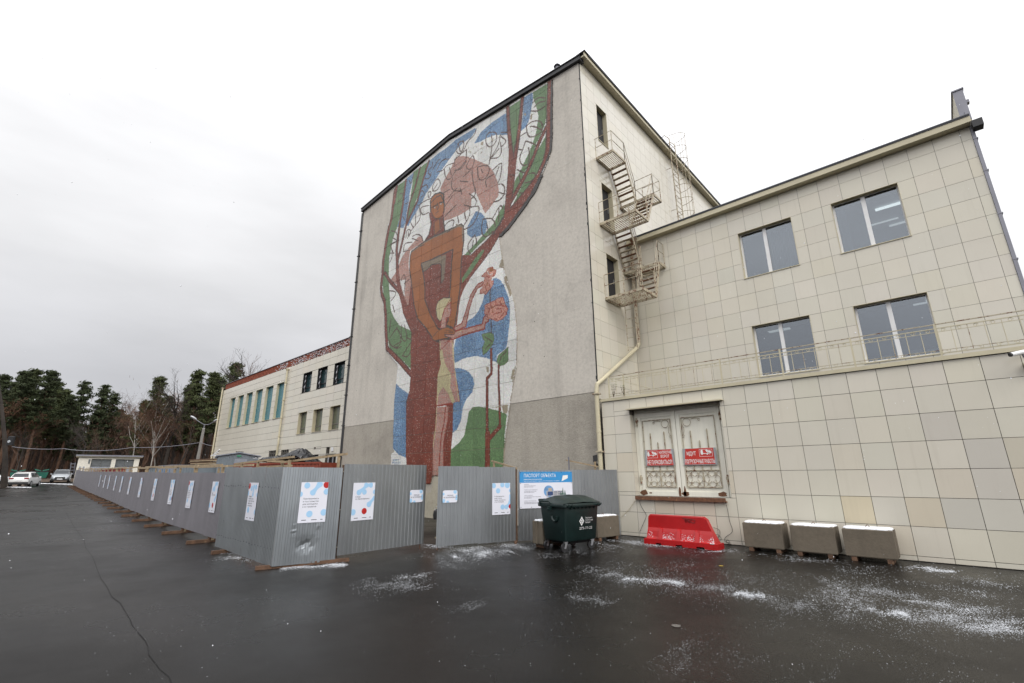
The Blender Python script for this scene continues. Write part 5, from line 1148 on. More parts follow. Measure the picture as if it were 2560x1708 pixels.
def poster(o, u, design, label, W=.6, H=.85, text=True, group=None):
    """o = lower left corner, u = direction to the right as seen"""
    o, u = Vector(o), Vector((*u, 0)).normalized() if len(u) == 2 else Vector(u); v = Vector((0, 0, 1)); n = u.cross(v)
    t = thing('poster', label, 'poster', tuple(o+u*W/2), math.atan2(u.y, u.x), group)
    b = MB(); b.obox(o+u*W/2+v*H/2+n*.001, u*W/2, n*.0015, v*H/2); b.build('sheet', MAT['paper'], t)
    D = DES[design]; sx, sy = W/.6, H/.85
    f = o+n*.003
    for i_, (a, c, r0, r1) in enumerate(D['blue']): b = MB(); blob(b, f+n*(.0002*i_), u*sx, v*sy, n, a, c, r0, r1); b.build('blue_print', MAT['pblue'], t)
    b = MB(); c, r = D['red']; blob(b, f+n*.002, u*sx, v*sy, n, c, c, r, r); b.build('red_dot', MAT['pred'], t)
    b = MB()
    if text:
        for i, s in enumerate(LINES[design]): put_text(b, s, False, f+u*.07*sx+v*(D['ty']-i*D['ls'])*sy+n*.001, u, v, .046*sx)
    else:
        for i in range(4): b.obox(f+u*.22*sx+v*(.46-i*.055)*sy+n*.001, u*.13*sx, n*.0008, v*.010)
    for x0, w_ in ((.08, .10), (.29, .12), (.49, .05)): b.obox(f+u*x0*sx+u*w_*.5*sx+v*.055*sy+n*.001, u*w_*.5*sx, n*.0008, v*.006)
    b.build('lettering', MAT['ink'], t)
    return t
def on_seg(a, b, s, z, off=.024):
    a, b = Vector((*a, 0)), Vector((*b, 0)); u = (b-a).normalized(); n = Vector((u.y, -u.x, 0)); p = a+u*s+n*off; p.z = z; return p, (u.x, u.y)
p, u = on_seg(A0, A1, 2.0, .86); poster(p, u, 'a', 'poster with five text lines on the left face of the shiny fence corner')
p, u = on_seg(A1, A2, .4, .87, .026); poster(p, u, 'b', 'poster Преображаюсь в пространство on the right face of the fence corner', W=.575)
p, u = on_seg((-10.605, 5.75), (-10.67, 8.2), .265, .84); poster(p, u, 'c', 'poster Следи за обновлениями with low red dot on the left gate leaf', W=.59)
p, u = on_seg(ga, gb, 1.645, .775); poster(p, u, 'd', 'poster Я обновляюсь on the right gate leaf beside the blue board', W=.595)
names = {'a': 'five text lines', 'b': 'red dot top right', 'c': 'red dot near its foot', 'd': 'red dot at its right edge'}
LP = [(-16.22, 'c', .83), (-18.98, 'a', .885)]; LPX = [-22.25, -25.5, -29.0, -32.7, -36.15, -39.45, -43.25, -46.35, -50.2]
order = 'cadbcadcbad'
locs = [-16.85, -19.6]+[x-.0 for x in LPX]
ordn = ['nearest', 'second', 'third', 'fourth', 'fifth', 'sixth', 'seventh', 'eighth', 'ninth', 'tenth', 'farthest']
for i, x in enumerate(locs):
    # left edge at x on the fence line
    ss = 0; acc = 0
    for a, b in zip(FL, FL[1:]):
        if b[0] <= x <= a[0]:
            f = (x-a[0])/(b[0]-a[0]); y = a[1]+(b[1]-a[1])*f; uu = Vector((a[0]-b[0], a[1]-b[1])).normalized(); break
    n = Vector((uu.y, -uu.x)); d = ['c', 'a', 'd', 'c', 'b', 'a', 'd', 'c', 'b', 'a', 'd'][i]
    poster((x+n.x*.02, y+n.y*.02-.012, gz(x)+.83), (uu.x, uu.y), d, '%s poster along the long grey fence, counted from the shiny corner' % ordn[i], W=.6, H=.88, text=i < 5, group='posters along the long grey fence')
# two small plates on the gate leaves
def plate(o, u, label, W=.43, H=.31):
    o, u = Vector(o), Vector((*u, 0)); v = Vector((0, 0, 1)); n = u.cross(v); t = thing('gate_plate', label, 'sign', tuple(o+u*W/2), math.atan2(u.y, u.x))
    r = .05; pts = []
    for cx, cz, a0 in ((W-r, H-r, 0), (r, H-r, PI/2), (r, r, PI), (W-r, r, 3*PI/2)): pts += [(cx+r*math.cos(a0+PI/2*k/4), cz+r*math.sin(a0+PI/2*k/4)) for k in range(5)]
    b = MB(); b.prism(pts, o, u, v, n*.003); b.build('panel', MAT['paper'], t)
    b = MB(); f = o+n*.004
    for a, c, r0, r1 in (((.36, .27), (.36, .27), .05, .05), ((.41, .16), (.41, .10), .035, .045), ((.02, .22), (.02, .22), .035, .035), ((.03, .05), (.03, .05), .05, .05), ((.15, .01), (.15, .01), .04, .04)): b = MB(); blob(b, f, u, v, n, a, c, r0, r1, W=W, H=H); b.build('blue_print', MAT['pblue'], t)
    b = MB()
    put_text(b, 'ПРОЕЗД', False, f+u*W*.5+v*.165+n*.003, u, v, .042, .18, 'C'); put_text(b, 'НЕ ЗАГОРАЖИВАТЬ', False, f+u*W*.5+v*.115+n*.003, u, v, .042, .38, 'C'); b.build('lettering', MAT['ink'], t)
p, u = on_seg((-10.605, 5.75), (-10.67, 8.2), 1.92, 1.17); plate(p, u, 'small rounded ПРОЕЗД plate at the edge of the left gate leaf')
p, u = on_seg(ga, gb, .134, 1.15); plate(p, u, 'small rounded ПРОЕЗД plate at the edge of the right gate leaf')
# building passport board
o, u = on_seg(D0, D1, .04, .9, .03); u = Vector((*u, 0)); v = Vector((0, 0, 1)); n = u.cross(v); W, H = 1.77, 1.03
t = thing('information_board', 'large blue and white ПАСПОРТ ОБЪЕКТА board on the fence behind the bin', 'board', tuple(o+u*W/2), math.atan2(u.y, u.x))
b = MB(); b.obox(o+u*W/2+v*H/2, u*W/2, n*.006, v*H/2); b.build('panel', MAT['paper'], t)
MAT['bblue'] = M('board blue', (.03, .25, .55), .4, var=.06); MAT['navy'] = M('printed navy glass', (.03, .06, .16), .4); MAT['pgrey'] = M('printed grey building', (.42, .42, .43), .45); MAT['pgreen'] = M('printed fir', (.02, .09, .05), .5); MAT['psky'] = M('printed sky', (.13, .28, .5), .45, var=.3, scale=9); MAT['ptan'] = M('printed tan', (.4, .32, .24), .5)
f = o+n*.0065
b = MB(); b.obox(f+u*W/2+v*(H-.155), u*W/2, n*.001, v*.155); b.build('blue_header', MAT['bblue'], t)
b = MB(); g = f+n*.002; put_text(b, 'ПАСПОРТ ОБЪЕКТА', False, g+u*.13+v*(H-.155), u, v, .135, 1.08); b.build('title_lettering', MAT['signwhite'], t); b = MB(); put_text(b, 'наименование объекта до ремонта', True, g+u*.13+v*(H-.225), u, v, .035, .6); put_text(b, 'Капитальный ремонт здания, расположенного по адресу', False, g+u*.13+v*(H-.275), u, v, .034, 1.2)
b.build('white_lettering', MAT['signwhite'], t); b = MB(); b.prism([(1.40, H-.28), (1.45, H-.11), (1.62, H-.10), (1.62, H-.19)], g, u, v, n*.001); b.build('white_emblem', MAT['signwhite'], t)
b = MB()
for s, i in BOARD:
    z = .66-i*.155; put_text(b, s, True, g+u*.14+v*z, u, v, .032, [.16, .44, .27, .4][i])
    for k, w_ in enumerate(((.36, .3), (.4, .32), (.5, .25), (.5, .52))[i]):
        x = .14
        while x < .14+w_: l_ = rnd.uniform(.02, .07); b.obox(g+u*(x+l_/2)+v*(z-.03-.032*k), u*l_/2, n*.0008, v*.007); x += l_+.012
b.build('grey_lettering', MAT['pline'], t)
b = MB(); b.disc(g+u*.95+v*.47, u, v, .165, 24, n*.001); b.build('printed_sky', MAT['psky'], t)
b = MB(); b.obox(g+u*1.15+v*.41+n*.002, u*.27, n*.0008, v*.07); b.obox(g+u*.9+v*.40+n*.002, u*.03, n*.0008, v*.08); b.build('printed_building', MAT['pgrey'], t)
b = MB(); b.obox(g+u*1.0+v*.52+n*.002, u*.06, n*.0008, v*.04); b.build('printed_tower', MAT['ptan'], t)
b = MB(); b.obox(g+u*1.0+v*.405+n*.004, u*.09, n*.0008, v*.055)
for k in range(5):
    for z in (.38, .42, .455): b.obox(g+u*(1.13+k*.022)+v*z+n*.004, u*.007, n*.0008, v*.008)
for k in range(8):
    for z in (.385, .445): b.obox(g+u*(1.27+k*.018)+v*z+n*.004, u*.005, n*.0008, v*.014)
b.build('printed_windows', MAT['navy'], t)
b = MB()
for x, h in ((1.43, .2), (1.5, .12), (1.36, .07)): b.prism([(x-.03, .36), (x+.03, .36), (x, .38+h)], g+n*.005, u, v, n*.0008)
b.build('printed_firs', MAT['pgreen'], t)
b = MB()
for x in np.linspace(.03, W-.03, 6):
    for z in (.03, H-.33, H-.02):
        if z == H-.33 and .1 < x < W-.1: continue
        b.obox(g+u*x+v*z, u*.009, n*.003, v*.009)
b.build('fixings', MAT['black'], t)
# ================================================================== CONCRETE BLOCKS
def block(loc, rz, label, L=.88, D=.57, H=.575, group='foundation blocks with snow on top'):
    t = thing('concrete_block', label, 'block', (loc[0], loc[1], 0), rz, group); W = wmat(t)
    z0, z1 = .085, .085+H
    def wp(v): return [W @ Vector(p) for p in v]
    b = MB(); g = .05
    # outline with the groove at both ends
    out_ = [(-L/2, -D/2), (L/2, -D/2), (L/2, -g*1.4), (L/2-.035, -g), (L/2-.035, g), (L/2, g*1.4), (L/2, D/2), (-L/2, D/2), (-L/2, g*1.4), (-L/2+.035, g), (-L/2+.035, -g), (-L/2, -g*1.4)]
    ch = .018; rings = []
    for z, s in ((z0, ch*.6), (z0+.02, 0), (z1-.02, 0), (z1, ch)):
        rings.append([W @ Vector((x-(math.copysign(s, x)), y-(math.copysign(s, y)), z+rnd.uniform(-.003, .003))) for x, y in out_])
    b.loft(rings); b.build('block', MAT['block'], t)
    # notched snow cap
    b = MB(); m = .012; n = 26; top = []
    so = []
    for i, (x, y) in enumerate([(-L/2+.07, -D/2+m), (L/2-.07, -D/2+m), (L/2-.07, -D/2+.09), (L/2-m, -D/2+.09), (L/2-m, D/2-.09), (L/2-.07, D/2-.09), (L/2-.07, D/2-m), (-L/2+.07, D/2-m), (-L/2+.07, D/2-.09), (-L/2+m, D/2-.09), (-L/2+m, -D/2+.09), (-L/2+.07, -D/2+.09)]):
        so.append((x, y))
    pts = []
    for i, p in enumerate(so):
        q = so[(i+1) % len(so)]; k = max(1, int(math.hypot(q[0]-p[0], q[1]-p[1])/.05))
        for j in range(k): pts.append((p[0]+(q[0]-p[0])*j/k+rnd.uniform(-.012, .012), p[1]+(q[1]-p[1])*j/k+rnd.uniform(-.012, .012)))
    cx = 0
    b.loft([[W @ Vector((x, y, z1-.004)) for x, y in pts], [W @ Vector((x*.99, y*.98, z1+.016)) for x, y in pts], [W @ Vector((x*.95, y*.9, z1+.026)) for x, y in pts]])
    b.build('snow_cap', MAT['snow'], t, True)
    b = MB(); b.tube([W @ Vector((-.04+.0*k+.08*k/8, 0, z1+.06*math.sin(PI*k/8)+.012)) for k in range(9)], .006, 5); b.build('lifting_loop', MAT['rust'], t)
    for x in (-L/2+.13, L/2-.13):
        b = MB(); b.obox(W @ Vector((x+rnd.uniform(-.03, .03), 0, .0425)), (W.to_3x3() @ Vector((.05, 0, 0))), (W.to_3x3() @ Vector((0, D/2-.01, 0))), (0, 0, .0425)); b.build('bearer', MAT['woodrust'], t)
    return t
block((-3.80, 13.54), -.01, 'left one of the three snowy concrete blocks against the annex wall')
block((-2.72, 13.50), -.015, 'middle one of the three snowy concrete blocks against the annex wall')
block((-1.68, 13.50), .0, 'right one of the three snowy concrete blocks against the annex wall', L=.9)
block((-8.03, 12.78), 1.37, 'snowy concrete block in the corner right of the green bin', L=.92, D=.42)
block((-8.42, 10.72), 1.40, 'snowy concrete block half hidden left of the green bin', L=.9, D=.40)

# ================================================================== RED WATER BARRIER
MAT['redplastic'] = M('red polyethylene barrier', (.40, .010, .012), .33, var=.12, scale=2, bmp=.12, bscale=30)
bx0, bx1, by = -6.73, -4.73, 12.75
t = thing('road_barrier', 'red plastic water filled road barrier dusted with snow', 'barrier', ((bx0+bx1)/2, by+.22, 0), .0)
prof = [(.012, .136), (.045, .15), (.07, .2), (.11, .34), (.14, .42), (.145, .74), (.16, .76), (.28, .76), (.295, .74), (.3, .42), (.33, .34), (.37, .2), (.395, .15), (.428, .136)]
b = MB(); rings = []
for x, s in ((bx0, 0), (bx0+.0, 0), (bx1-.0, 0)): pass
def bring(x, topcut, inset): return [Vector((x+(inset*(z-.13)/.63 if z > .13 else 0), by+y, min(z, .76-topcut))) for y, z in prof]
rings = [bring(bx0+.06, .07, .05), bring(bx0+.06, .0, .10), bring(bx1-.06, .0, -.30), bring(bx1-.06, .06, -.22)]
b.loft(rings); 
body = b.build('body', MAT['redplastic'], t, False)
b = MB(); b.box(bx0, by, 0.045, bx1, by+.44, .14)
for a, c in ((bx0, bx0+.34), (bx0+.5, bx0+.9), (bx0+1.08, bx0+1.45), (bx1-.34, bx1)): b.box(a, by+.002, 0, c, by+.438, .05)
b.build('foot', MAT['redplastic'], t)
for x in (bx0+.47, bx0+.98, bx0+1.47):
    b = MB(); dx = -.0; b.loft([[Vector((x-.065, by+.005, .132)), Vector((x+.065, by+.005, .132)), Vector((x+.065, by+.15, .132)), Vector((x-.065, by+.15, .132))], [Vector((x-.045, by+.10, .40)), Vector((x+.045, by+.10, .40)), Vector((x+.045, by+.15, .42)), Vector((x-.045, by+.15, .42))]]); b.build('buttress', MAT['redplastic'], t)
b = MB(); gp_ = [(0, 0), (.03, .05), (.02, -.03), (.05, .04), (.055, -.03), (.08, .05), (.1, .0), (.085, -.02), (.12, .03), (.11, -.03), (.14, -.02), (.15, .03), (.2, .05), (.25, .03), (.24, -.02), (.18, -.03), (.16, 0)]
b.tube([(bx0+1.15+x*1.15, by+.137, .63+z*1.1) for x, z in gp_], .0055, 4); b.tube([(bx0+1.10, by+.137, .70), (bx0+1.36, by+.137, .685)], .005, 4); b.build('graffiti', MAT['black'], t)
b = MB()       # snow grains caught on the sloping skirt
for k in range(520):
    x = rnd.uniform(bx0+.09, bx1-.1); f = abs(rnd.gauss(0, .5))
    if f > 1: continue
    if noise_keep(x) if False else (math.sin(x*9)+math.sin(x*23+1)+rnd.uniform(-1, 1.6) < 0): continue
    z = .152+f*.17; y = by+np.interp(z, [.13, .15, .2, .34], [0, .045, .07, .11])-.002; s = rnd.uniform(.003, .008)
    b.obox((x, y, z), (s, 0, 0), (0, s*.5, 0), (0, 0, s*rnd.uniform(.5, 1.2)))
b.obox((bx1-.14, by+.03, .14), (.05, 0, .0), (0, .03, 0), (0, 0, .012))
tag(b.build('snow_grains', MAT['snow'], t), kind='stuff')

# ================================================================== GREEN BIN
MAT['bin'] = M('dark green bin plastic', (.008, .020, .019), .36, var=.25, scale=3, bmp=.1, bscale=40, dirt=(.02, .03, .03), dirt_amt=.3, dscale=4)
u = Vector((.185, .983, 0)).normalized(); w = Vector((u.y, -u.x, 0))          # u along the long side, w towards the camera's right
BC = Vector((-7.74, 10.70, 0))                                              # centre on the ground
t = thing('waste_bin', 'dark green four-wheeled waste container in front of the information board', 'bin', tuple(BC), math.atan2(u.y, u.x)+0)
def bp(a, c, z): return BC+u*a+w*c+Vector((0, 0, z))
def bring2(la, lc, z, r=.07, n=4, oc=0):
    o = []
    for sx_, sy2, a0 in ((1, 1, 0), (-1, 1, PI/2), (-1, -1, PI), (1, -1, 3*PI/2)):
        for k in range(n+1):
            g = a0+PI/2*k/n; o.append(bp(sx_*(la-r)+r*math.cos(g), oc+sy2*(lc-r)+r*math.sin(g), z))
    return o
b = MB(); b.loft([bring2(.53, .40, .24), bring2(.55, .42, .27), bring2(.605, .478, .95), bring2(.615, .485, 1.05)]); b.build('body', MAT['bin'], t, True)
b = MB(); b.loft([bring2(.66, .53, 1.045, .09), bring2(.67, .54, 1.06, .09), bring2(.67, .54, 1.12, .09), bring2(.66, .53, 1.135, .09)]); b.build('rim', MAT['bin'], t, True)
b = MB()       # domed two-slope lid
for k, (a0, a1) in enumerate(((-.64, .02), (.02, .64))):
    pass
N = 12; rows_ = []
for i in range(N+1):
    a = -.66+1.32*i/N; e = 1-abs(a/.66)**6; row = []
    for j in range(N+1):
        c = -.53+1.06*j/N; hmp = (.165*(1-abs(c/.53)**2.0)+.02)*max(e, 0)**.6; 
        if abs(a) < .035: hmp += .012
        if c > .0 and a < 0: hmp *= .85
        row.append(bp(a, c, 1.14+hmp))
    rows_.append(row)
V = [p for r in rows_ for p in r]; b.add(V, [(i*(N+1)+j, i*(N+1)+j+1, (i+1)*(N+1)+j+1, (i+1)*(N+1)+j) for i in range(N) for j in range(N)]); b.build('lid', MAT['bin'], t, True)
b = MB(); b.tube([bp(-.62, -.50, 1.2), bp(.62, -.50, 1.2)], .03, 8); b.build('lid_hinge', MAT['bin'], t, True)
for sgn in (-1, 1):
    b = MB(); b.tube([bp(sgn*.66, -.38, 1.10), bp(sgn*.72, -.36, 1.18), bp(sgn*.72, .0, 1.19), bp(sgn*.66, .02, 1.14)], .022, 6); b.build('lid_handle', MAT['bin'], t, True)
    b = MB(); b.obox(bp(sgn*.70, .0, 1.02), u*.04, w*.05, (0, 0, .045)); b.tube([bp(sgn*.66, 0, 1.0), bp(sgn*.78, 0, 1.0)], .028, 8); b.build('trunnion', MAT['bin'], t)
    b = MB(); b.tube([bp(sgn*.615, .1+.10*math.cos(g), .83+.12*math.sin(g)) for g in np.linspace(PI, 2*PI, 9)], .035, 6); b.build('side_handle', MAT['bin'], t, True)
for a in (-.52, .52):
    for d_ in (-.06, .06): b = MB(); b.tube([bp(a+d_, .54, 1.07), bp(a+d_, .60, 1.10), bp(a+d_, .60, 1.13)], .016, 6); b.build('rim_lug', MAT['bin'], t)
for k in range(7):
    a = -.42+.14*k; b = MB(); b.loft([[bp(a-.02, .46, .98), bp(a+.02, .46, .98), bp(a+.02, .47, .98), bp(a-.02, .47, .98)], [bp(a-.02, .46, 1.045), bp(a+.02, .46, 1.045), bp(a+.02, .53, 1.045), bp(a-.02, .53, 1.045)]]); b.build('rib', MAT['bin'], t)
b = MB(); b.loft([bring2(.4, .3, .17, .05), bring2(.46, .34, .245, .05)]); b.build('underframe', MAT['black'], t)
for a, c in ((-.47, .32), (.47, .32), (-.47, -.36), (.47, -.36)):
    ang = rnd.uniform(-.5, .5); d = u*math.cos(ang)+w*math.sin(ang); s = Vector((-d.y, d.x, 0)); o = bp(a, c, 0)+d*-.04
    b = MB(); b.tube([o+s*-.025+Vector((0, 0, .1)), o+s*.025+Vector((0, 0, .1))], .1, 18); wl = b.build('wheel', MAT['black'], t)
    b = MB(); b.tube([o+s*-.03+Vector((0, 0, .1)), o+s*.03+Vector((0, 0, .1))], .03, 12); b.build('hub', MAT['greymetal'], wl)
    for q in (-1, 1): b = MB(); b.prism([(-.02, .08), (.02, .08), (.085, .24), (-.0, .25)], o+s*(.036*q), d, (0, 0, 1), s*.006*q); b.build('fork', MAT['steel'], t)
MAT['decal'] = M('white decal', (.7, .7, .7), .5)
def bl(a, z): f = (z-.27)/.68; return bp(a, .42+(.478-.42)*f+.004, z)
uu = -u if False else u
o = bl(-.02, .62); vv = (bl(0, .8)-bl(0, .6)).normalized(); nn = w
# seen from the yard the long side reads from left (-u) to right (+u)
b = MB(); R_ = .085
b.prism([(0, -R_*1.35), (R_, 0), (0, R_*1.35), (-R_, 0)], bl(-.02, .70)+nn*.002, u, vv, nn*.001)
b.build('logo', MAT['decal'], t)
b = MB()
for dx, dz in ((-.03, 0), (.03, 0), (0, .045), (0, -.045)): b.prism([(dx-.02, dz-.012), (dx+.018, dz-.014), (dx+.02, dz+.012), (dx-.016, dz+.014)], bl(-.02, .70)+nn*.004, u, vv, nn*.001)
b.build('logo_mark', MAT['bin'], t)
b = MB(); p0 = bl(.10, .70)+nn*.003
put_text(b, 'Поволжская', False, p0+vv*.055, u, vv, .055, .25); put_text(b, 'Экологическая', False, p0+vv*.0, u, vv, .055, .28); put_text(b, 'Компания', False, p0-vv*.055, u, vv, .055, .19); put_text(b, '273-77-22', False, bl(-.10, .50)+nn*.003, u, vv, .085, .46); b.build('lettering', MAT['decal'], t)

# a dark bundle lying behind the gate gap
t = thing('debris_bag', 'dark bag with loose wire behind the gate gap', 'bag', (-12.3, 13.2, 0)); c = onY(1091, 1281, 12.0)
b = MB(); b.loft([[c+Vector((.13*math.cos(g)*s, .13*math.sin(g)*s, z)) for g in np.linspace(0, 2*PI, 9)[:-1]] for z, s in ((-.25, .8), (-.1, 1), (.05, .8), (.12, .2))]); b.build('sack', MAT['black'], t, True)
b = MB(); b.tube([c+Vector((.1*math.cos(g), 0, .14+.08*math.sin(g))) for g in np.linspace(0, 5, 10)], .008, 4); b.build('wire', MAT['steel'], t)

# small litter on the yard
MAT['leafy'] = M('fallen leaf', (.33, .24, .03), .7); MAT['paperscrap'] = M('scrap', (.10, .09, .08), .8)
for i, (x, y, m, lab, s) in enumerate(((1803, 1415, 'leafy', 'yellow fallen leaf on the asphalt in front of the red barrier', .05), (1690, 1565, 'paperscrap', 'flattened pale scrap lying alone on the foreground asphalt', .08), (1985, 1432, 'paperscrap', 'tiny pale scrap in front of the concrete blocks', .03))):
    p = onZ(x, y, .008); b = MB(); b.prism([(s*math.cos(g)*rnd.uniform(.6, 1), .6*s*math.sin(g)*rnd.uniform(.6, 1)) for g in np.linspace(0, 2*PI, 9)[:-1]], p, (1, .2, 0), (-.2, 1, .1), (0, 0, .004)); tag(b.build('litter', MAT[m]), lab, 'litter')

# ================================================================== SNOW ON THE ASPHALT
SN = [  # display pixels of the two ends, half width (m), grains, closeness of the grains
 ((835, 1332), (958, 1350), .10, 900), ((905, 1330), (1005, 1314), .05, 350), ((880, 1340), (960, 1355), .12, 500),
 ((1035, 1272), (1160, 1263), .16, 2600), ((1045, 1278), (1110, 1276), .1, 1600), ((980, 1250), (1060, 1263), .05, 900), ((1060, 1262), (1190, 1254), .22, 1800), ((1000, 1290), (1130, 1270), .25, 500), ((1190, 1248), (1240, 1254), .12, 800), ((1150, 1245), (1290, 1275), .2, 600),
 ((1375, 1247), (1480, 1240), .22, 2000), ((1470, 1245), (1640, 1266), .10, 1600), ((1640, 1262), (1690, 1262), .12, 250), ((1300, 1265), (1400, 1258), .15, 350),
 ((1405, 1318), (1570, 1342), .07, 1500), ((1440, 1327), (1560, 1339), .03, 1300), ((1330, 1318), (1480, 1330), .3, 700), ((1560, 1340), (1770, 1374), .16, 1500), ((1690, 1362), (1750, 1368), .05, 500), ((1770, 1374), (2080, 1415), .28, 1600), ((1945, 1398), (2075, 1411), .04, 1300), ((1830, 1385), (2010, 1402), .12, 900),
 ((2075, 1412), (2350, 1456), .13, 1700), ((2130, 1382), (2275, 1440), .10, 2200), ((2180, 1400), (2350, 1450), .12, 2400), ((2285, 1330), (2250, 1400), .09, 900), ((1880, 1352), (2160, 1385), .22, 1400), ((1900, 1345), (2100, 1370), .1, 600), ((2092, 1300), (2180, 1313), .03, 600), ((1765, 1272), (1970, 1302), .09, 700),
 ((1535, 1497), (1700, 1540), .13, 900), ((1300, 1368), (1400, 1384), .06, 350), ((1060, 1387), (1100, 1394), .08, 140), ((500, 1262), (600, 1292), .04, 500), ((505, 1278), (545, 1282), .07, 250), ((655, 1303), (788, 1296), .025, 1400), ((690, 1301), (780, 1300), .05, 500), ((1480, 1300), (1760, 1345), .4, 800), ((1900, 1310), (2300, 1400), .6, 1300),
 ((1740, 1510), (1900, 1560), .5, 300), ((20, 1116), (160, 1107), .3, 300), ((1000, 1300), (1080, 1278), .3, 260), ((2060, 1560), (2330, 1568), .4, 200), ((1330, 1300), (1420, 1310), .2, 300)]
b = MB(); rs = np.random.RandomState(11)
MAT['thin_snow'] = M('thin half melted snow', (.52, .54, .57), .7, var=.2, scale=20)
for a, c, hw, n in SN:
    hw = max(hw, .055)
    p, q = onZ(*dpt(*a), .0), onZ(*dpt(*c), .0); d = q-p; s = Vector((-d.y, d.x, 0)).normalized(); ph = rs.rand()*6
    for k in range(int(n*1.5)):
        f = rs.rand()*1.12-.06; off = rs.normal(0, 1)*hw*(1.0 if rs.rand() < .5 else 2.8)+hw*1.3*math.sin(f*11+ph)+hw*math.sin(f*29+ph*2)*(.6+.4*math.sin(f*7+ph)); e = p+d*f+s*off+Vector((rs.normal(0, .02), rs.normal(0, .02), 0))
        if math.sin(e.x*4.1+ph)+math.sin(e.y*5.3+e.x*2.2)+rs.normal(0, .9) < -.35: continue
        r = rs.uniform(.0016, .0056)*(1.4 if hw < .06 else 1)*min(1.5, max(.6, e.length/9)); g0 = rs.rand()*6; z = gz(e.x)+.001
        b.add([(e.x+r*math.cos(g0+g)*1.2, e.y+r*math.sin(g0+g), z) for g in (0, 1.57, 3.14, 4.71)]+[(e.x, e.y, z+r*.55)], [(0, 1, 4), (1, 2, 4), (2, 3, 4), (3, 0, 4)])
tag(b.build('snow_dusting', MAT['thin_snow']), kind='stuff', label='wind-blown snow grains in streaks over the dark asphalt')
b = MB()
for k in range(5000):
    x, y = rs.uniform(-16, 6), rs.uniform(1.2, 13.5)
    if rs.rand() > .55+.45*math.sin(x*.8+y): continue
    r = rs.uniform(.0015, .0045); b.add([(x-r, y-r, .001), (x+r, y-r, .001), (x, y+r, .001), (x, y, r)], [(0, 1, 3), (1, 2, 3), (2, 0, 3)])
tag(b.build('scattered_snow_grains', MAT['thin_snow']), kind='stuff')
# flakes in the air
b = MB()
for k in range(420):
    X, Y = rs.uniform(20, 2540), rs.uniform(20, 1680); dist = rs.uniform(1.6, 11); p = EYEP+ray(X, Y)*dist
    if p.z < .1 or p.y > 13.6: continue
    r = rs.uniform(.0016, .0042)*(.5+dist*.09); b.add([p+Vector(v)*r for v in ((1, 0, 0), (-1, 0, 0), (0, 1, 0), (0, -1, 0), (0, 0, 1.3), (0, 0, -1.3))], [(0, 2, 4), (2, 1, 4), (1, 3, 4), (3, 0, 4), (2, 0, 5), (1, 2, 5), (3, 1, 5), (0, 3, 5)])
tag(b.build('falling_snowflakes', MAT['snow']), kind='stuff')

# ================================================================== BEHIND THE FENCE
MAT['contred'] = M('rust red container paint', (.21, .042, .022), .6, var=.25, scale=2, dirt=(.07, .03, .02), dirt_amt=.36, dscale=4)
ca, cb = Vector((-32.3, 10.35, 0)), Vector((-26.2, 12.75, 0)); g0 = .1; cu = (cb-ca).normalized(); cn = Vector((cu.y, -cu.x, 0)); CL = (cb-ca).length; zt = 2.62
t = thing('shipping_container', 'rust red steel container behind the fence with tarpaulin on top', 'container', tuple((ca+cb)/2+Vector((0, 0, g0))))
b = MB(); prof = []; n = int(CL/.28)
V = []
for k in range(n):
    for f, h in ((0, 0), (.3, 0), (.42, -.035), (.75, -.035), (.87, 0)): p = ca+cu*((k+f)*CL/n)+cn*h; V += [(p.x, p.y, g0+.15), (p.x, p.y, zt-.1)]
V += [(cb.x, cb.y, g0+.15), (cb.x, cb.y, zt-.1)]
b.add(V, [(2*i, 2*i+2, 2*i+3, 2*i+1) for i in range(len(V)//2-1)]); b.build('side_panel', MAT['contred'], t)
b = MB(); b.obox((ca+cb)/2+cn*.01+Vector((0, 0, zt-.05)), cu*(CL/2), cn*.03, (0, 0, .05)); b.obox((ca+cb)/2+cn*.01+Vector((0, 0, g0+.08)), cu*(CL/2), cn*.03, (0, 0, .08))
for p in (ca, cb): b.obox(p+cn*.01+Vector((0, 0, (g0+zt)/2)), cu*.06, cn*.045, (0, 0, (zt-g0)/2))
b.build('frame', MAT['contred'], t)
b = MB(); b.obox((ca+cb)/2-cn*1.25+Vector((0, 0, (g0+zt)/2)), cu*(CL/2-.02), cn*1.2, (0, 0, (zt-g0)/2-.03)); b.build('shell', MAT['contred'], t)
MAT['tarp'] = M('black crumpled film', (.018, .019, .022), .28, var=.3, scale=4)
t = thing('tarpaulin_heap', 'crumpled black tarpaulin covering a heap on the red container', 'tarpaulin', tuple((ca+cb)/2+Vector((0, 0, zt))))
b = MB(); N1, N2 = 46, 14; V = []
for i in range(N1+1):
    f = i/N1; s = 1.5+f*4.0
    H_ = np.interp(f, [0, .08, .25, .45, .6, .72, .82, .93, 1], [.05, .32, .36, .42, .62, .82, .72, .35, .02])
    for j in range(N2+1):
        gq = j/N2; c = .0-gq*1.5; h = H_*math.sin(PI*min(1, .12+gq*.95))**.7; jit = rs.normal(0, .032)+.05*math.sin(i*1.9+j*1.1)*math.sin(j*2.3+i*.7)
        p = ca+cu*s+cn*(c+rs.normal(0, .02)); V.append((p.x, p.y, zt+max(0.01, h+jit*min(1, h*6))))
b.add(V, [(i*(N2+1)+j, (i+1)*(N2+1)+j, (i+1)*(N2+1)+j+1, i*(N2+1)+j+1) for i in range(N1) for j in range(N2)]); b.build('tarpaulin', MAT['tarp'], t)
b = MB()
for k in range(40):
    s = rnd.uniform(1.2, 4.8); p = ca+cu*s+cn*rnd.uniform(-.5, -.1); b.obox((p.x, p.y, zt+.3+rnd.uniform(-.08, .05)), (rnd.uniform(.02, .06), 0, 0), (0, .03, 0), (0, 0, .008))
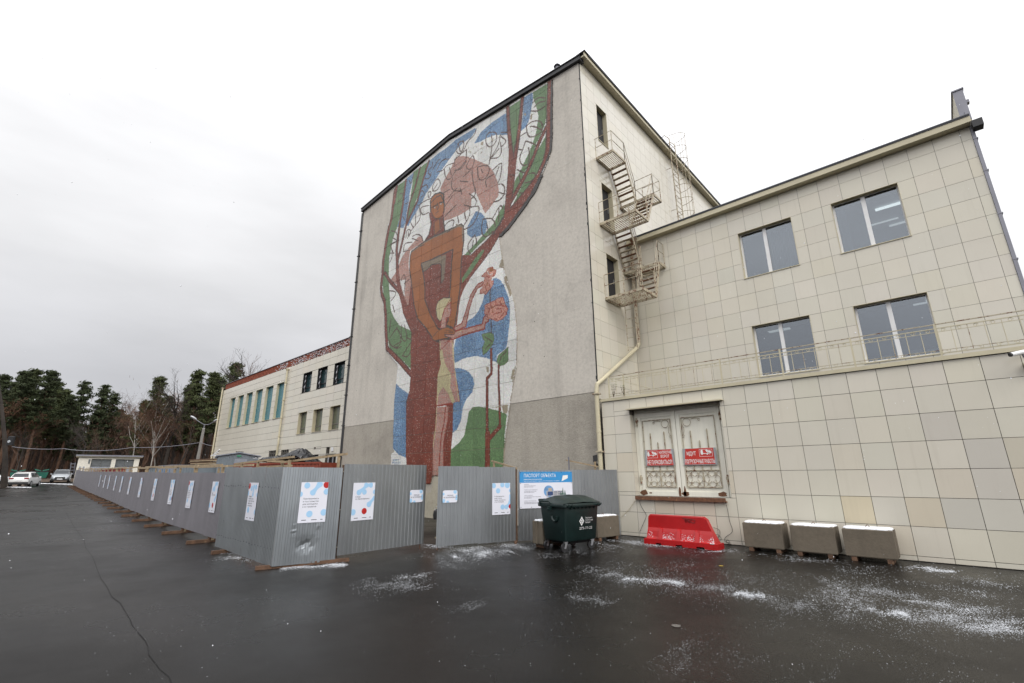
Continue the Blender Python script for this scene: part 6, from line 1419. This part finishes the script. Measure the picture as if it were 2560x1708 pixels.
tag(b.build('snow_grains', MAT['snow'], t), kind='stuff')
b = MB(); b.beam(ca+cu*2.6+cn*.05+Vector((0, 0, zt+.1)), ca+cu*3.8+cn*.05+Vector((0, 0, zt+.05)), .04, .12); b.build('board', MAT['wood'], t)
# grey-blue site cabin with low gabled roof
MAT['cabin'] = M('grey blue cabin cladding', (.17, .20, .225), .5, var=.1, scale=1.5); MAT['cabin2'] = M('pale blue grey door', (.23, .25, .29), .5)
fa, fb = Vector((-34.6, 10.05, 0)), Vector((-34.0, 12.25, 0)); fu = (fb-fa).normalized(); fn = Vector((fu.y, -fu.x, 0)); W_ = (fb-fa).length; g0 = gz(-35)
t = thing('site_cabin', 'grey blue clad site cabin with low gabled roof behind the fence', 'cabin', tuple((fa+fb)/2+Vector((0, 0, g0))))
b = MB(); n = 22; V = []
for k in range(n):
    for f, h in ((0, 0), (.6, 0), (.7, .02), (.9, .02)):
        s = (k+f)*W_/n; p = fa+fu*s+fn*h; zt_ = 3.12+.2*(1-abs(s/W_*2-1)); V += [(p.x, p.y, g0), (p.x, p.y, zt_)]
b.add(V, [(2*i, 2*i+2, 2*i+3, 2*i+1) for i in range(len(V)//2-1)]); b.build('front_wall', MAT['cabin'], t)
sl = Vector((-.96, -.28, 0)).normalized()
b = MB(); b.prism([(0, g0), (W_, g0), (W_, 3.1), (W_/2, 3.3), (0, 3.1)], fa-fn*.05, fu, (0, 0, 1), -fn*4.5); b.build('shell', MAT['cabin'], t)
b = MB(); b.prism([(-.15, 3.1), (W_/2, 3.33), (W_+.15, 3.1), (W_+.15, 3.16), (W_/2, 3.39), (-.15, 3.16)], fa+fn*.12, fu, (0, 0, 1), -fn*4.8); b.build('roof', MAT['cabin2'], t)
b = MB(); c = fa+fu*W_*.56; b.obox(c+fn*.03+Vector((0, 0, 1.9)), fu*.36, fn*.012, (0, 0, 1.05)); b.build('door', MAT['cabin2'], t)
b = MB(); b.obox(fa+fu*W_*.5+fn*.05+Vector((0, 0, 3.14)), fu*.12, fn*.015, (0, 0, .04)); b.build('green_plate', MAT['green_ink'], t)
b = MB()
for k in range(5): b.obox(fa+fu*W_*(.42+.04*k)+Vector((0, 0, 3.4)), fu*.04, fn*.1, (0, 0, .02))
b.build('roof_debris', MAT['dark'], t)
def box_cabin(name, lab, cat, a, c, z0, z1, depth, m, trim=None, roofm=None):
    a, c = Vector((*a, 0)), Vector((*c, 0)); cu = (c-a).normalized(); cn = Vector((cu.y, -cu.x, 0)); L = (c-a).length
    t = thing(name, lab, cat, tuple((a+c)/2+Vector((0, 0, z0)))); b = MB(); b.obox((a+c)/2-cn*depth/2+Vector((0, 0, (z0+z1)/2)), cu*L/2, cn*depth/2, (0, 0, (z1-z0)/2)); b.build('shell', m, t)
    b = MB(); b.obox((a+c)/2-cn*depth/2+Vector((0, 0, z1+.03)), cu*(L/2+.05), cn*(depth/2+.05), (0, 0, .03)); b.build('roof', roofm or MAT['greymetal'], t)
    n = int(L/.6); b = MB()
    for k in range(1, n): b.obox(a+cu*(k*L/n)+cn*.01+Vector((0, 0, (z0+z1)/2)), cu*.015, cn*.012, (0, 0, (z1-z0)/2))
    b.build('panel_joint', trim or MAT['cabin'], t); return t
MAT['blue'] = M('bright blue paint', (.02, .17, .38), .5)
box_cabin('storage_container', 'pale blue grey storage container behind the long fence', 'container', (-44.5, 9.0), (-40.4, 9.0), gz(-43), 2.62, 2.3, MAT['cabin2'], MAT['blue'])
box_cabin('storage_container', 'darker blue grey storage container next to the site cabin', 'container', (-40.0, 9.1), (-35.2, 9.2), gz(-38), 2.52, 2.3, MAT['cabin'])
box_cabin('storage_container', 'low grey storage container left of the pale blue one', 'container', (-50, 9.3), (-45, 9.2), gz(-47), 2.58, 2.3, MAT['cabin'])
MAT['darkred'] = M('dark red paint', (.25, .012, .012), .5, var=.1)
box_cabin('red_site_hoarding', 'long dark red hoarding showing just above the far fence', 'hoarding', (-79, 9.4), (-56, 8.6), gz(-66), gz(-66)+2.12, .3, MAT['darkred'], MAT['darkred'], MAT['darkred'])
# pile of boards left of the cabin
t = thing('board_stack', 'snowy stack of boards and white frames beside the site cabin', 'stack', (-41, 11.5, gz(-41))); P = onZ(505, 1147, 3.0)
c = onY(508, 1149, 13.5)
for k in range(5): b = MB(); q = c+Vector((rnd.uniform(-.6, .6), 0, -.12*k)); b.beam(q-Vector((2.0, .3, 0)), q+Vector((2.0, .5, .0)), .6, .08); b.build('board', MAT['wood'] if k % 2 else MAT['woodrust'], t)
b = MB(); b.box(c.x-2.2, c.y-.8, .2, c.x+2.2, c.y+1, c.z-.55); b.build('crate', MAT['gap'], t)
for k in range(3): b = MB(); q = c+Vector((1.5+k*.2, .3, .3)); b.beam(q-Vector((.5, 0, 0)), q+Vector((.9, .1, .25*k)), .08, .08); b.build('white_frame', MAT['white'], t)

# ================================================================== GARAGE
ga_, gb_ = Vector((-90.8, 8.9, 0)), Vector((-90.1, 15.7, 0)); gu = (gb_-ga_).normalized(); gn = Vector((gu.y, -gu.x, 0)); GL = (gb_-ga_).length; gz0, gz1 = 1.0, 4.62
t = thing('garage', 'small white brick garage with two grey double gates', 'garage', tuple((ga_+gb_)/2+Vector((0, 0, gz0))))
MAT['wbrick'] = M('whitewashed brick', (.66, .63, .55), .8, var=.1, scale=6, bmp=.5, bscale=12, dirt=(.4, .3, .2), dirt_amt=.28, dscale=3); MAT['ggate'] = M('grey garage gate', (.27, .29, .33), .55, var=.08); MAT['ggate2'] = M('dark grey transom', (.12, .13, .135), .5)
def gp2(s, c, z): return ga_+gu*s+gn*c+Vector((0, 0, z))
f1, f2, f3, f4 = GL*.205, GL*.53, GL*.60, GL*.91
b = MB()
for a, c in ((0, f1), (f2, f3), (f4, GL)): b.obox(gp2((a+c)/2, -.2, (gz0+gz1)/2), gu*((c-a)/2), gn*.2, (0, 0, (gz1-gz0)/2))
b.obox(gp2(GL/2, -.21, gz1-.1), gu*(GL/2), gn*.2, (0, 0, .12)); b.obox(gp2(GL/2, -3.2, (gz0+gz1)/2), gu*(GL/2-.02), gn*2.7, (0, 0, (gz1-gz0)/2-.02)); b.build('wall', MAT['wbrick'], t)
for a, c in ((f1, f2), (f3, f4)):
    m_ = (a+c)/2
    for x0, x1 in ((a, m_-.02), (m_+.02, c)):
        b = MB(); b.obox(gp2((x0+x1)/2, -.3, 2.2), gu*((x1-x0)/2), gn*.03, (0, 0, 1.15)); gl_ = b.build('gate_leaf', MAT['ggate'], t)
        b = MB(); b.obox(gp2((x0+x1)/2, -.3, 3.93), gu*((x1-x0)/2), gn*.03, (0, 0, .5)); b.build('transom', MAT['ggate2'], t)
b = MB(); b.obox(gp2(GL/2, -2.6, gz1+.09), gu*(GL/2+.3), gn*2.9, (0, 0, .05)); b.build('fascia', MAT['cream'], t)
b = MB(); b.obox(gp2(GL/2, -2.6, gz1+.24), gu*(GL/2+.35), gn*3.0, (0, 0, .1)); b.build('roof', MAT['greymetal'], t)
for s in (.35, .75): b = MB(); b.obox(gp2(s, .01, 2.6), gu*.09, gn*.02, (0, 0, .75)); b.build('slit_window', MAT['ggate'], t)
b = MB(); b.obox(gp2(1.2, .02, 4.05), gu*.1, gn*.03, (0, 0, .3)); b.build('vent', MAT['ggate2'], t)

# ================================================================== CARS
MAT['cwhite'] = M('white car paint', (.66, .66, .65), .2, var=.02); MAT['csilver'] = M('silver car paint', (.33, .35, .37), .25, metal=.5, var=.03); MAT['lamp_red'] = M('red tail lamp', (.22, .01, .015), .2); MAT['lamp_clear'] = M('clear headlamp', (.55, .58, .62), .12)
def car(label, loc, rz, paint, front, group):
    t = thing('parked_car', label, 'car', (0, 0, 0), 0, group); L, W = 4.3, 1.8
    # stations: x, half width low, half width belt, z low, z belt, half width roof, z roof
    S = [(-2.15, .72, .74, .42, .75, .6, .76), (-2.08, .84, .86, .30, .92, .72, .94), (-1.85, .89, .9, .26, 1.02, .78, 1.06), (-1.55, .9, .91, .24, 1.06, .66, 1.50), (-.9, .9, .91, .22, 1.04, .68, 1.63), (.1, .9, .91, .22, 1.02, .68, 1.64), (.55, .9, .91, .22, 1.0, .65, 1.55), (1.15, .9, .9, .24, .98, .74, 1.06), (1.7, .88, .88, .28, .92, .72, .97), (2.02, .82, .82, .32, .8, .66, .84), (2.15, .7, .7, .42, .62, .55, .66)]
    b = MB(); rings = []
    for x, a, c, z0, zb, r, zr in S:
        rings.append([(x, y, z) for y, z in ((-a*.9, z0), (-a, z0+.12), (-c, (z0+zb)/2+.05), (-c*.985, zb), (-r, zr-.05), (-r*.86, zr), (r*.86, zr), (r, zr-.05), (c*.985, zb), (c, (z0+zb)/2+.05), (a, z0+.12), (a*.9, z0))])
    b.loft(rings); b.build('body', paint, t, True)
    def quad(name, P, m, par=t): bb = MB(); bb.add(P, [(0, 1, 2, 3)]); o = bb.build(name, m, par); md = o.modifiers.new('thickness', 'SOLIDIFY'); md.thickness = .012; md.offset = 0; return o
    e = .012
    quad('windscreen', [(.58, -.60, 1.53+e), (.58, .60, 1.53+e), (1.13, .70, 1.06+e), (1.13, -.70, 1.06+e)], MAT['carglass']); quad('rear_window', [(-1.60, -.60, 1.46), (-1.60, .60, 1.46), (-1.87, .70, 1.09), (-1.87, -.70, 1.09)], MAT['carglass'])
    for s in (-1, 1):
        for x0, x1, x2, x3 in ((-1.4, -.55, -.55, -1.5), (-.45, .45, .95, -.45)): quad('side_window', [(x0, s*(.69+e), 1.52), (x1, s*(.69+e), 1.53), (x2, s*(.90+e), 1.07), (x3, s*(.90+e), 1.07)], MAT['carglass'])
        for x in (-1.3, 1.33):
            bb = MB(); bb.tube([(x, s*.72, .33), (x, s*.925, .33)], .33, 20); wl = bb.build('wheel', MAT['black'], t); bb = MB(); bb.tube([(x, s*.9, .33), (x, s*.94, .33)], .21, 14); bb.build('rim', MAT['steel'], wl)
        bb = MB(); bb.obox((.85, s*.98, 1.06), (.06, 0, 0), (0, .09, 0), (0, 0, .07)); bb.build('mirror', paint, t)
        bb = MB(); bb.obox((-2.09, s*.64, .92), (.05, 0, 0), (-.03*0, .19, 0), (0, 0, .075)); bb.build('tail_lamp', MAT['lamp_red'], t)
        bb = MB(); bb.obox((2.0, s*.62, .76), (.08, 0, 0), (0, .17, .02*s), (0, 0, .06)); bb.build('headlight', MAT['lamp_clear'], t)
        bb = MB(); bb.tube([(-1.2, s*.6, 1.68), (.2, s*.6, 1.68)], .02, 5); bb.build('roof_rail', MAT['greymetal'], t)
    bb = MB(); bb.obox((2.1, 0, .55), (.06, 0, 0), (0, .5, 0), (0, 0, .13)); bb.build('grille', MAT['black'], t)
    bb = MB(); bb.obox((2.06, 0, .35), (.08, 0, 0), (0, .82, 0), (0, 0, .09)); bb.build('front_bumper', MAT['black'], t)
    bb = MB(); bb.obox((-2.08, 0, .40), (.08, 0, 0), (0, .84, 0), (0, 0, .12)); bb.build('rear_bumper', MAT['black'], t)
    for x in (2.17, -2.17): bb = MB(); bb.obox((x, 0, .42 if x > 0 else .68), (.01, 0, 0), (0, .26, 0), (0, 0, .055)); bb.build('number_plate', MAT['white'], t)
    put(t, loc, rz); return t
def toward(p, away=False):
    d = -p; return math.atan2(d.y, d.x)+(PI if away else 0)
pw = EYEP+ray(60, 1216.5)*55; ps = EYEP+ray(150, 1206)*62
car('white hatchback seen from behind beside the dark tree trunk', (pw.x, pw.y, pw.z), toward(pw, True)-.28, MAT['cwhite'], False, 'cars parked at the far end of the road')
car('silver crossover facing the camera at the far end of the road', (ps.x, ps.y, ps.z), toward(ps)-.05, MAT['csilver'], True, 'cars parked at the far end of the road')
pl = EYEP+ray(-52, 1212)*52
car('white car cut off by the left picture edge, its lamp showing beside the trunk', (pl.x, pl.y, pl.z), toward(pl)+1.0, MAT['cwhite'], True, 'cars parked at the far end of the road')
for (xa_, xb_, w_, lab) in ((6, 86, 53.5, 'thin line of snow on the verge in front of the white hatchback'), (92, 186, 60.5, 'thin line of snow along the kerb beside the silver crossover')):
    b = MB(); n = 30; V = []
    for i in range(n+1):
        p = EYEP+ray(xa_+(xb_-xa_)*i/n, 1190)*w_; d = Vector((p.x, p.y, 0)).normalized(); hw = .16*max(0, .25+math.sin(i*1.7)+.5*math.sin(i*.9))+.01
        V += [(p.x-d.x*hw, p.y-d.y*hw, gz(p.x)+.05), (p.x+d.x*hw, p.y+d.y*hw, gz(p.x)+.05), (p.x, p.y, gz(p.x)+.12)]
    b.add(V, [(3*i, 3*i+3, 3*i+5, 3*i+2) for i in range(n)]+[(3*i+2, 3*i+5, 3*i+4, 3*i+1) for i in range(n)]); tag(b.build('snow_ridge', MAT['snow']), kind='stuff', label=lab)
# green skips
MAT['skip'] = M('green skip paint', (.018, .12, .085), .5, var=.2, scale=2)
def skip(label, c, rz):
    t = thing('green_skip', label, 'skip', (0, 0, 0), 0, 'green waste skips behind the white car'); b = MB()
    rings = [[(x*s, y*s, z) for x, y in ((-1, -.8), (1, -.8), (1, .8), (-1, .8))] for z, s in ((.2, .8), (1.25, 1))]; b.loft(rings); b.build('body', MAT['gap'] if False else MAT['skip'], t)
    for s in (-1, 1): b = MB(); b.obox((s*.55, .0, 1.62), (.42, 0, .12*s), (0, .85, 0), (.0, 0, .10)); b.build('open_lid', MAT['skip'], t)
    b = MB(); b.box(-.9, -.7, 1.25, .9, .7, 1.5); b.build('rubbish', MAT['black'], t)
    put(t, c, rz, .72)
for X_, Y_, lab in ((40, 1199, 'green skip left of the white hatchback'), (99, 1198, 'green skip right of the white hatchback')):
    c = EYEP+ray(X_, Y_)*63; skip(lab, (c.x, c.y, c.z), toward(c)+PI/2)
# twin lamp post
lp = EYEP+ray(494, 1151)*68; lt = EYEP+ray(509.5, 1071)*68
t = thing('street_lamp', 'leaning concrete lamp post with two silver lamp heads', 'street lamp', (lp.x-.3, lp.y, gz(lp.x)))
base = lt+(lp-lt)*(1+(4.16-gz(lp.x))/(lt.z-lp.z))
b = MB(); b.tube([base, lt], [.26, .17], 10); b.build('post', M('weathered concrete post', (.3, .29, .27), .8), t, True)
for X_, Y_ in ((488, 1048), (536.7, 1053.8)):
    e = EYEP+ray(X_, Y_)*67.5; m_ = lt.lerp(e, .45)+Vector((0, 0, .25 if X_ < 500 else .1)); b = MB(); b.tube([lt, lt+Vector((0, 0, .5)), m_, e], .055, 6); b.build('arm', MAT['greymetal'], t)
    d = (e-m_).normalized(); b = MB(); b.tube([e-d*.2, e, e+d*.5, e+d*.75], [.08, .2, .2, .06], 8); b.build('lamp_head', MAT['steel'], t, True)
# overhead cable
def cable(lab, pts, r=.035):
    S = []
    for a, c in zip(pts, pts[1:]):
        for k in range(10): f = k/10; p = a.lerp(c, f); p.z -= 1.0*4*f*(1-f)*(a-c).length/40; S.append(p)
    S.append(pts[-1]); b = MB(); b.tube(S, r, 5); tag(b.build('overhead_cable', MAT['greymetal']), lab, 'cable')
cable('sagging overhead cable from the forest to the lamp post', [EYEP+ray(30, 1117)*66, EYEP+ray(160, 1122)*66, EYEP+ray(225, 1127)*67, EYEP+ray(330, 1119)*67.5, EYEP+ray(498, 1107)*68])
cable('short overhead cable from the lamp post to the panelled wing', [EYEP+ray(500, 1105)*68, EYEP+ray(533, 1115)*66], .03)
t = thing('scaffold_ladder', 'grey rack of rungs standing left of the garage', 'ladder', tuple(EYEP+ray(182, 1185)*64)); 
for x in (176, 186): b = MB(); b.tube([EYEP+ray(x-2, 1188)*64, EYEP+ray(x+2, 1157)*64], .05, 5); b.build('stile', MAT['greymetal'], t)
for k in range(4): b = MB(); b.tube([EYEP+ray(176+k*.8, 1184-k*8)*64, EYEP+ray(187+k*.8, 1184-k*8)*64], .04, 5); b.build('rung', MAT['greymetal'], t)
# ================================================================== TREES
MAT['pinebark'] = M('orange pine bark', (.085, .045, .026), .9, var=.35, scale=2, bmp=.4)
MAT['darkbark'] = M('dark wet bark', (.035, .028, .023), .9, var=.35, scale=2)
MAT['brownbark'] = M('brown twig bark', (.10, .058, .040), .9, var=.3, scale=2)
MAT['needles'] = M('pine needles', (.050, .062, .020), .9, var=.5, scale=.9); MAT['needles2'] = M('darker pine needles', (.034, .046, .016), .9, var=.4, scale=.9)
MAT['birch'] = M('birch bark', (.33, .31, .28), .8, var=.1, scale=3, dirt=(.04, .035, .03), dirt_amt=.42, dscale=2.5)
MAT['deadleaf'] = M('withered brown leaves', (.13, .065, .032), .85, var=.5, scale=.8)
tr = random.Random(21); tn = np.random.RandomState(3)
def tufts(b, c, r, n, s, flat=.45):
    for k in range(n):
        d = tn.normal(0, 1, 3); d /= np.linalg.norm(d)+1e-6; q = c+Vector((d[0]*r, d[1]*r, d[2]*r*flat))*(tn.rand()**.5)
        a = Vector(tn.normal(0, 1, 3)).normalized(); e = a.cross(Vector(tn.normal(0, 1, 3))).normalized(); l = s*tn.uniform(.5, 1.3)
        b.add([q-a*l, q+e*l*.32, q+a*l, q-e*l*.25], [(0, 1, 2), (0, 2, 3)])
def pine(h, crown, seed, m, spread=1.):
    tr.seed(seed); t = thing('pine_tree', 'x', 'tree'); b = MB(); lean = tr.uniform(-.02, .02)
    pts = [Vector((lean*z+.12*math.sin(z*.3+seed), .1*math.sin(z*.25), z)) for z in np.linspace(0, h*.97, 9)]; b.tube(pts, [.26*(1-i/9.5)+.03 for i in range(9)], 7)
    lf = MB(); nb = int(40*spread)
    for k in range(nb):
        f = crown+(1-crown)*(k/nb); z = h*f; g = k*2.4+tr.uniform(-.5, .5); q_ = (f-crown)/(1-crown); L = h*.175*spread*min(1, .35+2.6*q_)*(1.03-q_)**.85*tr.uniform(.4, 1.25)
        i = min(7, int(f/.97*8)); c0 = pts[i].lerp(pts[i+1], min(1, f/.97*8-i)); d = Vector((math.cos(g), math.sin(g), tr.uniform(.05, .4))).normalized(); e = c0+d*L; b.tube([c0, c0+d*L*.5-Vector((0, 0, .06*L)), e], [.06, .04, .015], 4, cap=False)
        for q in range(4):
            ff = .35+.2*q; tufts(lf, c0+d*L*ff+Vector((tr.uniform(-.4, .4), tr.uniform(-.4, .4), tr.uniform(-.1, .35))), tr.uniform(.35, .95), 48, .27)
    tufts(lf, pts[-1]+Vector((0, 0, .2)), .32, 45, .22, 1.8)
    for k in range(8): z = h*tr.uniform(.3, crown); g = tr.uniform(0, 6); b.tube([(0, 0, z), (math.cos(g)*tr.uniform(.6, 1.8), math.sin(g)*1.2, z+.2)], [.04, .01], 4)
    b.build('trunk', MAT['pinebark'], t, True); tag(lf.build('crown', m, t)); return t
def bare(h, seed, m, m2, up=.5, dens=1., leaves=0, name='bare_tree', r0=.2, droop=0.):
    tr.seed(seed); t = thing(name, 'x', 'tree'); b = MB(); tw = MB(); lv = MB()
    def grow(p, d, L, r, lev):
        n = 4; pts = [p]; q = p.copy(); dd = d.copy()
        for i in range(n):
            dd = (dd+Vector((tr.uniform(-.22, .22), tr.uniform(-.22, .22), tr.uniform(-.05, .16)-droop*max(0, lev-1)))).normalized(); q = q+dd*L/n; pts.append(q.copy())
        (b if lev < 2 else tw).tube(pts, [max(.006, r*(1-.5*i/n)) for i in range(n+1)], 6 if lev == 0 else (4 if lev < 2 else 3), cap=False)
        if lev >= 4: 
            if leaves:
                for k in range(leaves): c = pts[tr.randint(1, n)]+Vector((tr.uniform(-.2, .2), tr.uniform(-.2, .2), tr.uniform(-.2, .2))); s = .09; lv.add([c, c+Vector((s, tr.uniform(-s, s), 0)), c+Vector((0, s, s))], [(0, 1, 2)])
            return
        kids = {0: 7, 1: 5, 2: 4, 3: 4}[lev]
        for k in range(int(kids*dens+.5)):
            i = tr.randint(1 if lev else 2, n); a = tr.uniform(0, 2*PI); o = Vector((math.cos(a), math.sin(a), tr.uniform(-.1, .3))); nd_ = (pts[i]-pts[i-1]).normalized()*up+o*(1-up)+Vector((0, 0, .12)); grow(pts[i], nd_.normalized(), L*tr.uniform(.42, .62), r*.42, lev+1)
    grow(Vector((0, 0, 0)), Vector((tr.uniform(-.05, .05), 0, 1)), h*.62, r0, 0)
    b.build('trunk', m, t, True); tw.build('twigs', m2, t)
    if leaves: lv.build('withered_leaves', MAT['deadleaf'], t)
    return t
protos = dict(p1=pine(19, .40, 1, MAT['needles'], 1.), p2=pine(19, .45, 2, MAT['needles2'], 1.1), p3=pine(17, .28, 5, MAT['needles'], .9), s1=pine(15, .2, 9, MAT['needles2'], .72),
    b1=bare(15, 11, MAT['darkbark'], MAT['brownbark'], .55), b2=bare(14, 14, MAT['darkbark'], MAT['darkbark'], .45, r0=.24), b3=bare(11, 17, MAT['brownbark'], MAT['brownbark'], .4, leaves=5), w1=bare(17, 19, MAT['birch'], MAT['brownbark'], .62, r0=.10, name='birch_tree', droop=.10))
used_p = set()
HT = {k: max(v.co.z for c in t_.children for v in c.data.vertices) for k, t_ in protos.items()}
def plant(kind, px, w, top=None, h=None, label='', group=None, sc_=None):
    """stand a tree on the ground under sight column px at depth w, its top at picture height top"""
    p = EYEP+ray(px, top)*w; z = gz(p.x); H = HT[kind]
    if top is not None:
        h = p.z-z
    s = h/H; src = protos[kind]
    if kind in used_p: o = copy_tree(src)
    else: o = src; used_p.add(kind)
    put(o, (p.x, p.y, z-.1), tr.uniform(0, 6.28), s); o['label'] = label; o['category'] = 'tree'
    if group: o['group'] = group
    elif 'group' in o: del o['group']
    return o
G1 = 'pines standing in the wood across the road'; G2 = 'bare trees standing in the wood across the road'
big = [('p2', 8, 76, 930, 'pine at the left picture edge, broad dark crown'), ('p1', 44, 82, 950, 'pine with a broad crown, second from the left picture edge'), ('p2', 66, 74, 921, 'tall dark pine above the left green skip'), ('p1', 97, 78, 919, 'tallest pine of the left group, pointed top'), ('p2', 128, 76, 920, 'pine with a pointed top right of the tallest one in the left group'), ('p1', 152, 84, 950, 'pine on the right flank of the tall left group'), ('p3', 170, 88, 968, 'low pine closing the tall left group'),
       ('s1', 218, 86, 948, 'slender lone spruce-like pine above the garage roof corner'), ('s1', 268, 88, 957, 'slender lone pine above the garage gates'), ('s1', 290, 92, 978, 'small narrow pine right of the lone ones'), ('p2', 190, 82, 985, 'dark pine top left of the garage'),
       ('p3', 405, 84, 936, 'pine between the birches above the long fence'), ('p3', 500, 82, 919, 'tall pine left of the lamp post top'), ('p1', 536, 78, 925, 'dense pine beside the panelled wing'), ('p2', 560, 84, 940, 'dark pine partly behind the panelled wing'), ('p1', 598, 92, 903, 'round pine rising behind the parapet of the panelled wing'), ('p3', 478, 88, 955, 'dark green pine behind the lamp post'), ('p2', 420, 90, 985, 'low dark pine in the middle of the wood')]
for k, px, w, top, lab in big: plant(k, px, w, top, label=lab)
bt = [('w1', 370, 80, 945, 'leaning white birch left of the middle pine'), ('w1', 430, 82, 950, 'white birch with forked stem above the fence'), ('w1', 405, 74, 1000, 'slim white birch standing closest to the fence'), ('b2', 458, 80, 930, 'black bare tree with spreading crown in front of bright sky'), ('b1', 475, 84, 925, 'tall bare tree with reddish twigs left of the dense pines'), ('b2', 640, 80, 886, 'bare tree rising behind the panelled wing parapet, left one'), ('b1', 682, 82, 872, 'bare tree rising behind the panelled wing parapet, right one'), ('b2', 228, 70, 1040, 'dark crooked tree directly behind the garage'), ('b2', 75, 70, 1060, 'black leafless tree behind the left green skip')]
for k, px, w, top, lab in bt: plant(k, px, w, top, label=lab)
tr.seed(77)
for i in range(46):
    px = tr.uniform(-40, 560); w = tr.uniform(72, 115); top = np.interp(px, [-40, 150, 200, 300, 350, 560], [985, 1000, 1025, 1015, 985, 985])+tr.uniform(-15, 60)
    lab_ = 'leafless brown tree in the dense wood, '+('above the parked cars and skips' if px < 175 else 'behind the white garage' if px < 350 else 'above the long fence beside the birches' if px < 470 else 'near the leaning lamp post')
    plant(tr.choice(['b1', 'b3', 'b3', 'b2', 'b3']), px, w, top, label=lab_, group=G2)
for i in range(26):
    px = tr.uniform(-40, 540) if i % 3 else tr.uniform(-40, 170); w = tr.uniform(84, 112); top = np.interp(px, [-40, 150, 190, 300, 380, 560], [965, 965, 1010, 1012, 990, 968])+tr.uniform(0, 30)
    lab_ = 'dark pine filling the dense wood, '+('above the parked cars and skips' if px < 175 else 'behind the white garage' if px < 350 else 'above the long fence beside the birches' if px < 470 else 'near the leaning lamp post')
    plant(tr.choice(['p1', 'p2', 'p3']), px, w, top, label=lab_, group=G1)
# near dark trunk at the left picture edge
t = thing('leaning_trunk', 'thick dark tree trunk at the left picture edge in front of the cars', 'tree', tuple(EYEP+ray(15, 1214)*47))
b = MB(); pts = [EYEP+ray(9, 1218)*47, EYEP+ray(13, 1150)*47, EYEP+ray(11, 1090)*47.3, EYEP+ray(4, 1020)*47.6, EYEP+ray(-8, 930)*48]; b.tube(pts, [.27, .2, .17, .14, .1], 9); b.build('trunk', MAT['darkbark'], t, True)
c = EYEP+ray(27, 1102)*46.4; b = MB(); b.obox(c, RT*.28, FW*.1, (0, 0, .42)); b.build('signal_box', MAT['dark'], t); b = MB(); b.tube([c-FW*.12+Vector((0, 0, -.05)), c-FW*.2+Vector((0, 0, -.05))], .12, 10); b.build('round_glass', MAT['lamp_clear'], t)
# leafless undergrowth: uncountable sticks and brush
b = MB()
for k in range(26000):
    px = tn.uniform(-140, 640); w = tn.uniform(78, 140); p = EYEP+ray(px, 1190)*w; z = gz(p.x)+abs(tn.normal(0, 1))*5.2; l = tn.uniform(.4, 1.9); d = Vector((tn.normal(0, .5), tn.normal(0, .5), 1)).normalized()*l; s = Vector((tn.normal(), tn.normal(), 0)).normalized()*tn.uniform(.012, .045)
    q = Vector((p.x, p.y, z)); b.add([q-s, q+s, q+d], [(0, 1, 2)])
tag(b.build('undergrowth', MAT['brownbark']), kind='stuff')
b = MB()
for k in range(3200):
    px = tn.uniform(-140, 620); w = tn.uniform(96, 175); p = EYEP+ray(px, 1190)*w; l = tn.uniform(5, 15); g = gz(p.x); s = Vector((RT.x, RT.y, 0)).normalized()*tn.uniform(.06, .16); q = Vector((p.x, p.y, g)); e = Vector((tn.normal(0, .5), tn.normal(0, .5), l))
    b.add([q-s, q+s, q+e+s*.3, q+e-s*.3, q+Vector((0, .2, 0)), q+e+Vector((0, .1, 0))], [(0, 1, 2, 3), (1, 4, 5, 2), (4, 0, 3, 5)])
tag(b.build('distant_wood', MAT['darkbark']), kind='stuff')
# the wood goes on along the other side of the road, behind the photographer
tr.seed(5)
for i in range(34):
    x = -75+i*3.6+tr.uniform(-1, 1); y = -36-tr.uniform(0, 16); kind = tr.choice(['p1', 'p2', 'p3', 'b1', 'b2']); o = copy_tree(protos[kind]); put(o, (x, y, gz(x)), tr.uniform(0, 6), tr.uniform(.6, .85)); o['label'] = 'tree of the wood on the near side of the road, behind the photographer'; o['category'] = 'tree'; o['group'] = 'trees along the near side of the road'
b = MB()
for k in range(1500):
    x = tn.uniform(-110, 70); y = -38-abs(tn.normal(0, 14)); l = tn.uniform(4, 11); s = Vector((tn.uniform(.08, .2), 0, 0)); q = Vector((x, y, gz(x))); e = Vector((tn.normal(0, .5), 0, l)); b.add([q-s, q+s, q+e+s*.3, q+e-s*.3], [(0, 1, 2, 3)])
tag(b.build('roadside_wood', MAT['brownbark']), kind='stuff')
for k in list(protos):
    if k not in used_p:
        for ch in list(protos[k].children): bpy.data.objects.remove(ch)
        bpy.data.objects.remove(protos[k])
